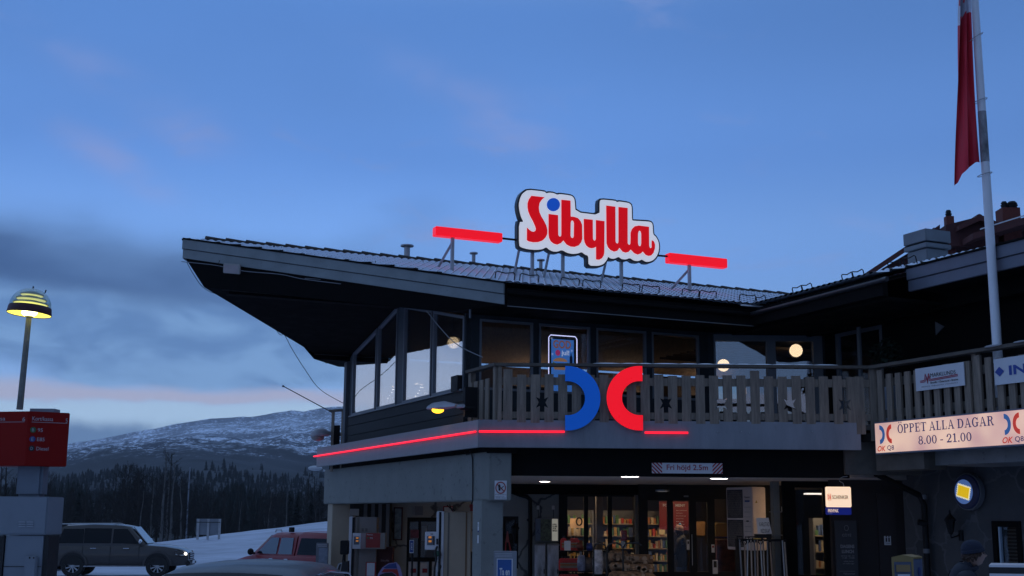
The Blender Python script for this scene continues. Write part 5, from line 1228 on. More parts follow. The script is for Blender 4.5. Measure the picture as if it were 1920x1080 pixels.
    for px, py, lab in ((737, 725, 'small pyramid of fairy lights in the second gable window from the left'), (790, 721, 'small pyramid of fairy lights in the third gable window from the left')):
        r = thing('fairy_light_pyramid', lab, 'fairy lights', onT(px, 752, .3), 'fairy light pyramids on the gable sill')
        m = MB(); 
        for i in range(5):
            for s in (-1, 1):
                p = onT(px+s*i*2.1*(.6+.2*i)/1.1, py+i*5.5, .3); m.ball(p, .013, 6, 4)
        m.build('bulbs', wb, r); m = MB(); a_, b_ = onT(px-9, py+24, .3), onT(px+9, py+24, .3); m.tube([a_, onT(px, py-2, .3), b_], .004, 4); m.build('wire_frame', M['iron'], r)
    # cafe furniture and screens glimpsed through the railing gaps
    for px, py, Y, w, h, col, lab in ((1287, 738, 26.6, 13, 18, (.5, .16, .06), 'lit orange menu screen glimpsed between railing boards, leftmost'), (1362, 736, 28.5, 10, 26, (.6, .3, .2), 'lit colourful menu screen glimpsed behind the railing by the door'), (1396, 733, 28.5, 7, 12, (.5, .3, .15), 'small lit menu screen glimpsed behind the railing right of the colourful one'), (1362.5, 733, 28.55, 40, 30, (.1, .2, .3), 'wide bluish menu board behind the balcony door')):
        p = atY(px, py, Y); kx = Y/2349; r = thing('menu_screen', lab, 'screen', p-ZD*h*kx/2, 'menu screens in the upper room')
        m = MB(); m.box(p.x-w*kx/2-.02, p.x+w*kx/2+.02, Y+.005, Y+.04, p.z-h*kx/2-.02, p.z+h*kx/2+.02); m.build('screen_case', M['iron'], r)
        m = MB(); m.box(p.x-w*kx/2, p.x+w*kx/2, Y-.002, Y+.006, p.z-h*kx/2, p.z+h*kx/2); m.build('screen', mat('lit_screen', col, .4, emit=col, es=.8, var=.7, vs=9), r)
    # potted shrub on the right balcony
    p = onP(1662, 668, Q3-VD*.8, VD); r = thing('potted_shrub', 'dark leafy shrub in a pale wrapped pot, on the balcony behind the railing corner', 'plant', (p.x, p.y, 3.6))
    m = MB(); rr = random.Random(12); c0 = Vector((p.x, p.y, p.z+.05))
    for i in range(420):
        v = Vector((rr.gauss(0, 1), rr.gauss(0, 1), rr.gauss(0, 1))).normalized()*rr.uniform(.05, .30); v.x *= .9; q_ = c0+v; d = Vector((rr.uniform(-1, 1), rr.uniform(-1, 1), rr.uniform(-1, .6))).normalized()*.05; s = d.orthogonal()*.5
        m.quad(q_, q_+d+s, q_+d*2, q_+d-s)
    m.build('foliage', mat('dark_leaves', (.012, .03, .018), .7, var=.4), r)
    m = MB(); m.lathe([(0, 3.6), (.13, 3.6), (.16, 4.35), (.15, 4.4)], (p.x, p.y, 0), 12); m.build('pot', mat('foil_wrapped_pot', (.3, .33, .4), .35), r)
upstairs()

# ================================================================ things under the canopy and by the walls
def sticker_board(name, lab, cat, px0, py0, px1, py1, Y, mt, group=None, th=.02):
    m = rectY(px0, py0, px1, py1, Y, th); p = atY((px0+px1)/2, py1, Y); r = thing(name, lab, cat, p, group); m.build('panel', mt, r); return r
def txt(parent, s, px0, px1, pyc, h, Y, mt, bold=.01, nm='lettering'):
    a, b = atY(px0, pyc, Y), atY(px1, pyc, Y); k = Y/2349; m = MB(); m.text(s, (a+b)/2, XD, ZD, b.x-a.x, h*k, bold=bold); return m.build(nm, mt, parent)
def canopy_things():
    # no naked flame sign on the beam end
    r = sticker_board('safety_sign', 'square white no smoking sign on the end of the concrete beam', 'sign', 927.5, 901, 950, 936.5, 22.18, M['wpaint'], th=.015)
    Y = 22.172; c = atY(938.7, 914.5, Y); k = Y/2349
    rd = mat('faded_red', (.33, .06, .05), .6)
    m = MB(); o = [c+XD*10*k*math.cos(t)+ZD*11.4*k*math.sin(t) for t in [i*math.pi/16 for i in range(32)]]; i_ = [c+XD*8*k*math.cos(t)+ZD*9.2*k*math.sin(t) for t in [i*math.pi/16 for i in range(32)]]
    m.loops([o, i_], YD*.004); d = Vector((1, 0, -1)).normalized(); s = Vector((1, 0, 1)).normalized(); m.obox(c-d*9*k-s*k-YD*.001, d*18*k, s*2*k, YD*.004); m.build('ring_and_bar', rd, r)
    m = MB(); m.slab([c+Vector((x*k, -.0035, z*k)) for x, z in ((-4, -5), (-1, -6), (0, -2), (-2, 0), (0, 3), (-2, 7), (-5, 4), (-4, 0))], YD*.003); d = Vector((1, 0, .9)).normalized(); s = d.cross(YD); m.obox(c+Vector((1*k, -.003, -2*k)), d*7*k, s*1.3*k, YD*.003); m.build('symbol', M['ink'], r)
    txt(r, 'Rökning och öppen eld', 928.5, 949, 927.5, 1.7, Y, M['ink']); txt(r, 'förbjuden inom\nstationens område', 929, 949, 932.5, 4, Y, M['ink'])
    # hanging lit parcel sign
    Y = 22.25; k = Y/2349
    r = thing('hanging_sign', 'lit cream hanging sign with a navy lower strip, on a hook under the balcony', 'sign', atY(1573, 965, Y))
    a, b = atY(1549, 912.5, Y), atY(1597, 951, Y); m = MB(); m.box(a.x, b.x, Y, Y+.09, b.z, a.z); m.build('lit_box', mat('lit_cream_acrylic', (.7, .55, .4), .35, emit=(.95, .68, .46), es=.95), r, bevel=.012)
    a2, b2 = atY(1549.5, 951, Y), atY(1597, 965.5, Y); m = MB(); m.box(a2.x, b2.x, Y+.001, Y+.089, b2.z, b.z-.001); m.build('lower_box', mat('lit_navy_acrylic', (.01, .015, .14), .35, emit=(.004, .008, .13), es=.7), r, bevel=.01)
    txt(r, 'SCHENKER', 1560.5, 1590.5, 932.3, 7, Y-.006, M['ink'], .015); 
    m = MB(); p0, p1 = atY(1551.5, 926, Y), atY(1558.5, 938, Y); rr_ = mat('emblem_red', (.5, .03, .02), .5, emit=(.6, .06, .03), es=.6)
    q = [Vector((x, Y-.004, z)) for x, z in ((p0.x, p1.z), (p1.x, p1.z), (p1.x, p0.z), (p0.x, p0.z))]; i_ = [Vector((x, Y-.004, z)) for x, z in ((p0.x+.008, p1.z+.008), (p1.x-.008, p1.z+.008), (p1.x-.008, p0.z-.008), (p0.x+.008, p0.z-.008))]; m.loops([q, i_], YD*.003)
    m.text('DB', ((p0.x+p1.x)/2, Y-.004, (p0.z+p1.z)/2), XD, ZD, .045, .065, bold=.03); m.build('emblem', rr_, r)
    txt(r, 'PRIVPAK', 1552.5, 1572.5, 957.5, 6.3, Y-.004, mat('lit_cream_text', (.8, .6, .5), .5, emit=(.8, .55, .4), es=.6), .05); txt(r, 'ombud', 1553, 1560.5, 963, 2, Y-.004, M['white'])
    m = MB(); m.tube([atY(1583.5, 912, Y)+YD*.04, atY(1582, 906, Y)+YD*.04, atY(1575, 902, Y)+YD*.04, atY(1575, 897, Y)+YD*.04, atY(1582, 894, Y)+YD*.04, atY(1590, 893, Y)+YD*.04], .006, 6); m.build('hook', M['steel'], r)
    # lunch board
    r = sticker_board('lunch_board', 'tall dark lunch menu board with white lettering, under the hanging sign', 'board', 1565, 976, 1612, 1130, 23.9, mat('dark_board', (.035, .035, .04), .6), th=.03)
    tm = mat('chalk_white', (.22, .22, .23), .7); Y = 23.89
    txt(r, 'CÔTÉ', 1579, 1596, 1003, 6, Y, tm, .0); txt(r, 'DAGENS', 1576, 1602, 1024.5, 6.5, Y, tm, .05); txt(r, 'LUNCH', 1578.5, 1601, 1034, 6.5, Y, tm, .05)
    txt(r, 'serveras mån - fre', 1577, 1602, 1042, 3, Y, tm); txt(r, '11.00 - 14.00', 1579, 1602, 1046, 3, Y, tm); txt(r, 'sallad, bröd', 1582, 1600, 1052.5, 3, Y, tm); txt(r, 'och kaffe ingår', 1580, 1602, 1057, 3, Y, tm); rectY(1574, 1070.5, 1603, 1071.3, Y, .004).build('rule', tm, r); txt(r, 'Välkommen', 1581, 1603, 1075.5, 3.5, Y, tm)
    m = MB(); p = atY(1587, 990, Y); m.tube([p+Vector((.04*math.cos(t), 0, .05*math.sin(t))) for t in [i*math.pi/6 for i in range(13)]], .004, 4); m.build('drawn_mark', tm, r)
    # toilets sign
    r = sticker_board('toilet_sign', 'small white toilet sign on the dark door wall above the post box', 'sign', 1658, 1005, 1671, 1022, 24.02, M['wpaint'])
    m = MB(); Y = 24.01; k = Y/2349
    for px in (1662, 1667): c = atY(px, 1011, Y); m.box(c.x-.014, c.x+.014, Y, Y+.005, c.z-.05, c.z+.025); m.ball((c.x, Y+.002, c.z+.045), .014, 8, 6, (1, .2, 1))
    m.build('symbol', M['ink'], r); txt(r, 'Toalett', 1660, 1669.5, 1018.5, 2, Y, M['ink'])
    # heat pump on the wall
    O = atY(1412, 1000, 26.0); O = Vector((O.x, O.y, 0)); zt = atY(1412, 912.8, 26).z; zb = zt-1.30
    r = thing('heat_pump', 'tall white outdoor heat pump with two stacked fan grilles, above the tool rack', 'heat pump', O+ZD*zb)
    m = MB(); m.obox(O+ZD*zb, UD*.96, VD*.34, ZD*(zt-zb)); m.build('casing', mat('ivory_sheet_metal', (.68, .56, .5), .45), r, bevel=.015)
    for h0, h1 in ((zb+.06, zb+.62), (zb+.66, zt-.05)):
        m = MB(); o = O+UD*.34-VD*.004; m.obox(o+ZD*h0, UD*.58, VD*.003, ZD*(h1-h0)); pl = m.build('grille', mat('dark_fan_opening', (.06, .055, .05), .7), r)
        m = MB(); c = o+UD*.29+ZD*(h0+h1)/2-VD*.01
        for i in range(9): rad = .03+i*.03; m.tube([c+UD*rad*math.cos(t)+ZD*rad*math.sin(t) for t in [j*math.pi/10 for j in range(21)]], .004, 4)
        for i in range(12): zz = h0+.03+i*(h1-h0-.06)/11; m.tube([o+UD*.02+ZD*zz-VD*.012, o+UD*.56+ZD*zz-VD*.012], .004, 4)
        for i in range(12): m.tube([o+UD*(.02+i*.049)+ZD*(h0+.03)-VD*.012, o+UD*(.02+i*.049)+ZD*(h1-.03)-VD*.012], .004, 4)
        m.build('grille_wires', mat('grille_wire', (.25, .2, .18), .5), pl)
    m = MB(); P_ = O+UD*.17-VD*.006; m.text('Panasonic', P_+ZD*(zt-.21), -UD, ZD, .19, .035, bold=.02); m.build('lettering', M['ink'], r)
    m = MB(); m.obox(P_-UD*.08+ZD*(zt-.31), UD*.17, VD*.004, ZD*.035); m.build('blue_badge', mat('badge_blue', (.04, .08, .25), .5), r)
    m = MB(); m.obox(P_-UD*.03+ZD*(zt-.72), UD*.08, VD*.004, ZD*.03); m.build('handle', M['ink'], r)
    m = MB()
    for i in range(8): m.obox(P_-UD*.12+ZD*(zt-.42-i*.1), UD*.24, VD*.002, ZD*.006)
    m.build('panel_groove', mat('groove', (.2, .17, .15), .6), r)
    m = MB(); c = O+VD*.07-UD*.004+ZD*(zt-.33); m.quad(c, c+VD*.06, c+VD*.03+ZD*.06); m.build('warning_sticker', mat('warning_yellow', (.3, .22, .04), .6), r)
    # tool rack with handles
    p = atY(1430, 1012, 25.0); zr = atY(1430, 1013, 25).z
    r = thing('tool_rack', 'black tool rack in front of the heat pump, full of snow shovels and tools', 'rack', (p.x, 25, 0))
    a, b = atY(1384, 1012, 25).x, atY(1474, 1012, 25).x
    m = MB(); m.box(a, b, 24.95, 25.0, zr-.02, zr+.02); m.box(a, b, 25.3, 25.34, zr-.02, zr+.02); m.box(a, a+.04, 24.95, 25.34, 0, zr); m.box(b-.04, b, 24.95, 25.34, 0, zr); m.build('rack_frame', M['iron'], r)
    rr = random.Random(6); mt = [M['frame'], mat('ash_handle', (.28, .2, .15), .6), M['steel'], mat('pale_handle', (.33, .28, .24), .6)]
    for i, px in enumerate((1387, 1396, 1402, 1408, 1415, 1420, 1426, 1431, 1439, 1444, 1467, 1471)):
        x = atY(px, 1020, 24.9).x; t = thing('shovel', None, 'shovel', (x, 24.88, 0), 'snow shovels and tools in the rack')
        t['label'] = 'long handled snow shovel or tool standing in the black rack'
        lean = rr.uniform(-.05, .05); top = zr+rr.uniform(-.06, .03)
        m = MB(); m.tube([Vector((x+lean, 24.84, .35)), Vector((x, 24.9, top))], .016, 8); m.build('handle', mt[i % 4], t, smooth=True)
        if i < 7: m = MB(); m.tube([Vector((x-.045, 24.9, top)), Vector((x-.05, 24.9, top+.06)), Vector((x+.05, 24.9, top+.06)), Vector((x+.045, 24.9, top))], .012, 6); m.tube([Vector((x-.045, 24.9, top)), Vector((x, 24.9, top-.07)), Vector((x+.045, 24.9, top))], .014, 6); m.build('grip', M['iron'], t)
        m = MB(); w = .15; bl = [];
        for j in range(7):
            f = j/6-.5; bl.append(Vector((x+lean+f*2*w, 24.84+.1*f*f*4-.1, .05)))
        top_ = [v+ZD*.42+YD*.05 for v in bl]; 
        for j in range(6): m.quad(bl[j], bl[j+1], top_[j+1], top_[j])
        m.build('blade', M['steel'] if i % 2 else M['frame'], t, smooth=True, recalc=False)
    # sign on the rack
    r = thing('price_sign', 'white sign with two lines of black capitals standing on the tool rack', 'sign', atY(1431, 1010, 24.7))
    q = [atY(1418, 971, 24.75), atY(1441, 971, 24.75), atY(1447.5, 1001, 24.65), atY(1421, 1001, 24.65)]; m = MB(); m.slab(q, YD*.01); m.build('panel', M['wpaint'], r)
    txt(r, 'KARLSTAD', 1424, 1442.5, 983, 7.5, 24.64, M['ink'], .0); txt(r, 'REDSKAP', 1426.5, 1443.5, 995.5, 7.5, 24.63, M['ink'], .0)
    m = rectY(1418, 1001.5, 1447, 1009, 24.6, .2); m.build('stand', M['iron'], r); rectY(1414, 1009, 1427, 1011, 24.6, .1).build('tag_strip', M['yellow'], r)
    # poster case and the two cabinets on the stone wall
    r = thing('poster_case', 'shallow poster case with three posters, lit bright at its right edge', 'poster case', atY(1025, 1014, 29.3))
    rectY(1003, 971, 1047.5, 1015.5, 29.35, .06).build('case', M['frame'], r)
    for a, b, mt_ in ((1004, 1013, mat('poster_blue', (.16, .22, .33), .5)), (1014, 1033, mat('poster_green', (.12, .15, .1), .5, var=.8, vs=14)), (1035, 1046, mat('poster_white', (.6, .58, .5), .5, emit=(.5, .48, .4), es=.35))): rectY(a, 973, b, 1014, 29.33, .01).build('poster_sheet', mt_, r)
    txt(r, 'KVÄLL\nKLUBB\nSTOR\nBINGO', 1036, 1045, 989, 15, 29.32, M['ink'], .05); m = MB(); p = atY(1008.5, 997, 29.32); m.tube([p+Vector((-.04, 0, -.05)), p+Vector((.02, 0, .06)), p+Vector((.0, 0, -.02)), p+Vector((.05, 0, -.05))], .006, 4); m.build('drawn_mark', M['navy'], r)
    for px in (1009, 1037.5):
        p = atY(px, 952, 29.3); k = thing('wall_bracket', 'small white cable box on the stone wall above the poster case', 'bracket', p, 'white cable boxes on the stone wall'); m = MB(); m.box(p.x-.03, p.x+.03, 29.3, 29.45, p.z-.04, p.z+.05); m.build('bracket_box', M['white'], k)
        m = MB(); m.tube([p+YD*.1-ZD*.04, p+YD*.12-ZD*.16+XD*.01, p+YD*.12-ZD*.27], .008, 5); m.build('cable', M['iron'], k)
    for a, b, lab in ((1001, 1023.5, 'grey metal gas bottle cabinet, the left of the pair by the stone wall'), (1025, 1049, 'grey metal gas bottle cabinet, the right of the pair by the stone wall')):
        r = thing('gas_cabinet', lab, 'cabinet', Vector((atY((a+b)/2, 1060, 28.9).x, 28.9, -.0)), 'pair of grey cabinets'); z1 = atY(a, 1020, 28.8).z; x0, x1 = atY(a, 1060, 28.8).x, atY(b, 1060, 28.8).x
        m = MB(); m.box(x0, x1, 28.8, 29.4, 0, z1); m.build('cabinet_body', M['fascia'], r, bevel=.01)
        m = MB(); m.box(x0+.02, x1-.02, 28.77, 28.8, .05, z1-.03); dr = m.build('cabinet_door', mat('ice_streaked_door', (.4, .44, .5), .5, var=.6, vs=2.5, stretch=(3, 1, .8)), r, bevel=.005)
        m = MB(); m.box(x1-.05, x1-.03, 28.74, 28.77, z1*.5, z1*.5+.1); m.build('latch', M['iron'], dr)
    # lantern lamps
    def lantern(p, n, lab):
        r = thing('wall_lantern', lab, 'lantern', p, 'old black lanterns on the stone walls'); b = M['iron']
        m = MB(); m.lathe([(0, .0), (.03, .01), (.045, .05), (.05, .05), (.085, .24), (.1, .25), (.1, .27), (.03, .36), (.015, .38), (.02, .41), (0, .45)], p, 6); m.build('lantern_body', b, r)
        m = MB(); m.lathe([(.046, .055), (.081, .235)], p, 6); m.build('lantern_glass', M['glassd'], r)
        m = MB(); w = p-n*.24; m.tube([w+ZD*.02, w+n*.1-ZD*.02, p-ZD*.05, p], .012, 6); m.lathe([(.05, -.08), (.05, .1), (0, .11)], w-ZD*.02, 8); m.build('bracket', b, r)
    p = onP(1783, 1003, Q3-VD*.25, VD); lantern(p, -VD, 'black six sided wall lantern on the dark stone wall below the round lit sign'); p = atY(966, 1012, 29.1); lantern(p, -YD, 'black wall lantern on the pale stone wall beside the concrete portal')
    p = onP(1738, 982, Q3-VD*.22, VD); m = MB(); m.tube([p, p+VD*.02-UD*.0+ZD*.0-XD*.18+ZD*.03], .055, 10); tag(m.build('wall_spotlight', M['iron']), 'small black cylindrical spotlight on the dark stone wall by the downpipe', 'spotlight')
    # round lit sign with a stamp
    c = onP(1813, 922, Q3-VD*.14, VD); n = -VD; X = -UD; r = thing('round_sign', 'round blue lit sign with a yellow stamp, on the dark stone wall', 'sign', c-ZD*.29)
    m = MB(); m.lathe([(0, -.1), (.29, -.1), (.305, -.08), (.305, .02), (.29, .035), (0, .03)], c, 40, n); m.build('sign_box', mat('navy_sign_case', (.02, .03, .09), .4), r, smooth=True)
    m = MB(); m.lathe([(.307, -.1), (.325, -.1), (.325, .0), (.307, .0)], c, 40, n); m.build('rim', M['frame'], r, smooth=True)
    cf = c+n*.037-X*.04; m = MB(); m.slab([cf+X*.215*math.cos(t)+ZD*.215*math.sin(t) for t in [i*math.pi/20 for i in range(40)]], n*.003); m.build('lit_face', mat('lit_blue_face', (.04, .09, .25), .4, emit=(.06, .12, .32), es=.8), r)
    a1 = (X*.97-ZD*.25).normalized(); a2 = n.cross(a1); a2 = a2 if a2.z > 0 else -a2
    pts = []; w, h, nt = .155, .115, 8
    for (s, e, cnt) in (((-w, -h), (w, -h), nt), ((w, -h), (w, h), 6), ((w, h), (-w, h), nt), ((-w, h), (-w, -h), 6)):
        for i in range(cnt*2):
            f = i/(cnt*2); x = s[0]+(e[0]-s[0])*f; y = s[1]+(e[1]-s[1])*f; o = .012 if i % 2 else -.004; L_ = math.hypot(e[0]-s[0], e[1]-s[1]); nx, ny = (e[1]-s[1])/L_, -(e[0]-s[0])/L_; pts.append((x+nx*o, y+ny*o))
    c2 = cf+n*.005; m = MB(); m.slab([c2+a1*x+a2*y for x, y in pts], n*.002); m.build('stamp_edge', mat('lit_pale_stamp_edge', (.7, .7, .5), .5, emit=(.75, .72, .5), es=.8), r)
    m = MB(); m.slab([c2+n*.004+a1*x+a2*y for x, y in ((-.135, -.095), (.135, -.095), (.135, .095), (-.135, .095))], n*.002); m.build('stamp_field', mat('lit_yellow_stamp', (.7, .45, .01), .5, emit=(.75, .48, .01), es=.8), r)
    # post box
    k = 13.6/2349; O = Vector((atY(1712, 1050, 13.6).x, 13.6, 0)); zt = atY(1712, 1050, 13.6).z+.01; a = UD*0
    fx = (-XD*.96-YD*-.28).normalized(); fx = Vector((-.985, -.17, 0)).normalized(); sd_ = Vector((.55, .835, 0)).normalized()
    wf, wsd = 43*k, .36
    r = thing('post_box', 'yellow topped grey post box with a pale panel, in front of the dark door wall', 'post box', O)
    m = MB(); m.slab([O, O+fx*wf, O+fx*wf+sd_*wsd, O+sd_*wsd], ZD*(zt-.0)); m.build('box_body', mat('grey_blue_box', (.09, .11, .17), .5), r, bevel=.01)
    yl = mat('dull_yellow_paint', (.24, .17, .06), .5)
    m = MB(); n_ = Vector((-fx.y, fx.x, 0)); n_ = n_ if n_.y < 0 else -n_
    m.slab([O+ZD*zt, O+fx*wf+ZD*zt, O+fx*wf+ZD*(zt+.02), O+fx*wf*.5+ZD*(zt+.045), O+ZD*(zt+.02)], sd_*wsd); m.build('lid', yl, r)
    f0 = O+n_*.006
    m = MB(); m.loops([[f0+ZD*.9, f0+fx*wf+ZD*.9, f0+fx*wf+ZD*zt, f0+ZD*zt], [f0+fx*.025+ZD*.95, f0+fx*(wf-.025)+ZD*.95, f0+fx*(wf-.025)+ZD*(zt-.03), f0+fx*.025+ZD*(zt-.03)]], -n_*.006); m.build('front_frame', yl, r)
    m = MB(); m.obox(f0+fx*.045+ZD*(zt-.135), fx*(wf-.09), n_*.008, ZD*.075); m.build('slot_flap', mat('ochre_flap', (.26, .17, .07), .5), r)
    m = MB(); m.obox(f0+fx*.05+ZD*(zt-.22), fx*(wf-.11), n_*.004, ZD*.06); m.build('label_plate', M['wpaint'], r)
    m = MB(); cc_ = O+sd_*.2+ZD*(zt-.14)+Vector((sd_.y, -sd_.x, 0))*.004; m.lathe([(0, 0), (.05, 0), (.05, .004), (0, .005)], cc_, 20, Vector((sd_.y, -sd_.x, 0))); m.build('side_badge', M['navy'], r)
    # white framed case at the right edge
    O = atY(1854, 1059, 11.2); r = thing('display_case', 'low white framed display case with a dark band, at the lower right edge', 'display case', (O.x, O.y, 0)); d = Vector((.985, -.17, 0)); w = .9
    for z0, z1, mt_, nm in ((O.z-.02, O.z, 'wpaint', 'top_frame'), (O.z-.075, O.z-.02, 'ink', 'dark_band'), (.0, O.z-.075, 'wpaint', 'case_body')):
        m = MB(); m.obox(Vector((O.x, O.y, z0))+(d*0 if nm != 'dark_band' else -YD*-.01), d*w, YD*.5+XD*.21, ZD*(z1-z0)); m.build(nm, M[mt_], r, bevel=.003)
canopy_things()
def goods():
    rr = random.Random(21)
    # shop shelves
    cols = [(.5, .06, .04), (.5, .33, .1), (.5, .45, .36), (.08, .14, .32), (.4, .16, .06), (.1, .22, .11), (.6, .5, .34)]
    pm = [mat('packet_'+n_, c, .6, var=.3) for n_, c in zip(('red', 'ochre', 'cream', 'blue', 'brown', 'green', 'straw'), cols)]
    g = 'shelf units inside the shop'
    def shelf(x, y, w, lab, n=6, z1=2.1, d=.35):
        r = thing('shelf_unit', lab, 'shelf', (x+w/2, y, .02), g)
        m = MB(); m.box(x, x+.03, y, y+d, .02, z1); m.box(x+w-.03, x+w, y, y+d, .02, z1); m.box(x, x+w, y+d, y+d+.02, .02, z1); m.build('uprights', M['frame'], r)
        for i in range(n):
            z = .25+i*(z1-.3)/n; m = MB(); m.box(x+.031, x+w-.031, y, y+d-.001, z, z+.025); m.build('shelf', mat('shelf_board', (.3, .25, .18), .6), r)
            m = MB(); xx = x+.05
            while xx < x+w-.1:
                ww = rr.uniform(.03, .075); hh = rr.uniform(.10, (z1-.3)/n-.08); m.box(xx, xx+ww, y+.03, y+.22, z+.026, z+.026+hh, mi=rr.randrange(7)); xx += ww+rr.uniform(.003, .03)
            tag(m.build('packets', pm, r), None, None, kind='stuff')
    for i, x in enumerate((1.15, 2.2, 3.15)): shelf(x, 31.6, .95, ('shelf full of packets behind the left pane of the shop window', 'shelf full of packets behind the middle pane of the shop window', 'shelf full of packets behind the right pane of the shop window')[i])
    shelf(6.35, 26.3, .7, 'garden goods shelf seen through the window left of the lunch board', 5, 1.95)
    # shop interior odds: pillar, illuminated food board, red menu, yellow crate box
    m = MB(); p = atY(1118, 1000, 30.2); q = atY(1131, 1000, 30.2); m.box(p.x, q.x, 30.2, 30.4, 0, 2.68); m.build('column', mat('inner_pillar', (.22, .2, .19), .7), ST)
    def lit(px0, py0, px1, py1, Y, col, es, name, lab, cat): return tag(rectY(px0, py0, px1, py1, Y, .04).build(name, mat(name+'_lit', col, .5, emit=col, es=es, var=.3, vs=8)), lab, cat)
    lit(1069, 972, 1096, 990, 31.2, (.5, .3, .15), .28, 'food_board', 'warm lit food board with a dark ring mark inside the shop', 'board')
    m = MB(); c = atY(1086, 978, 31.15); m.tube([c+Vector((.07*math.cos(t), 0, .09*math.sin(t))) for t in [i*math.pi/8 for i in range(17)]], .02, 6); tag(m.build('ring_mark', M['ink']), 'dark ring mark on the warm food board in the shop', 'emblem')
    r = thing('menu_board', 'dark red menu board with white heading behind the entrance doors', 'menu board', atY(1264, 985, 31.4)); rectY(1236, 940, 1293, 994, 31.5, .03).build('panel', mat('menu_red', (.14, .008, .012), .5, emit=(.14, .008, .012), es=.15), r)
    tm = mat('menu_white', (.3, .28, .28), .6, emit=(.3, .28, .28), es=.15); txt(r, 'FOOD  MENY', 1243, 1285, 947.5, 5, 31.48, tm, .03)
    for i in range(7): txt(r, ('korv med bröd', 'hamburgare', 'kyckling', 'pommes frites', 'läsk', 'kaffe', 'glass')[i], 1268, 1268+rr.uniform(12, 21), 957+i*5.2, 1.8, 31.48, tm)
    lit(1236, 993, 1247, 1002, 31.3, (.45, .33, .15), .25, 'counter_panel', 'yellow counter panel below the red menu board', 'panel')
    r = thing('bulk_box', 'yellow box with a dark blue rim standing behind the right entrance pane', 'box', atY(1352, 1010, 30)); rectY(1341, 981, 1364, 1006, 30, .3).build('box_body', mat('dull_yellow_box', (.35, .25, .08), .6), r, bevel=.01); rectY(1341, 1006, 1365, 1009, 29.98, .34).build('rim', M['navy'], r)
    r = thing('crisp_stand', 'red and brown display of packets behind the right entrance pane', 'display', atY(1360, 1060, 29.6)); m = rectY(1343, 1012, 1378, 1072, 29.6, .4); m.build('display_body', mat('maroon_display', (.14, .035, .025), .6, var=.7, vs=7), r)
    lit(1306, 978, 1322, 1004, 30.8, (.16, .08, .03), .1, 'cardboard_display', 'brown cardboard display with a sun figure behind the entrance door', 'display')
    # outside racks: red screenwash bottles
    def bottle_proto():
        r = thing('screenwash_bottle', 'red plastic bottle of screenwash with a black cap on the outdoor rack', 'bottle', (0, 0, 0), 'red screenwash bottles on the outdoor rack')
        m = MB(); m.slab([Vector((x, -.05, z)) for x, z in ((-.075, 0), (.075, 0), (.075, .2), (.05, .25), (.02, .27), (-.03, .27), (-.06, .24), (-.075, .2))], YD*.1); m.build('bottle_body', mat('red_plastic', (.6, .03, .02), .4), r, bevel=.015)
        m = MB(); m.lathe([(.025, .27), (.025, .31), (0, .31)], (0, 0, 0), 10); m.build('cap', M['ink'], r)
        m = MB(); m.box(-.045, .045, -.056, -.051, .06, .17, mi=0); m.box(-.045, .045, -.058, -.0565, .11, .14, mi=1); m.build('bottle_label', [mat('pale_label', (.3, .22, .16), .6), mat('orange_label', (.35, .12, .02), .6)], r)
        return r
    bp = None; Yb = 27.6
    for row, (py, pxs) in enumerate(((1032, (1057, 1074, 1080)), (1070, (1054, 1060, 1066, 1074, 1080, 1085)), (1100, (1054, 1060, 1066, 1074, 1080)))):
        for px in pxs:
            loc = atY(px, py, Yb+.1*(px > 1080))
            if bp is None: bp = bottle_proto(); bp.location = loc
            else: dup(bp, loc)
    r = thing('goods_rack', 'black wire rack of bottles and bags outside the shop window', 'rack', atY(1085, 1075, 27.6)); x0, x1 = atY(1050, 1000, 27.5).x, atY(1138, 1000, 27.5).x
    m = MB()
    for py in (1032.5, 1070.5, 1101): z = atY(1090, py, 27.5).z; m.box(x0, x1, 27.45, 27.9, z-.02, z)
    for x in (x0, (x0+x1)/2, x1): m.tube([Vector((x, 27.9, .0)), Vector((x, 27.9, 1.3))], .015, 6)
    m.build('rack_frame', M['iron'], r)
    sticker_board('price_sign', 'small white price sheet clipped to the wire rack of bottles', 'sign', 1058, 1014, 1070, 1032, 27.3, M['wpaint'])
    def bag(px0, py0, px1, py1, Y, mt, lab, name='goods_bag', cat='bag', seed=1, th=.25):
        a, b = atY(px0, py1, Y), atY(px1, py0, Y); w, h = b.x-a.x, b.z-a.z; r_ = random.Random(seed); m = MB(); n, k = 14, 12
        for i in range(k+1):
            f = i/k; pr = min(1, 2.6*f, 2.6*(1-f))**.5*(1+r_.uniform(-.07, .07))
            for j in range(n):
                t = 2*math.pi*j/n; cx, sy = math.cos(t), math.sin(t); cx = math.copysign(abs(cx)**.6, cx); sy = math.copysign(abs(sy)**.6, sy)
                m.v.append(Vector((a.x+w/2+cx*w/2*(.72+.28*pr)*(1+r_.uniform(-.05, .05)), Y+th/2+sy*th/2*max(pr, .1), a.z+h*f)))
        for i in range(k):
            for j in range(n): m.f.append([i*n+j, i*n+(j+1) % n, (i+1)*n+(j+1) % n, (i+1)*n+j]); m.m.append(0)
        return tag(m.build(name, mt, smooth=True), lab, cat)
    bag(1083, 1041, 1098, 1074, 27.4, mat('blue_white_pack', (.25, .28, .4), .5, var=.6, vs=8), 'blue and white pack on the lower rack beside the red bottles', seed=2)
    bag(1080, 1014, 1094, 1034, 27.5, mat('red_brown_pack', (.2, .05, .03), .5, var=.6, vs=9), 'shiny red brown pack on the upper rack', seed=3)
    bag(1100, 1018, 1112, 1034, 27.5, mat('blue_drink_pack', (.03, .07, .3), .5, var=.5, vs=9), 'dark blue pack of drinks on the upper rack', seed=4)
    bag(1096, 1045, 1114, 1074, 27.5, mat('brown_grey_pack', (.14, .11, .1), .6, var=.5, vs=9), 'brown grey bag beside the blue and white pack', seed=5)
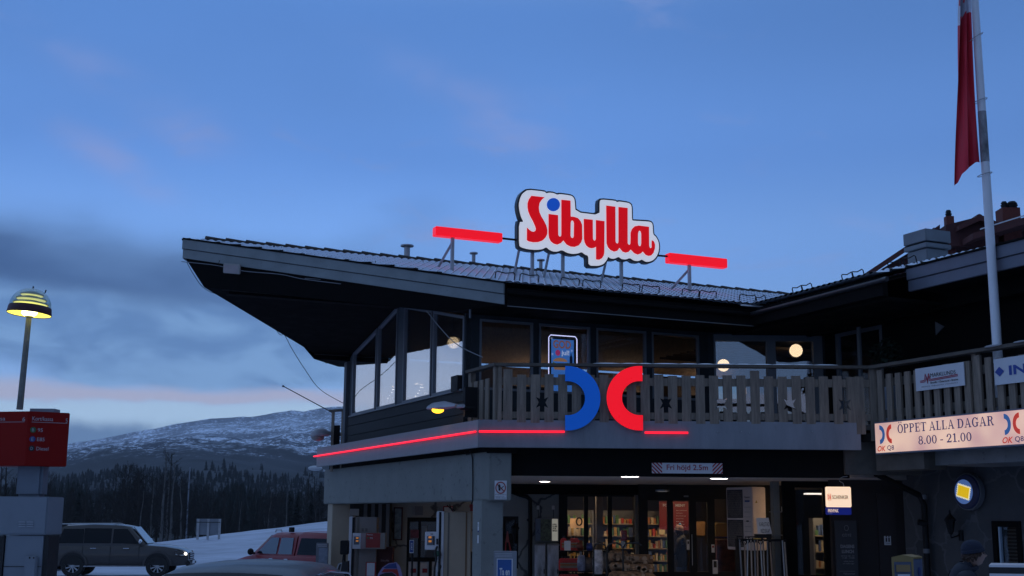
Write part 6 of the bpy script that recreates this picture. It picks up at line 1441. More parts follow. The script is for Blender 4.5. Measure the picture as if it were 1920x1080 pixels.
    bag(1112, 1031, 1132, 1077, 27.2, mat('crumpled_white_film', (.7, .7, .74), .35, var=.5, vs=10, bump=.6, bs=12), 'crumpled white plastic sack of goods by the wood bags', seed=6)
    bag(1128, 1035, 1140, 1072, 27.5, mat('grey_pack', (.2, .19, .19), .6, var=.3), 'plain grey sack behind the crumpled white one', seed=16)
    wdm = mat('firewood_net', (.3, .18, .1), .85, var=.8, vs=9, bump=.8, bs=14, spots=.6)
    for i, (a, b, c, d) in enumerate(((1142, 1033, 1180, 1056), (1172, 1040, 1228, 1062), (1145, 1055, 1186, 1074), (1180, 1058, 1230, 1076), (1140, 1072, 1232, 1098))):
        # net sack full of split logs: log ends poke out
        r = bag(a, b, c, d, 26.2-.15*i, wdm, ('net sack of firewood, topmost on the left of the stack', 'net sack of firewood, topmost on the right of the stack', 'net sack of firewood, second on the left side', 'net sack of firewood, second on the right side', 'wide net sack of firewood at the foot of the stack')[i], 'firewood_sack', 'firewood sack', 10+i, .5); r['group'] = 'firewood sacks beside the entrance'
        m = MB(); r_ = random.Random(30+i); Y = 26.2-.15*i
        for j in range(9):
            p = atY(r_.uniform(a+6, c-6), r_.uniform(b+5, d-5), Y-.01); rd = r_.uniform(.035, .06); t0 = r_.uniform(0, 6)
            m.slab([p+Vector((rd*math.cos(t0+t), 0, rd*math.sin(t0+t))) for t in ((0, 1.0, 2.1, 3.0, 4.6))], Vector((r_.uniform(-.1, .1), .3, 0)))
        m.build('log', mat('split_birch', (.45, .3, .19), .8, var=.4), r)
    r = thing('trolley_rail', 'black hooped rails of a trolley bay in front of the firewood', 'rail', atY(1160, 1078, 25.6))
    m = MB(); Y = 25.8
    for a, b in ((1113, 1138), (1138, 1168), (1168, 1206)):
        zt = atY(a, 1018, Y).z; x0, x1 = atY(a, 1018, Y).x, atY(b, 1018, Y).x; m.tube([Vector((x0, Y, 0)), Vector((x0, Y, zt-.1)), Vector((x0+.05, Y, zt-.02)), Vector((x0+.12, Y, zt)), Vector((x1-.12, Y, zt)), Vector((x1-.03, Y, zt-.05))], .018, 8)
    m.build('hoops', mat('black_gloss_tube', (.02, .02, .02), .25), r, smooth=True)
    r = sticker_board('notice', 'white notice taped inside the right pane of the shop window', 'notice', 1179, 989, 1187, 1007, 29.5, M['wpaint']); r = sticker_board('red_box_display', 'red box with vertical lettering behind the right shop window pane', 'box', 1166, 994, 1176, 1014, 29.7, M['red'], th=.2)
    # Ta en stand and red warning trestle
    Y = 20.6; r = thing('newspaper_stand', 'grey framed stand with a blue poster in front of the concrete column', 'stand', Vector((atY(945, 1060, Y).x, Y, 0)))
    x0, x1, x2 = atY(925.5, 1060, Y).x, atY(962, 1060, Y).x, atY(969, 1060, Y).x; zt = atY(945, 1034, Y).z
    m = MB(); m.box(x0, x2, Y, Y+.35, 0, zt); m.build('stand_body', M['fascia'], r, bevel=.008)
    for i in range(3): rectY(928, 1037.5+i*2.8, 960.5, 1039+i*2.8, Y-.006, .01).build('frame_strip', M['steel'], r)
    rectY(931.5, 1047.5, 961, 1110, Y-.006, .01).build('poster_border', M['wpaint'], r); rectY(933, 1049, 959, 1110, Y-.012, .008).build('poster_sheet', mat('sky_blue_poster', (.02, .09, .3), .5, var=.3, vs=1), r)
    txt(r, 'Ta en', 936.5, 955.5, 1072, 13.5, Y-.016, M['white'], .03)
    r = thing('warning_trestle', 'red folding warning trestle behind the newspaper stand', 'trestle', atY(952, 1033, 28.5)); Y = 28.5
    m = MB(); k = lambda px, py: atY(px, py, Y); m.slab([k(950.5, 996), k(952.5, 996), k(955, 1017), k(947.5, 1017)], YD*.03); m.build('panel', mat('faded_red_plastic', (.25, .05, .045), .5), r); m = MB(); m.slab([k(947.5, 1017), k(949.5, 1017), k(949, 1034), k(946.5, 1034)], YD*.03); m.slab([k(953.5, 1017), k(955.5, 1017), k(959, 1034), k(956, 1034)], YD*.03); m.build('leg', M['red'], r)
    for (px, py, Y, lab) in ((884, 949, 24.9, 'small red warning lamp under the concrete beam'),):
        p = atY(px, py, Y); m = MB(); m.lathe([(.05, -.03), (.04, .03), (.0, .05)], p, 12); m.lathe([(.03, -.03), (.03, -.1), (0, -.1)], p, 10); tag(m.build('warning_lamp', M['red'], smooth=True), lab, 'lamp')
    # framed map and small picture on the wall behind the pumps
    r = sticker_board('map_board', 'narrow tall framed map on the wall behind the left pump', 'map', 738.5, 951, 754, 1013, 32.9, M['dred']); rectY(740.5, 953.5, 751.5, 1011, 32.88, .02).build('map_sheet', mat('map_print', (.18, .24, .28), .4, var=.8, vs=6), r)
    r = sticker_board('small_picture', 'small red framed picture above the right pump', 'picture', 831, 949, 849, 962, 32.9, M['red']); rectY(833, 951, 848, 962, 32.88, .02).build('print', M['wpaint'], r)
    r = sticker_board('door_poster', 'pinkish red poster stuck inside the glass of the side door', 'poster', 770, 993, 785, 1009, 32.99, mat('pink_red_poster', (.2, .05, .07), .5, var=.5, vs=8)); r = sticker_board('door_notice', 'white paper notices stuck in the side door beside the poster', 'notice', 791, 986, 800, 1014, 32.99, mat('pale_paper', (.25, .3, .36), .6))
    r = sticker_board('menu_case', 'dark red snack cabinet with a pale label beside the left pump', 'cabinet', 705.5, 1025.5, 735, 1085, 29.8, M['dred'], th=.4); txt(r, 'Sibylla', 713.5, 730, 1051.5, 4.5, 29.78, mat('pale_pink_text', (.28, .17, .17), .6), .02)
    r = thing('payment_post', 'blue and white price plate on a slim black post before the side door', 'sign post', atY(771, 1080, 28)); Y = 28; rectY(768, 1012.5, 775.5, 1037, Y, .03).build('sign_plate', M['wpaint'], r); rectY(768.7, 1014, 774.7, 1035.5, Y-.004, .006).build('blue_field', mat('plate_blue', (.03, .07, .26), .5), r)
    m = MB(); m.text('KORT', atY(771.7, 1025, Y-.01), -ZD, XD, .16, .04, bold=.03); m.build('lettering', M['white'], r); m = MB(); p = atY(773, 1037, Y); m.tube([Vector((p.x, Y+.02, p.z)), Vector((p.x, Y+.02, -.3))], .022, 8); m.build('post', M['iron'], r)
    r = thing('beach_flag', 'leaning rounded advertising flag in blue and red beside the left pump', 'advertising flag', atY(728, 1080, 26)); Y = 26; k = lambda px, py: atY(px, py, Y)
    o = [(705, 1090), (709, 1076), (717, 1064), (728, 1056.5), (743, 1054), (750, 1062), (757, 1090)]
    m = MB(); m.slab([k(*p) for p in o], YD*.03); m.build('flag_sheet', mat('pale_lilac_edge', (.24, .2, .36), .6), r)
    m = MB(); m.slab([k(*p)-YD*.004 for p in ((719, 1064.5), (729, 1058), (742, 1055.5), (745, 1066), (722, 1066))], YD*.003); m.build('blue_field', mat('flag_blue', (.02, .04, .16), .6), r)
    m = MB(); m.slab([k(*p)-YD*.004 for p in ((715, 1073), (720, 1067), (745, 1067), (748, 1078), (749, 1090), (745, 1090), (743, 1077), (735, 1072), (724, 1073))], YD*.003); m.build('red_field', mat('flag_red', (.3, .015, .012), .6), r)
    m = MB(); m.slab([k(*p)-YD*.004 for p in ((712, 1078), (722, 1074), (735, 1073), (742, 1078), (744, 1090), (708, 1090))], YD*.003); m.build('black_field', M['ink'], r)
goods()
def pumps():
    def pump(px0, pxs, px1, ytop, Y, lab, right):
        """fuel pump: pale slim end, wide beige side, display box, hoses"""
        x0, xs, x1 = atY(px0, 1000, Y).x, atY(pxs, 1000, Y).x, atY(px1, 1000, Y).x; zt = atY(px0, ytop, Y).z; g = -.15
        r = thing('fuel_pump', lab, 'fuel pump', ((x0+x1)/2, Y, g), 'fuel pumps under the upper floor')
        m = MB(); m.box(xs, x1, Y+.02, Y+.45, g, zt); m.build('side_panel', M['tan'] if right else mat('pinkish_beige_panel', (.24, .2, .18), .6, var=.1), r, bevel=.012)
        m = MB(); m.box(x0, xs, Y, Y+.5, g, zt+.01); m.build('end_column', M['wpaint'], r, bevel=.012)
        return r, x0, xs, x1, zt
    Y = 24.6; r, x0, xs, x1, zt = pump(818, 832, 883, 959.5, Y, 'tall beige fuel pump right beside the concrete column', True)
    m = rectY(823.5, 960, 825.5, 1090, Y-.01, .02); m.build('groove', M['iron'], r); rectY(840, 961, 841, 1090, Y+.012, .01).build('panel_seam', mat('tan_seam', (.13, .11, .09), .6), r); rectY(873.5, 960, 874.5, 1090, Y+.012, .01).build('panel_seam', mat('rust_seam', (.16, .09, .04), .7), r)
    txt(r, '0\n1\n7', 825.5, 827.5, 990, 12, Y-.01, M['ink'])
    d = rectY(797, 997, 819, 1031, Y+.02, .22).build('display_box', M['wpaint'], r, bevel=.01)
    rectY(801, 1005, 815, 1022, Y+.01, .012).build('display_window', mat('dark_display', (.12, .13, .15), .4), d)
    om = mat('amber_digits', (.4, .16, .04), .5, emit=(.5, .18, .03), es=.6)
    for y in (1005.5, 1013): rectY(803.5, y, 809, y+3.8, Y+.005, .008).build('amber_display', om, d)
    rectY(812.5, 1005, 814, 1022, Y+.005, .008).build('slot', M['ink'], d); txt(d, '95', 807, 812, 1001.5, 2.2, Y+.012, M['ink']); rectY(818, 1010, 821.5, 1021, Y-.02, .03).build('card_reader', M['ink'], r)
    m = MB(); k = lambda px, py, dy=0: atY(px, py, Y-.08+dy)
    m.tube([k(824, 1030), k(826, 1040), k(823, 1055), k(826, 1062), k(822, 1075), k(823, 1100)], .02, 8); m.tube([k(820, 1024), k(816, 1034), k(818, 1048), k(815, 1064), k(814, 1100)], .022, 8); m.build('hose', M['rubber'], r, smooth=True)
    m = MB(); m.slab([k(813.5, 1036), k(819, 1032), k(824, 1034), k(823, 1042), k(817, 1046), k(813.5, 1042)], YD*.05); m.build('nozzle', M['green'], r, bevel=.008); m = MB(); m.tube([k(883.5, 1035, .2), k(885, 1050, .2), k(884, 1100, .2)], .02, 8); m.build('hose', M['rubber'], r); m = MB(); m.slab([k(882.5, 1033, .3), k(886, 1035, .3), k(886, 1043, .3), k(882.5, 1043, .3)], YD*.05); m.build('nozzle', M['green'], r)
    m = MB(); m.tube([atY(853, 958, Y+.2), atY(850, 955, Y+.2), atY(844, 953, Y+.2), atY(838, 947, Y+.2)], .012, 6); m.tube([atY(848, 958, Y+.2), atY(845, 952, Y+.2), atY(843, 946, Y+.2)], .012, 6); m.build('cable', M['rubber'], r)
    Y = 29.6; r, x0, xs, x1, zt = pump(654, 662, 706, 969, Y, 'beige fuel pump with a red price plate, further from the concrete column', False)
    m = rectY(660.8, 970, 661.8, 1090, Y-.01, .02); m.build('groove', M['iron'], r); rectY(670, 970, 670.8, 1090, Y+.012, .01).build('panel_seam', mat('tan_seam', (.13, .11, .09), .6), r)
    b = rectY(661, 999, 722, 1029.5, Y-.28, .3); bx = b.build('display_box', mat('beige_box', (.27, .23, .2), .5), r, bevel=.01)
    rectY(661.5, 999.5, 676, 1029, Y-.29, .01).build('display_face', M['wpaint'], bx); rectY(676.5, 999.5, 684, 1029, Y-.29, .01).build('pink_face', mat('pinkish_panel', (.3, .22, .22), .5), bx)
    rectY(663.5, 1006, 673, 1021, Y-.3, .01).build('display_window', mat('dark_display', (.12, .13, .15), .4), bx)
    for y in (1007.5, 1013): rectY(667.5, y, 672, y+2.6, Y-.305, .008).build('amber_display', om, bx)
    rectY(686.5, 999.5, 712.5, 1027, Y-.29, .01).build('price_plate', mat('pump_red', (.3, .02, .015), .5), bx)
    txt(bx, 'Premium', 688, 699, 1002.5, 2.5, Y-.3, M['white']); txt(bx, '95', 693.5, 699, 1009, 3.2, Y-.3, M['white']); m = MB(); c = atY(690.3, 1009, Y-.295); m.lathe([(0, .003), (.022, .0)], c, 14, -YD); m.build('grade_badge', mat('badge_green', (.03, .14, .05), .5), bx)
    m = MB()
    for i in range(3):
        for j in (0, 1): a = 678+j*7; q = atY(a, 992+i*2, Y+.01); m.box(q.x, q.x+.05, Y+.012, Y+.02, q.z, q.z+.01)
    m.build('louvre', M['iron'], r)
    rectY(686, 1054, 704, 1090, Y-.1, .08).build('paper_bin', M['red'], r); rectY(688, 1055.5, 702, 1080, Y-.11, .01).build('notice_sheet', M['wpaint'], r)
    # squeegee and black box left of it
    r = thing('service_box', 'black squeegee box on a post left of the far fuel pump', 'service box', atY(644, 1078, 29)); Y = 28.8
    rectY(638, 1013.5, 652, 1040, Y, .25).build('box_body', M['iron'], r, bevel=.015); m = MB(); p = atY(646, 1040, Y+.1); m.tube([p, p-ZD*.5], .03, 8); m.tube([p-XD*.03, p-XD*.05-ZD*.2], .012, 6); m.build('post', M['iron'], r)
    m = MB(); k = lambda px, py: atY(px, py, Y-.1); m.slab([k(634, 1057), k(641.5, 1054.5), k(636, 1078), k(627, 1078)], YD*.03); m.build('squeegee_tray', M['steel'], r); m = MB(); m.slab([k(636, 1058.5), k(640, 1057), k(635.5, 1074), k(631, 1074)], -YD*.01); m.build('tray_face', M['ink'], r); m = MB(); m.slab([k(642, 1054), k(652, 1052), k(652, 1100), k(634, 1100)], YD*.3); m.build('base_box', M['ink'], r)
    # grey notice case at the far column
    r = thing('notice_case', 'grey framed notice case standing left of the far column', 'notice case', atY(603, 1075, 31)); Y = 31.2; rectY(593, 1018, 613, 1090, Y, .1).build('case', M['frame'], r, bevel=.01)
    for i in range(2): rectY(594.5+i*1.5, 1021+i*2.6, 613, 1022+i*2.6, Y-.01, .015).build('frame_strip', M['wpaint'], r)
    rectY(598, 1027, 613, 1085, Y-.006, .01).build('notice_sheet', mat('grey_print', (.2, .24, .3), .5, var=.3, vs=9), r)
pumps()
# ================================================================ pump totem, lamps, vehicles
def totem():
    Y = 19.0; k = Y/2349; q = lambda px, py, dy=0: atY(px, py, Y+dy)
    r = thing('price_totem', 'grey pump island cabinet carrying a red price box with white grades', 'fuel pillar', Vector((q(48, 1000).x, Y, 0)))
    wp = mat('pale_grey_cabinet', (.20, .23, .27), .5, var=.06, vs=1.5)
    x = lambda px: q(px, 1000).x
    zt, z1 = q(50, 931).z, q(50, 1003).z
    m = MB(); m.slab([Vector((x(-14), Y, z1)), Vector((x(86), Y, z1)), Vector((x(86)+.02, Y+.62, z1)), Vector((x(-14), Y+.62, z1))], ZD*(zt-z1)); m.build('cabinet_head', wp, r, bevel=.012)
    m = MB(); m.box(x(18), x(84), Y-.012, Y, z1+.02, zt-.01); fp = m.build('front_panel', wp, r, bevel=.004)
    m = MB()
    for i in range(3):
        for px in (36, 51): a = q(px, 988-i*-0+i*-4.2); m.box(a.x, a.x+.1, Y-.025, Y-.012, a.z, a.z+.014)
    m.build('louvre', mat('louvre_light', (.34, .37, .42), .5), fp)
    m = MB(); m.box(x(10), x(81), Y+.03, Y+.55, 0, z1-.01); m.build('cabinet_base', wp, r, bevel=.008)
    m = MB(); m.box(x(-5), x(9), Y+.0, Y+.4, 0, z1-.02); m.box(x(82), x(90), Y+.05, Y+.5, 0, z1-.01); m.build('hose_bay', M['ink'], r)
    m = MB(); m.box(x(3), x(81), Y+.02, Y+.028, q(50, 1062).z, q(50, 1063).z); m.build('panel_seam', M['ink'], r)
    m = MB(); a, b = q(50, 1043), q(67, 1100); m.box(a.x, b.x, Y-.08, Y+.02, b.z-.3, a.z); nb = m.build('small_box', wp, r, bevel=.01); m = MB(); 
    for px in (55.5, 63): p = q(px, 1046, -.09); m.ball(p, .012, 8, 6)
    m.build('screw', M['iron'], nb)
    zc0, zc1 = q(40, 931).z, q(40, 772).z
    m = MB(); m.box(x(17), x(66), Y+.1, Y+.4, zc0, zc1); m.build('neck', mat('blue_grey_neck', (.15, .18, .22), .5), r, bevel=.04)
    # red box: a wedge with two visible faces meeting at px 55
    c = q(58, 800); c = Vector((c.x, Y-.12, 0)); zb, zu = q(53, 873.5, -.12).z, q(60, 771, -.12).z
    rt = q(127, 778, 0); R_ = Vector((rt.x-.02, Y+.17, 0)); Lq = Vector((c.x-.95, Y+.10, 0)); B_ = R_+(Lq-c)*.9+Vector((0, .3, 0))
    rd = mat('price_box_red', (.24, .008, .006), .5, var=.1, vs=1, spec=.12)
    m = MB(); m.slab([c+ZD*zb, R_+ZD*zb, B_+ZD*zb, Lq+ZD*zb], ZD*(zu-zb)); m.build('price_box', rd, r, bevel=.01)
    m = MB(); m.box(x(33), x(80), Y+.1, Y+.35, zu-.02, zu+.06); m.build('box_cap', mat('cap_grey', (.2, .24, .28), .5), r)
    wt = mat('price_white', (.42, .38, .4), .6)
    X = (R_-c).normalized(); W = (R_-c).length; H = zu-zb; n = X.cross(ZD).normalized(); n = n if n.y < 0 else -n
    P = lambda a, b: c+X*W*a+ZD*(zb+H*b)+n*.004
    def face(P, X, W, n, sgn, no):
        m = MB(); m.text('Kort/kassa', P(.34, .87), X, ZD, W*.50, H*.075); m.text(no, P(.92, .855) if sgn > 0 else P(.92, .87), X, ZD, W*.05, H*.075); m.obox(P(.08, .80), X*W*.86, n*.002, ZD*.006)
        for b, s, w in ((.66, '95', .12), (.49, 'E85', .18), (.32, 'Diesel', .29)): m.text(s, P(.24+w/2, b), X, ZD, W*w, H*.065)
        m.text('B', P(.13, .66), X, ZD, W*.05, H*.055); m.text('E', P(.13, .49), X, ZD, W*.05, H*.055); m.text('D', P(.13, .32), X, ZD, W*.055, H*.055)
        m.build('lettering', wt, r)
        for b, cl, nm in ((.66, (.02, .1, .03), 'green'), (.49, (.02, .05, .2), 'blue'), (.32, (.006, .006, .008), 'black')):
            m = MB(); m.lathe([(0, .0015), (.042, .001), (.044, 0)], P(.13, b)-n*.003, 20, n); m.build('grade_badge', mat('badge_'+nm, cl, .5), r)
    face(P, X, W, n, 1, '5')
    X2 = (c-Lq).normalized(); W2 = (c-Lq).length; n2 = X2.cross(ZD).normalized(); n2 = n2 if n2.y < 0 else -n2
    face(lambda a, b: Lq+X2*W2*a+ZD*(zb+H*b)+n2*.004, X2, W2, n2, 1, '6')
    # lamp on top
    b = q(37, 766, .2); t = q(50.5, 592, .2); 
    r = thing('dome_lamp', 'dome street lamp with a dark red band glowing yellow, above the red price box', 'lamp', b)
    Bp = Vector((b.x, b.y, zu+.05)); Tp = Vector((t.x-.085, b.y, t.z)); Tp = Vector((b.x+.03, b.y, t.z))
    m = MB(); m.tube([Bp, Tp], [.05, .042], 12); m.build('pole', mat('weathered_pole', (.16, .17, .16), .6, var=.3, vs=8), r, smooth=True)
    m = MB(); m.lathe([(0, -.02), (.062, -.02), (.062, .035), (0, .04)], Tp, 16); m.build('collar', mat('brass_collar', (.3, .28, .1), .5), r)
    cz = Tp+Vector((.0, 0, .03)); Rr = .335; ax = Vector((.06, .03, 1)).normalized()
    m = MB(); m.lathe([(.30, .12), (Rr*.99, .0), (Rr*1.0, -.01), (Rr*1.01, .0), (Rr*.97, .10), (Rr*.95, .115)], cz, 36, ax); m.build('red_band', mat('dark_red_band', (.06, .01, .015), .5), r, smooth=True)
    m = MB(); m.lathe([(.02, .1), (.15, .115), (.30, .05), (Rr*.985, .0)], cz, 36, ax); m.build('reflector', mat('glowing_reflector', (.8, .75, .2), .5, emit=(.85, .75, .12), es=1.1), r, smooth=True)
    m = MB(); m.ball(cz+ax*.02, .12, 20, 10, (1, 1, .55)); m.build('bulb', mat('white_hot_bulb', (1, 1, .7), .5, emit=(1, .93, .45), es=7), r, smooth=True)
    m = MB()
    prof = [(Rr*.95, .115)]+[(Rr*.95*math.cos(a), .115+.30*math.sin(a)) for a in [i*math.pi/20 for i in range(1, 10)]]+[(0, .415)]
    m.lathe(prof, cz, 36, ax); m.build('dome', glass('clear_dome', .7, (.72, .78, .76), .08), r, smooth=True)
    ge = mat('lit_louvre_ring', (.6, .58, .3), .5, emit=(.8, .78, .3), es=.8)
    for h, rr_ in ((.17, .27), (.24, .235), (.31, .18)): m = MB(); m.lathe([(rr_*.4, h+.045), (rr_*.98, h-.0), (rr_, h-.012), (rr_*.98, h+.008)], cz, 30, ax); m.build('louvre_ring', mat('pale_louvre_ring', (.3, .34, .3), .6), r, smooth=True); m = MB(); m.lathe([(rr_*.3, h+.0), (rr_*.93, h-.016), (rr_*.3, h-.02)], cz, 30, ax); m.build('lit_ring', ge, r, smooth=True)
    m = MB(); m.tube([cz+ax*.40, cz+ax*.445], .012, 6); m.tube([cz+ax*.34+XD*.2, cz+ax*.39+XD*.21], .01, 6); m.build('finial', M['iron'], r)
totem()
def cobra(p, d, L_, lab, lit=False, s=1.0, base=None, px=None):
    """street lamp head on a short arm"""
    r = thing('cobra_lamp', lab, 'lamp', p); side = d.cross(ZD).normalized(); m = MB(); n = 12; pr = [(0, .05, .035), (.15, .075, .06), (.45, .12, .11), (.75, .11, .10), (.95, .06, .06), (1, .01, .01)]
    for f, w, h in pr:
        for i in range(n):
            t = 2*math.pi*i/n; zz = math.sin(t)*h*s; zz = zz if zz > 0 else zz*.25; m.v.append(p+d*L_*f+side*math.cos(t)*w*s+ZD*zz)
    for j in range(len(pr)-1):
        for i in range(n): m.f.append([j*n+i, j*n+(i+1) % n, (j+1)*n+(i+1) % n, (j+1)*n+i]); m.m.append(0)
    m.build('lamp_head', mat('lamp_shell', (.42, .42, .46), .5), r, smooth=True)
    m = MB(); m.ball(p+d*L_*.66-ZD*.03*s, .1*s, 16, 8, (1, 1, .55)); v = m.v
    if d.x < -.5: pass
    m.build('lamp_bowl', mat('lit_amber_bowl', (.9, .5, .05), .4, emit=(1, .48, .02), es=3.2) if lit else mat('clear_bowl', (.3, .28, .26), .3), r, smooth=True)
    m = MB(); m.tube([p, p-d*.25*s], .03*s, 8); m.build('arm', M['steel'], r); return r
p_ = onT(858, 762, -.55); q_ = onT(803, 767, -.55)
_r = cobra(p_, (q_-p_).normalized(), (q_-p_).length, 'street lamp head glowing amber below the gable window', True, 1.15)
m = MB(); _a = onT(862, 765, -.5); m.tube([_a, _a+VD*.3], .035, 8); m.build('arm', M['iron'], _r); m = MB(); m.obox(onT(868, 782, -.35), VD*.25, UD*-.1, ZD*.55); m.build('mounting_box', M['iron'], _r); m = MB(); m.obox(onT(845, 735, -.12)+VD*.0, VD*.1, UD*-.35, ZD*.3); m.build('mounting_box', M['iron'], _r)
p_ = atY(622, 815, 31.3); q_ = atY(582, 817, 31.0)
cobra(p_, (q_-p_).normalized(), (q_-p_).length, 'unlit street lamp head at the far left end of the fascia', False, 1.7)
p_ = atY(606, 882, 60); r_ = thing('street_lamp', 'distant pale street lamp head peeking out left of the concrete beam', 'street lamp', (p_.x, 60, 0))
m = MB(); m.tube([Vector((p_.x+.4, 60, 0)), Vector((p_.x+.4, 60, 3.9)), p_], .06, 8); m.build('pole', M['steel'], r_); m = MB(); m.ball(atY(591, 878, 60), .25, 12, 8, (1.4, .6, .5)); m.build('lamp_head', mat('far_lamp_head', (.5, .52, .55), .4), r_, smooth=True)
p_ = atY(358, 1010, 100); r_ = thing('street_lamp', 'tall thin street lamp post beyond the snow bank', 'street lamp', (p_.x, 100, -2)); t_ = atY(356.5, 868, 100)
m = MB(); m.tube([Vector((t_.x, 100, -3)), Vector((t_.x, 100, t_.z-.3))], [.07, .05], 8); m.build('pole', mat('far_pole', (.2, .22, .26), .5), r_); m = MB(); m.tube([Vector((t_.x, 100, t_.z-.3)), Vector((t_.x-.5, 100, t_.z)), Vector((t_.x-1.6, 100, t_.z+.1))], .03, 6); m.build('arm', M['frame'], r_)
Y_ = 64; p_ = atY(391, 1008, Y_); r_ = thing('road_sign', 'back of a grey road sign board on the snow bank', 'road sign', (p_.x, Y_, p_.z-.3))
rectY(368.5, 972.5, 413, 1003, Y_, .05).build('sign_board', mat('grey_sign_back', (.2, .22, .25), .5), r_)
for a in (370, 389, 410): rectY(a, 973, a+2, 1012, Y_-.06, .06).build('post', M['steel'], r_)
rectY(368.5, 978.5, 413, 980, Y_-.1, .04).build('crossbar', M['iron'], r_)

def loft_body(mb, secs, n=None, mi=0):
    """secs: list of (x, [(y,z)...]) open half outlines from the sill up to the centre line; mirrored"""
    rings = []
    for x, h in secs:
        ring = [Vector((x, y, z)) for y, z in h]+[Vector((x, -y, z)) for y, z in reversed(h) if abs(y) > 1e-6]; rings.append(ring)
    k = len(rings[0]); o = len(mb.v)
    for rg in rings: mb.v += rg
    for j in range(len(rings)-1):
        for i in range(k): a = o+j*k+i; b = o+j*k+(i+1) % k; mb.f.append([a, b, b+k, a+k]); mb.m.append(mi)
    mb.f.append([o+i for i in range(k)]); mb.m.append(mi); mb.f.append([o+(len(rings)-1)*k+i for i in range(k)]); mb.m.append(mi)
def half(w, z0, zb, zt, wt, r=.12):
    """half section: sill z0, widest at w, belt/shoulder zb, top zt with half width wt"""
    return [(w-.06, z0), (w, z0+.12), (w+.01, (z0+zb)/2), (w, zb-.05), (wt+(w-wt)*.75, zb+.0), (wt, zt-r*.35), (wt-.12, zt), (0, zt+.015)]
def wheel(parent, x, y, r, w, rim):
    s = 1 if y > 0 else -1
    m = MB(); m.lathe([(r*.62, -w/2), (r*.93, -w/2), (r, -w*.35), (r, w*.35), (r*.93, w/2), (r*.62, w/2)], (x, y, r), 28, (0, 1, 0)); wo = m.build('wheel', M['rubber'], parent, smooth=True)
    m = MB(); yy = y+s*(w/2-.03); n = 9
    m.lathe([(r*.64, 0), (r*.58, .012), (r*.56, -.02)], (x, yy, r), 28, (0, s, 0)); m.lathe([(0, .02), (r*.14, .015), (r*.16, -.02)], (x, yy, r), 14, (0, s, 0))
    for i in range(n):
        t = 2*math.pi*i/n; d = Vector((math.cos(t), 0, math.sin(t))); q = Vector((-math.sin(t), 0, math.cos(t))); c = Vector((x, yy, r))
        m.slab([c+d*r*.1-q*r*.045, c+d*r*.6-q*r*.07, c+d*r*.6+q*r*.07, c+d*r*.1+q*r*.045], (0, s*.015, 0))
    m.build('rim', rim, wo, smooth=True)
    m = MB(); m.lathe([(0, -.05), (r*.6, -.05)], (x, yy, r), 20, (0, s, 0)); m.build('brake_disc', M['iron'], wo)
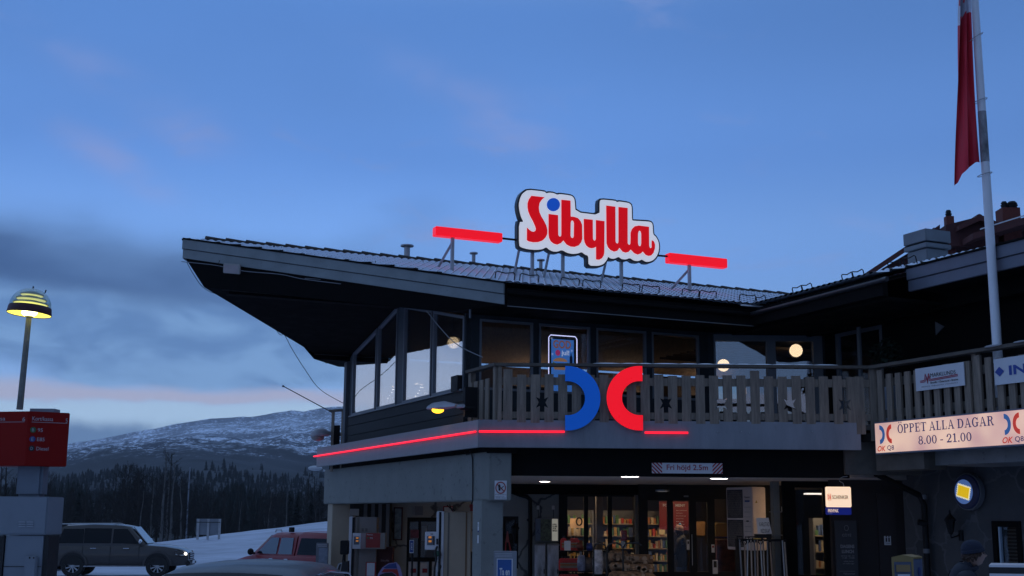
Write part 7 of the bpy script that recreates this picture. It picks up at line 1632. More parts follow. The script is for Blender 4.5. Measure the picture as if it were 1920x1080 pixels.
def suv(loc, rz, label):
    r = thing('parked_suv', label, 'car', (0, 0, 0))
    pt = mat('taupe_car_paint', (.05, .043, .04), .35, metal=.3, coat=.5, var=.06)
    mb = MB(); S_ = []
    # x forward; lower body
    for x, w, z0, zt in ((-2.32, .80, .5, .98), (-2.25, .88, .42, 1.08), (-1.9, .92, .38, 1.1), (-.9, .93, .36, 1.1), (.5, .93, .36, 1.12), (1.05, .93, .36, 1.14), (1.6, .92, .38, 1.10), (2.1, .90, .40, 1.02), (2.32, .82, .42, .92), (2.42, .70, .46, .80)):
        S_.append((x, [(w-.08, z0), (w, z0+.1), (w+.02, z0+.35), (w, zt-.12), (w-.05, zt-.03), (w*.8, zt), (w*.5, zt+.015), (0, zt+.02)]))
    loft_body(mb, S_); body = mb.build('body', pt, r, smooth=True)
    # greenhouse
    mb = MB(); S_ = []
    for x, zt, wt, wb in ((-2.26, 1.10, .8, .82), (-2.02, 1.68, .70, .84), (-1.75, 1.80, .68, .85), (-.8, 1.84, .68, .86), (.1, 1.82, .67, .86), (.42, 1.76, .66, .85), (.98, 1.14, .72, .84)):
        zb = 1.04; h = zt-zb; S_.append((x, [(wb, zb), (wb-.01, zb+h*.1), (wb+(wt-wb)*.45, zb+h*.45), (wt+.03, zb+h*.86), (wt-.04, zt-.01), (wt*.6, zt+.01), (0, zt+.015)]))
    loft_body(mb, S_); mb.build('cabin', pt, r, smooth=True)
    gl = M['carglass']
    def sidewin(x0, x1, x2, x3, zb, zt, s):     # bottom x0..x3, top x1..x2
        f = lambda z: .86+(.71-.86)*min(1, (z-1.06)/.66)
        yb, yt = s*(f(zb)+.012), s*(f(zt)+.012); m = MB(); m.slab([Vector((x0, yb, zb)), Vector((x3, yb, zb)), Vector((x2, yt, zt)), Vector((x1, yt, zt))], (0, -s*.01, 0)); m.build('side_window', gl, r)
    for s in (-1, 1):
        sidewin(-1.98, -1.82, -1.14, -1.12, 1.18, 1.68, s); sidewin(-1.10, -1.12, -.20, -.20, 1.18, 1.70, s); sidewin(-.14, -.14, .32, .74, 1.18, 1.68, s)
        m = MB(); m.tube([Vector((-2.0, s*.64, 1.80)), Vector((-1.9, s*.62, 1.845)), Vector((-.2, s*.62, 1.865)), Vector((-.05, s*.62, 1.82))], .022, 6); m.build('roof_rail', M['steel'], r)
        m = MB(); m.box(-1.15, 1.05, s*.9-.06, s*.9+.09, .36, .40); m.build('side_step', M['steel'], r, bevel=.01)
        m = MB(); m.ball((.82, s*1.02, 1.24), .11, 12, 8, (.6, 1, .85)); m.tube([Vector((.8, s*.86, 1.18)), Vector((.82, s*.98, 1.2))], .03, 6); m.build('mirror', M['chrome'], r, smooth=True)
        for x in (-.75, .35): m = MB(); m.box(x-.1, x+.1, s*.955-.012, s*.955+.012, .99, 1.02); m.build('door_handle', M['chrome'], r, bevel=.005)
        for x in (-1.1, -.18, .78): m = MB(); m.box(x-.006, x+.006, s*.952-.004, s*.952+.003, .42, 1.12); m.build('door_seam', M['ink'], r)
        for x in (-1.4, 1.42):      # dark wheel housings with flared arches
            m = MB(); pts = []
            for i in range(15): t = math.pi*i/14; pts.append((x+.50*math.cos(t), .42+.50*math.sin(t)))
            inn = [(x+.43*math.cos(math.pi*i/14), .42+.43*math.sin(math.pi*i/14)) for i in range(15)][::-1]
            m.slab([Vector((a, s*.93, b)) for a, b in pts+inn], (0, s*.045, 0)); m.build('wheel_arch', pt, r, bevel=.01)
            m = MB(); m.slab([Vector((a, s*.951, b)) for a, b in inn], (0, -s*.02, 0)); m.build('wheel_well', M['ink'], r)
            wheel(r, x, s*.84, .385, .25, M['steel'])
        m = MB(); m.slab([Vector((2.0, s*.925, .80)), Vector((2.28, s*.86, .76)), Vector((2.40, s*.72, .74)), Vector((2.36, s*.74, .90)), Vector((2.1, s*.9, .96)), Vector((1.96, s*.925, .95))], (0, s*.012, .0)); hl = m.build('headlight', M['chrome'], r); m = MB(); m.ball((2.335, s*.80, .82), .055, 10, 6); m.build('headlight_bulb', mat('lit_headlamp', (1, .95, .85), .4, emit=(1, .93, .8), es=3.0 if s < 0 else .3), hl, smooth=True)
        m = MB(); m.slab([Vector((-2.30, s*.84, .78)), Vector((-2.14, s*.925, .78)), Vector((-2.1, s*.925, 1.02)), Vector((-2.28, s*.82, 1.02))], (-.012, s*.01, 0)); m.build('tail_light', mat('milky_tail_light', (.4, .3, .3), .3), r)
    m = MB(); m.slab([Vector((.50, -.60, 1.74)), Vector((.50, .60, 1.74)), Vector((1.00, .70, 1.16)), Vector((1.00, -.70, 1.16))], (.02, 0, .02)); m.build('windscreen', glass('windscreen_glass', .8, (.15, .17, .19), .12), r)
    m = MB(); m.slab([Vector((-2.29, -.62, 1.2)), Vector((-2.29, .62, 1.2)), Vector((-2.09, .56, 1.6)), Vector((-2.09, -.56, 1.6))], (-.02, 0, 0)); m.build('rear_window', gl, r)
    m = MB(); m.box(2.40, 2.445, -.5, .5, .62, .86); gr = m.build('grille', M['ink'], r, bevel=.01); m = MB()
    for z in (.66, .74, .82): m.box(2.44, 2.450, -.46, .46, z, z+.025)
    m.build('grille_bar', M['chrome'], gr)
    m = MB(); m.box(2.3, 2.50, -.78, .78, .40, .58); m.build('front_bumper', M['ink'], r, bevel=.05); m = MB(); m.box(-2.44, -2.26, -.8, .8, .44, .68); m.build('rear_bumper', pt, r, bevel=.05)
    m = MB(); m.box(2.50, 2.512, -.26, .26, .46, .57); m.build('number_plate', M['wpaint'], r)
    m = MB(); m.tube([Vector((-2.4, .0, .42)), Vector((-2.62, 0, .40)), Vector((-2.68, 0, .44)), Vector((-2.68, 0, .50))], .025, 8); m.ball((-2.68, 0, .52), .035, 8, 6); m.build('tow_hook', M['iron'], r)
    r.location = loc; r.rotation_euler = (0, 0, rz); r.scale = (1.07, 1.05, 1.03); return r
p_ = atY(224, 1078, 47.2)
suv(Vector((p_.x, 47.2, -.37)), R(6), 'dark brown grey off-road car with chrome roof rails and lit headlight')
def pickup(loc, rz):
    r = thing('pickup_truck', 'red pickup truck with a hard top over its load bed, on the snow', 'pickup truck', (0, 0, 0)); pt = mat('red_car_paint', (.22, .013, .018), .4, metal=.0, coat=.15, var=.08)
    mb = MB(); S_ = []
    for x, w, z0, zt in ((-2.5, .80, .55, 1.06), (-2.4, .86, .5, 1.12), (-.9, .87, .45, 1.13), (.2, .87, .45, 1.12), (.9, .87, .45, 1.12), (1.25, .85, .45, 1.06), (1.7, .80, .45, .96), (1.88, .70, .48, .84)):
        S_.append((x, [(w-.08, z0), (w, z0+.1), (w+.015, z0+.3), (w, zt-.1), (w-.05, zt-.02), (w*.8, zt), (w*.5, zt+.015), (0, zt+.02)]))
    loft_body(mb, S_); mb.build('body', pt, r, smooth=True)
    def gh(secs, nm):
        mb = MB(); S2 = []
        for x, zt, wt, wb in secs: zb = 1.06; h = zt-zb; S2.append((x, [(wb, zb), (wb-.01, zb+h*.1), (wb+(wt-wb)*.45, zb+h*.45), (wt+.03, zb+h*.88), (wt-.04, zt-.01), (wt*.6, zt+.015), (0, zt+.02)]))
        loft_body(mb, S2); return mb.build(nm, pt, r, smooth=True)
    gh(((-.86, 1.70, .64, .80), (-.7, 1.76, .64, .81), (.1, 1.76, .63, .81), (.3, 1.70, .62, .80), (1.02, 1.12, .68, .80)), 'cabin')
    gh(((-2.42, 1.60, .64, .8), (-2.2, 1.78, .64, .81), (-1.1, 1.80, .64, .81), (-.93, 1.76, .64, .81)), 'hard_top')
    lt = glass('pale_car_glass', 1.0, (.3, .33, .36), .12)
    for s in (-1, 1):
        for x0, x1, x2, x3, gm in ((-.78, -.74, -.22, -.20, lt), (-.12, -.12, .22, .74, lt), (-2.28, -2.2, -1.06, -1.0, M['carglass'])):
            yb, yt = s*.805, s*.70; m = MB(); m.slab([Vector((x0, yb, 1.15)), Vector((x3, yb, 1.15)), Vector((x2, yt, 1.62)), Vector((x1, yt, 1.62))], (0, -s*.012, 0)); m.build('side_window', gm, r)
        for x in (-.65, .0): m = MB(); m.box(x-.08, x+.08, s*.89-.01, s*.89+.012, 1.0, 1.03); m.build('door_handle', M['chrome'], r)
        m = MB(); m.ball((.80, s*.98, 1.2), .11, 12, 8, (.6, 1, .9)); m.tube([Vector((.8, s*.82, 1.15)), Vector((.8, s*.95, 1.18))], .03, 6); m.build('mirror', M['iron'], r, smooth=True)
        for x in (-1.5, 1.15): wheel(r, x, s*.78, .36, .24, M['steel'])
        m = MB(); m.slab([Vector((1.76, s*.80, .72)), Vector((1.90, s*.66, .70)), Vector((1.90, s*.66, .82)), Vector((1.76, s*.79, .86))], (0, s*.01, 0)); m.build('headlight', M['chrome'], r)
    m = MB(); m.slab([Vector((.36, -.56, 1.67)), Vector((.36, .56, 1.67)), Vector((1.0, .66, 1.15)), Vector((1.0, -.66, 1.15))], (.02, 0, .02)); m.build('windscreen', lt, r)
    m = MB(); m.box(-.55, -.42, .5, .62, 1.78, 1.92); m.build('roof_light', M['iron'], r, bevel=.01); m = MB(); m.tube([Vector((.0, .5, 1.78)), Vector((.02, .5, 1.84)), Vector((.26, .5, 1.84)), Vector((.28, .5, 1.77))], .018, 6); m.build('roof_rack_bow', M['steel'], r)
    r.location = loc; r.rotation_euler = (0, 0, rz)
p_ = atY(551, 1040, 37.5); pickup(Vector((p_.x, 37.5, -.35)), R(180-38))
def hatch(loc, rz, label, name='silver_car', pt=None):
    r = thing(name, label, 'car', (0, 0, 0)); pt = pt or mat('silver_car_paint', (.06, .068, .08), .45, metal=.1, coat=.12, var=.05)
    mb = MB(); S_ = []
    for x, w, z0, zt in ((-2.1, .72, .35, .80), (-2.0, .82, .3, .95), (-1.2, .87, .25, .98), (0, .88, .25, .96), (1.0, .87, .25, .92), (1.6, .85, .25, .84), (2.05, .76, .28, .68), (2.15, .66, .3, .55)):
        S_.append((x, [(w-.08, z0), (w, z0+.1), (w+.01, z0+.3), (w, zt-.1), (w-.06, zt-.02), (w*.8, zt), (w*.5, zt+.01), (0, zt+.015)]))
    loft_body(mb, S_); mb.build('body', pt, r, smooth=True)
    mb = MB(); S_ = []
    for x, zt, wt, wb in ((-2.05, 1.02, .66, .76), (-1.85, 1.25, .63, .79), (-1.58, 1.425, .61, .82), (-1.1, 1.48, .61, .83), (-.4, 1.49, .61, .84), (.1, 1.465, .60, .83), (.5, 1.36, .60, .82), (1.3, .94, .66, .80)):
        zb = .90; h = zt-zb; S_.append((x, [(wb, zb), (wb-.01, zb+h*.12), (wb+(wt-wb)*.45, zb+h*.5), (wt+.04, zb+h*.88), (wt-.05, zt-.015), (wt*.6, zt+.012), (0, zt+.03)]))
    loft_body(mb, S_); mb.build('roof', pt, r, smooth=True)
    gl = M['carglass']
    m = MB(); P_ = lambda x, y: None
    # rear screen, curved with the tailgate
    rows = [(-2.0, 1.04, .60), (-1.90, 1.17, .58), (-1.77, 1.295, .56), (-1.60, 1.405, .53)]; pts = []
    for x, z, w in rows:
        for i in range(7): f = i/3-1; pts.append(Vector((x-.045+.03*f*f, w*f, z+.035-.02*f*f)))
    fs = [(j*7+i, j*7+i+1, (j+1)*7+i+1, (j+1)*7+i) for j in range(3) for i in range(6)]; m.add(pts, fs); m.build('rear_window', gl, r, smooth=True)
    for s in (-1, 1):
        for x0, x1, x2, x3 in ((-1.75, -1.35, -.98, -.95), (-.88, -.88, -.18, -.12), (-.04, -.10, .38, 1.0)):
            yb, yt = s*.835, s*.675; m = MB(); m.slab([Vector((x0, yb, 1.0)), Vector((x3, yb, .98)), Vector((x2, yt, 1.33)), Vector((x1, yt, 1.35))], (0, -s*.012, 0)); m.build('side_window', gl, r)
        m = MB(); m.tube([Vector((-1.85, s*.84, .99)), Vector((-1.6, s*.77, 1.2)), Vector((-1.3, s*.69, 1.37)), Vector((-.5, s*.68, 1.41)), Vector((.3, s*.69, 1.36)), Vector((1.1, s*.82, .97))], .012, 6); m.build('chrome_trim', M['chrome'], r, smooth=True)
        for x in (-1.3, 1.3): wheel(r, x, s*.78, .32, .2, M['steel'])
        m = MB(); m.ball((.75, s*.95, 1.02), .09, 10, 8, (.7, 1, .8)); m.build('mirror', pt, r, smooth=True)
        m = MB(); m.slab([Vector((-2.08, s*.74, .72)), Vector((-1.85, s*.87, .74)), Vector((-1.85, s*.86, .92)), Vector((-2.05, s*.72, .92))], (-.01, s*.01, 0)); m.build('tail_light', M['red'], r)
    m = MB(); m.box(-2.16, -2.0, -.7, .7, .3, .5); m.build('rear_bumper', pt, r, bevel=.04)
    r.location = loc; r.rotation_euler = (0, 0, rz); return r
hatch(Vector((-2.38, 12.75, 0)), R(85), 'silver car, only its roof and rear screen showing at the bottom edge')
p_ = atY(103, 1040, 52); hatch(Vector((p_.x-1.35, 52, -.37)), R(160), 'dark car mostly hidden behind the price totem and the off-road car', 'parked_car', mat('dark_car_paint', (.02, .022, .03), .35, coat=.4))

# ================================================================ trees and forest
def trees():
    rr = random.Random(17)
    twig = mat('bare_dark_twigs', (.02, .017, .016), .9, var=.3); bark = mat('dark_bark', (.03, .026, .024), .9, var=.5, vs=2, stretch=(1, 1, .4)); birch = mat('birch_bark', (.10, .095, .09), .8, var=.5, vs=3, stretch=(1, 1, .5), spots=.8)
    def tree(h, seed, bk, label, bushy):
        r_ = random.Random(seed); root = thing('bare_tree', label, 'tree', (0, 0, 0), 'bare trees behind the snow bank')
        t = MB(); lean = Vector((r_.uniform(-.5, .5), r_.uniform(-.3, .3), 0)); pts = [Vector((0, 0, 0))]
        for i in range(1, 7): pts.append(lean*(i/6)**1.5+Vector((r_.uniform(-.1, .1), r_.uniform(-.1, .1), h*i/6)))
        t.tube(pts, [.14*h/9*(1-i/7)+.015 for i in range(7)], 6); c = MB()
        def at(f): k = min(5, int(f*6)); return pts[k].lerp(pts[k+1], f*6-k)
        for i in range(46 if bushy else 30):
            f = r_.uniform(.22, .98); p = at(f); a = r_.uniform(0, 6.28); L_ = h*.30*(1.15-f)*r_.uniform(.5, 1.1)+.25; d = Vector((math.cos(a), math.sin(a), r_.uniform(.5, 1.3))).normalized()
            e = p+d*L_*.55; e2 = e+(d+Vector((0, 0, .3))).normalized()*L_*.5; w = .028*(1.2-f)*h/9+.008
            c.tube([p, e, e2], [w, w*.6, .006], 3, cap=False)
            for j in range(7 if bushy else 5):
                q = p.lerp(e2, r_.uniform(.3, 1)); dd = (d+Vector((r_.uniform(-1, 1), r_.uniform(-1, 1), r_.uniform(-.5, .9)))).normalized(); l2 = L_*r_.uniform(.25, .5); s = dd.orthogonal().normalized()*.012
                c.quad(q-s, q+s, q+dd*l2)
                for m_ in range(3):
                    q2 = q+dd*l2*r_.uniform(.3, 1); d3 = (dd+Vector((r_.uniform(-1, 1), r_.uniform(-1, 1), r_.uniform(-.7, .7)))).normalized()*l2*.6; c.quad(q2-s*.8, q2+s*.8, q2+d3)
        t.build('trunk', bk, root, smooth=True); c.build('crown', twig, root); return root
    dl = 'bare dark leafless tree in the thicket behind the snow bank'; bl = 'pale trunked birch in the thicket behind the snow bank'
    protos = [tree(8.5+i*.5, 40+i, bark, dl, True) for i in range(4)]; bps = [tree(9+i*.6, 60+i, birch, bl, False) for i in range(3)]
    def gz(x, y): return max(BANK(x, y), -2.2+8*((y-110)/340)) if y > 110 else BANK(x, y)
    used = set()
    def place(ps, px, Y, s, i):
        x = atY(px, 900, Y).x; loc = Vector((x, Y, gz(x, Y)-.1)); p = ps[i % len(ps)]
        if p.name not in used: used.add(p.name); p.location = loc; p.rotation_euler = (0, 0, rr.uniform(0, 6)); p.scale = (s, s, s)
        else: dup(p, loc, rr.uniform(0, 6.28), sc=s)
    for i, (px, Y, s) in enumerate(((268, 92, .75), (288, 96, .85), (307, 90, 1.02), (318, 98, 1.0), (325, 92, 1.0), (345, 95, .8), (452, 104, .72), (540, 100, .68), (505, 108, .75))): place(bps, px, Y, s*.72, i)
    for i in range(215):
        px = rr.uniform(85, 640); Y = rr.uniform(95, 150) if i < 105 else rr.uniform(150, 330); s = rr.uniform(.5, .78)*(1 if i < 80 else 1.1)*(1.05 if 210 < px < 350 else .85); place(protos, px, Y, s, i)
    for i in range(10): place(protos, -20+i*13, rr.uniform(95, 130), .85, i)
    # distant conifer forest as one mass
    m = MB(); fr = random.Random(9)
    def cone(x, y, z, h, w):
        n = 5; o = len(m.v)
        for lv in range(3):
            zb = z+h*(.12+.28*lv); rr2 = w*(1-.27*lv); top = z+h*min(1, .5+.25*lv+.03); o = len(m.v); a0 = fr.uniform(0, 6)
            for k in range(n): a = a0+2*math.pi*k/n; m.v.append(Vector((x+rr2*math.cos(a), y+rr2*math.sin(a), zb)))
            m.v.append(Vector((x, y, top)))
            for k in range(n): m.f.append([o+k, o+(k+1) % n, o+n]); m.m.append(0)
    for i in range(1300):
        Y = 160+(fr.random()**1.3)*330; px = fr.uniform(-250, 760); x = (px-960)/2349*Y; f = (Y-110)/340; z = -2.6+8*f
        h = fr.uniform(3, 6.5)*(.8+.35*f)*(.85+.3*math.sin(px/55.0)+.15*math.sin(px/17.0)); cone(x, Y, z, h, h*fr.uniform(.13, .24))
    from mathutils import noise as NZ
    k = 0
    while k < 9000:
        Y = 455+(fr.random()**1.2)*1500; px = fr.uniform(-100, 760); x = (px-960)/2349*Y
        hit = MTREE.ray_cast(Vector((x, Y, 900)), Vector((0, 0, -1)))[0]
        if hit is None: continue
        k += 1
        dn = NZ.noise(Vector((x/170, Y/260, 3)))*1.1+NZ.noise(Vector((x/40, Y/60, 8)))*.5
        if dn < (hit.z-30)/30-.1: continue
        h = fr.uniform(3.5, 10)*(.7+.5*NZ.noise(Vector((x/30, Y/30, 1)))); cone(x, Y, hit.z-.5, h, h*fr.uniform(.16, .3))
    o = m.build('conifer_forest', mat('dark_conifer_needles', (.012, .017, .016), .9, var=.4, vs=.2), origin=(0, 0, 0)); o['kind'] = 'stuff'; tag(o, 'dark conifer forest covering the lower slopes below the mountain', 'forest')
    # spruce trees close behind the bank, darker clumps
    p = MB(); 
    def spruce(h, seed):
        r_ = random.Random(seed); root = thing('spruce_tree', 'dark spruce standing among the bare trees near the portal', 'tree', (0, 0, 0), 'dark spruces behind the snow bank'); c = MB()
        for i in range(700):
            f = r_.uniform(.06, 1); a = r_.uniform(0, 6.28); rad = h*.21*(1-f)+.12; q = Vector((0, 0, h*f)); d = Vector((math.cos(a), math.sin(a), -.35)); e = q+d*rad*r_.uniform(.6, 1.1); s = Vector((-math.sin(a), math.cos(a), 0))*rad*.16; c.quad(q-s*.3, e-s, e+d*.1, e+s, q+s*.3)
        c.build('crown', mat('spruce_needles', (.008, .014, .012), .9, var=.5), root); t = MB(); t.tube([Vector((0, 0, 0)), Vector((0, 0, h*.95))], [.12, .02], 6); t.build('trunk', bark, root); return root
    sp_ = spruce(7, 5)
    for i, (px, Y, s) in enumerate(((560, 112, .85), (585, 108, .8), (600, 115, .95), (545, 125, .9), (150, 130, .9), (175, 120, .8))):
        x = atY(px, 900, Y).x; loc = Vector((x, Y, gz(x, Y)-.2))
        if i == 0: sp_.location = loc; sp_.scale = (s,)*3
        else: c = dup(sp_, loc, i, sc=s); 
trees()
# ================================================================ people
def person(loc, rz, label, jacket, legs, hair_len, hat, pose, glasses=False, scale=1.0, phone=False):
    """one continuous skinned body (head, trunk, arms, hands with fingers, legs) with clothes and hair as children; faces +x"""
    root = thing('person', label, 'person', (0, 0, 0))
    V = []; E = []; Rd = []
    def v(p, r): V.append(Vector(p)); Rd.append(r if isinstance(r, tuple) else (r, r)); return len(V)-1
    def chain(start, pts):
        prev = start
        for p, r in pts:
            i = v(p, r); 
            if prev is not None: E.append((prev, i))
            prev = i
        return prev
    pel = v((0, 0, .96), (.15, .115)); waist = chain(pel, [((.0, 0, 1.12), (.135, .105))]); chest = chain(waist, [((-.01, 0, 1.32), (.155, .11))]); neck0 = chain(chest, [((-.02, 0, 1.46), (.10, .08))]); 
    hd = Vector(pose.get('head', (0, 0, 0)))
    neck = chain(neck0, [((.0, 0, 1.53), .055), (Vector((.02, 0, 1.575))+hd*.5, .055)])
    for s in (-1, 1):
        sw = pose.get('step', .0)*s
        chain(pel, [((.0, s*.10, .90), .10), ((.03+sw*.5, s*.105, .50), .062), ((.0+sw, s*.105, .12), .042), ((.05+sw, s*.11, .05), .042), ((.16+sw, s*.115, .035), .035)])
        el, wr = pose['arms'][0 if s < 0 else 1]
        sh = chain(neck0, [((-.02, s*.17, 1.42), .065)]); e = chain(sh, [(el, .044)]); w = chain(e, [(wr, .028)])
        d = (Vector(wr)-Vector(el)).normalized(); sd = Vector((0, s, 0)).cross(d); sd = sd.normalized() if sd.length > .1 else Vector((1, 0, 0)); ac = d.cross(sd).normalized()
        palm = chain(w, [(Vector(wr)+d*.07, (.035, .018))])
        for k, ln in enumerate((.070, .078, .072, .058)):
            b = Vector(wr)+d*.09+sd*(.026-.017*k); chain(palm, [(b, .0085), (b+d*ln*.5+ac*.006, .008), (b+d*ln*.9+ac*.02, .0065)])
        b = Vector(wr)+d*.035+sd*.035; chain(w, [(b, .010), (b+d*.03+sd*.015, .009), (b+d*.055+sd*.012, .0075)])
    me = bpy.data.meshes.new('body'); me.from_pydata(V, E, []); ob = bpy.data.objects.new('body', me); COL.objects.link(ob)
    md = ob.modifiers.new('s', 'SKIN'); md.use_smooth_shade = True
    sk = me.skin_vertices[0].data if me.skin_vertices else None
    if sk is None: 
        bm = bmesh.new(); bm.from_mesh(me); bm.verts.layers.skin.verify(); bm.to_mesh(me); bm.free(); sk = me.skin_vertices[0].data
    for i, r in enumerate(Rd): sk[i].radius = r; sk[i].use_root = (i == 0)
    sb = ob.modifiers.new('u', 'SUBSURF'); sb.levels = 2; sb.render_levels = 2
    dg = bpy.context.evaluated_depsgraph_get(); m2 = bpy.data.meshes.new_from_object(ob.evaluated_get(dg)); bpy.data.objects.remove(ob)
    bm = bmesh.new(); bm.from_mesh(m2)
    # head: sculpted ellipsoid with brow, nose, lips, chin and ears, joined into the same mesh
    hc = Vector((.045, 0, 1.68))+hd; n, k = 40, 30; vs = []
    for i in range(k+1):
        ph = math.pi*i/k; z = math.cos(ph)
        for j in range(n):
            t = 2*math.pi*j/n; x, y = math.sin(ph)*math.cos(t), math.sin(ph)*math.sin(t); fx = max(0, x)
            px_, py_, pz = x*.098, y*.074, z*.118
            if z < 0: py_ *= 1-.28*(-z)**1.5; px_ += .006*fx
            if x < 0 and z < -.3: px_ *= 1-.35*(-z-.3)
            g = lambda cy, cz, sy, sz: math.exp(-((y-cy)/sy)**2-((z-cz)/sz)**2)*(1 if x > 0 else 0)
            px_ += .026*g(0, -.14, .13, .13)+.012*g(0, .08, .10, .20)          # nose tip and bridge
            px_ += .005*g(0, .27, .5, .10)                                      # brow
            px_ -= .010*(g(.36, .10, .2, .10)+g(-.36, .10, .2, .10))            # eye sockets
            px_ += .008*g(0, -.42, .28, .05)+.007*g(0, -.53, .24, .05)-.004*g(0, -.475, .3, .02)   # lips
            px_ += .012*g(0, -.80, .3, .16)                                     # chin
            vs.append(bm.verts.new(hc+Vector((px_, py_, pz))))
    for i in range(k):
        for j in range(n):
            q = [vs[i*n+j], vs[i*n+(j+1) % n], vs[(i+1)*n+(j+1) % n], vs[(i+1)*n+j]]
            try: bm.faces.new(q)
            except ValueError: pass
    for s in (-1, 1):
        ev = []
        for i in range(9):
            ph = math.pi*i/8
            for j in range(10): t = 2*math.pi*j/10; ev.append(bm.verts.new(hc+Vector((-.005+.018*math.sin(ph)*math.cos(t), s*(.074+.010*math.sin(ph)*math.sin(t)), -.005+.032*math.cos(ph)))))
        for i in range(8):
            for j in range(10): bm.faces.new([ev[i*10+j], ev[i*10+(j+1) % 10], ev[(i+1)*10+(j+1) % 10], ev[(i+1)*10+j]])
    for f in bm.faces: f.smooth = True
    bm.to_mesh(m2); bm.free(); m2.materials.clear(); m2.materials.append(mat('skin', (.36, .22, .17), .55, var=.05)); m2.name = 'body'
    b = bpy.data.objects.new('body', m2); COL.objects.link(b); b.parent = root
    # clothing: the trunk, arm and leg surfaces pushed outwards
    def garment(name, test, off, mt):
        bm = bmesh.new(); bm.from_mesh(m2); bm.normal_update()
        dl = [f for f in bm.faces if not test(f.calc_center_median())]; bmesh.ops.delete(bm, geom=dl, context='FACES')
        for q in bm.verts: q.co += q.normal*(off+.004*math.sin(q.co.z*60)*math.sin(q.co.y*40+q.co.x*30))
        for f in bm.faces: f.smooth = True
        g = bpy.data.meshes.new(name); bm.to_mesh(g); bm.free(); g.materials.clear(); g.materials.append(mt); o = bpy.data.objects.new(name, g); COL.objects.link(o); o.parent = root; return o
    wr0, wr1 = Vector(pose['arms'][0][1]), Vector(pose['arms'][1][1]); hand = lambda c: (c-wr0).length < .105+.0 and (c-Vector(pose['arms'][0][0])).length > (wr0-Vector(pose['arms'][0][0])).length-.01 or (c-wr1).length < .2 and (c-Vector(pose['arms'][1][0])).length > (wr1-Vector(pose['arms'][1][0])).length-.01
    garment('jacket', lambda c: .80 < c.z < 1.57 and not hand(c) and (c-hc).length > .10, .026, jacket)
    garment('trousers', lambda c: .10 < c.z < .86 and abs(c.y) < .22 and not hand(c), .012, legs)
    garment('boots', lambda c: c.z < .13, .012, M['rubber'])
    m = MB(); m.tube([hc+Vector((-.055+.06*math.cos(t)+.01, .07*math.sin(t), -.15+.02*math.cos(t))) for t in [i*math.pi/8 for i in range(17)]], .025, 8); m.build('collar', jacket, root, smooth=True)
    # hair under the hat
    hr = random.Random(3); hm = mat('brown_hair', (.05, .025, .015), .6, var=.4, vs=20); m = MB()
    for i in range(170):
        t = hr.uniform(R(60), R(300)); a = Vector((math.cos(t)*.095, math.sin(t)*.078, hr.uniform(-.01, .06))); L_ = hair_len*hr.uniform(.6, 1.1)*(1 if math.cos(t) < .2 else .55); p = hc+a; q = p+Vector((math.cos(t)*.018, math.sin(t)*.02, -L_*.6)); e = p+Vector((math.cos(t)*.004, math.sin(t)*.008, -L_)); m.tube([p, q, e], [.010, .009, .003], 5)
    m.build('hair', hm, root, smooth=True)
    m = MB()
    for s in (-1, 1): m.ball(hc+Vector((.082, s*.028, .012)), .011, 10, 8)
    m.build('eyes', M['ink'], root)
    # hat
    st = hat['stripes']; mats_ = [mat('hat_wool', c, .95, var=.3, vs=40, bump=.4, bs=60) for c in st]; m = MB(); pr = [(.0, -.0)]; k = 12; tb = hat['height']
    for i in range(k):
        a0, a1 = math.pi/2*i/k, math.pi/2*(i+1)/k
        m.lathe([(math.cos(a0)**.8*1.0*.108, math.sin(a0)*tb), (max(0, math.cos(a1))**.8*.108, math.sin(a1)*tb)], hc+Vector((-.012, 0, .040)), 24, Vector((-.16, 0, 1)), mi=i % len(st) if len(st) > 1 else 0)
    m.lathe([(.108, .0), (.114, -.005), (.116, -.03), (.108, -.035)], hc+Vector((-.010, 0, .045)), 24, Vector((-.16, 0, 1)), mi=0)
    h = m.build('beanie', mats_, root, smooth=True)
    if hat.get('pom'): m = MB(); m.ball(hc+Vector((-.035, 0, .05+tb)), .035, 12, 8); m.build('pompom', mat('pompom_wool', (.1, .25, .45), .95, bump=.5), h, smooth=True)
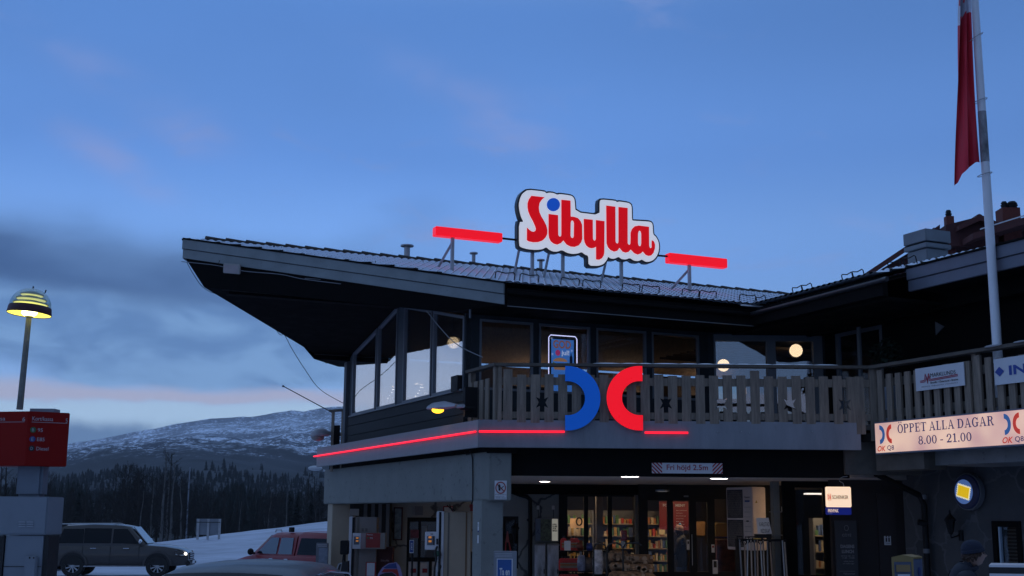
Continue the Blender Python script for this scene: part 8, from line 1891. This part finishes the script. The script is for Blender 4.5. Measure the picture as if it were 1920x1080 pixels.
    if glasses:
        m = MB(); 
        for s in (-1, 1):
            c = hc+Vector((.103, s*.030, .010)); m.tube([c+Vector((0, .021*math.cos(t), .016*math.sin(t))) for t in [i*math.pi/6 for i in range(13)]], .0022, 5); m.tube([c+Vector((0, s*.021, .004)), c+Vector((-.02, s*.048, .004)), c+Vector((-.105, s*.046, .0))], .002, 5)
        m.tube([hc+Vector((.105, -.010, .013)), hc+Vector((.108, 0, .016)), hc+Vector((.105, .010, .013))], .002, 5); m.build('glasses', M['ink'], root)
    root.location = loc; root.rotation_euler = (0, 0, rz); root.scale = (scale,)*3
    return root
YM = 12.2; e = atY(1830, 1034, YM); sc = (e.z)/1.685
person(Vector((atY(1806, 1034, YM).x, YM, 0)), R(-4), 'man in navy beanie, glasses and dark jacket walking past the dark stone wall', mat('navy_black_jacket', (.012, .014, .025), .8, var=.2, vs=8), mat('dark_trousers', (.02, .02, .022), .9), .07, dict(stripes=[(.012, .016, .034)], height=.10), dict(step=.16, head=(.055, 0, -.02), arms=(((-.10, -.24, 1.16), (.04, -.25, .93)), ((.06, .24, 1.15), (.18, .22, .94)))), glasses=True, scale=sc)
YW_ = 30.2; pw = atY(1278, 1040, YW_)
person(Vector((pw.x, YW_, .02)), R(150), 'shopper in a striped bobble hat and black jacket behind the entrance doors', mat('black_down_jacket', (.01, .01, .012), .7, var=.2, vs=8), mat('jeans', (.04, .06, .12), .9), .10, dict(stripes=[(.35, .22, .2), (.06, .05, .12), (.4, .2, .12)], height=.11, pom=True), dict(step=.03, head=(.02, 0, -.01), arms=(((.02, -.24, 1.16), (.22, -.16, 1.08)), ((.02, .24, 1.16), (.22, .16, 1.08)))), scale=.96)
# ================================================================ thin cold air between the camera and the mountain
def haze():
    m = MB(); m.box(-3600, 3600, -700, 3300, -60, 420); o = m.build('haze', [], origin=(0, 0, 0)); o['kind'] = 'stuff'
    mt = bpy.data.materials.new('haze_air'); mt.use_nodes = True; N = mt.node_tree.nodes; L = mt.node_tree.links; N.clear()
    v = N.new('ShaderNodeVolumePrincipled'); v.inputs['Color'].default_value = (.75, .82, 1, 1); v.inputs['Density'].default_value = .00008; v.inputs['Anisotropy'].default_value = .0
    out = N.new('ShaderNodeOutputMaterial'); L.new(v.outputs[0], out.inputs['Volume']); o.data.materials.append(mt)
    tag(o, 'thin blue dusk haze between the station and the mountain', 'haze')
haze()
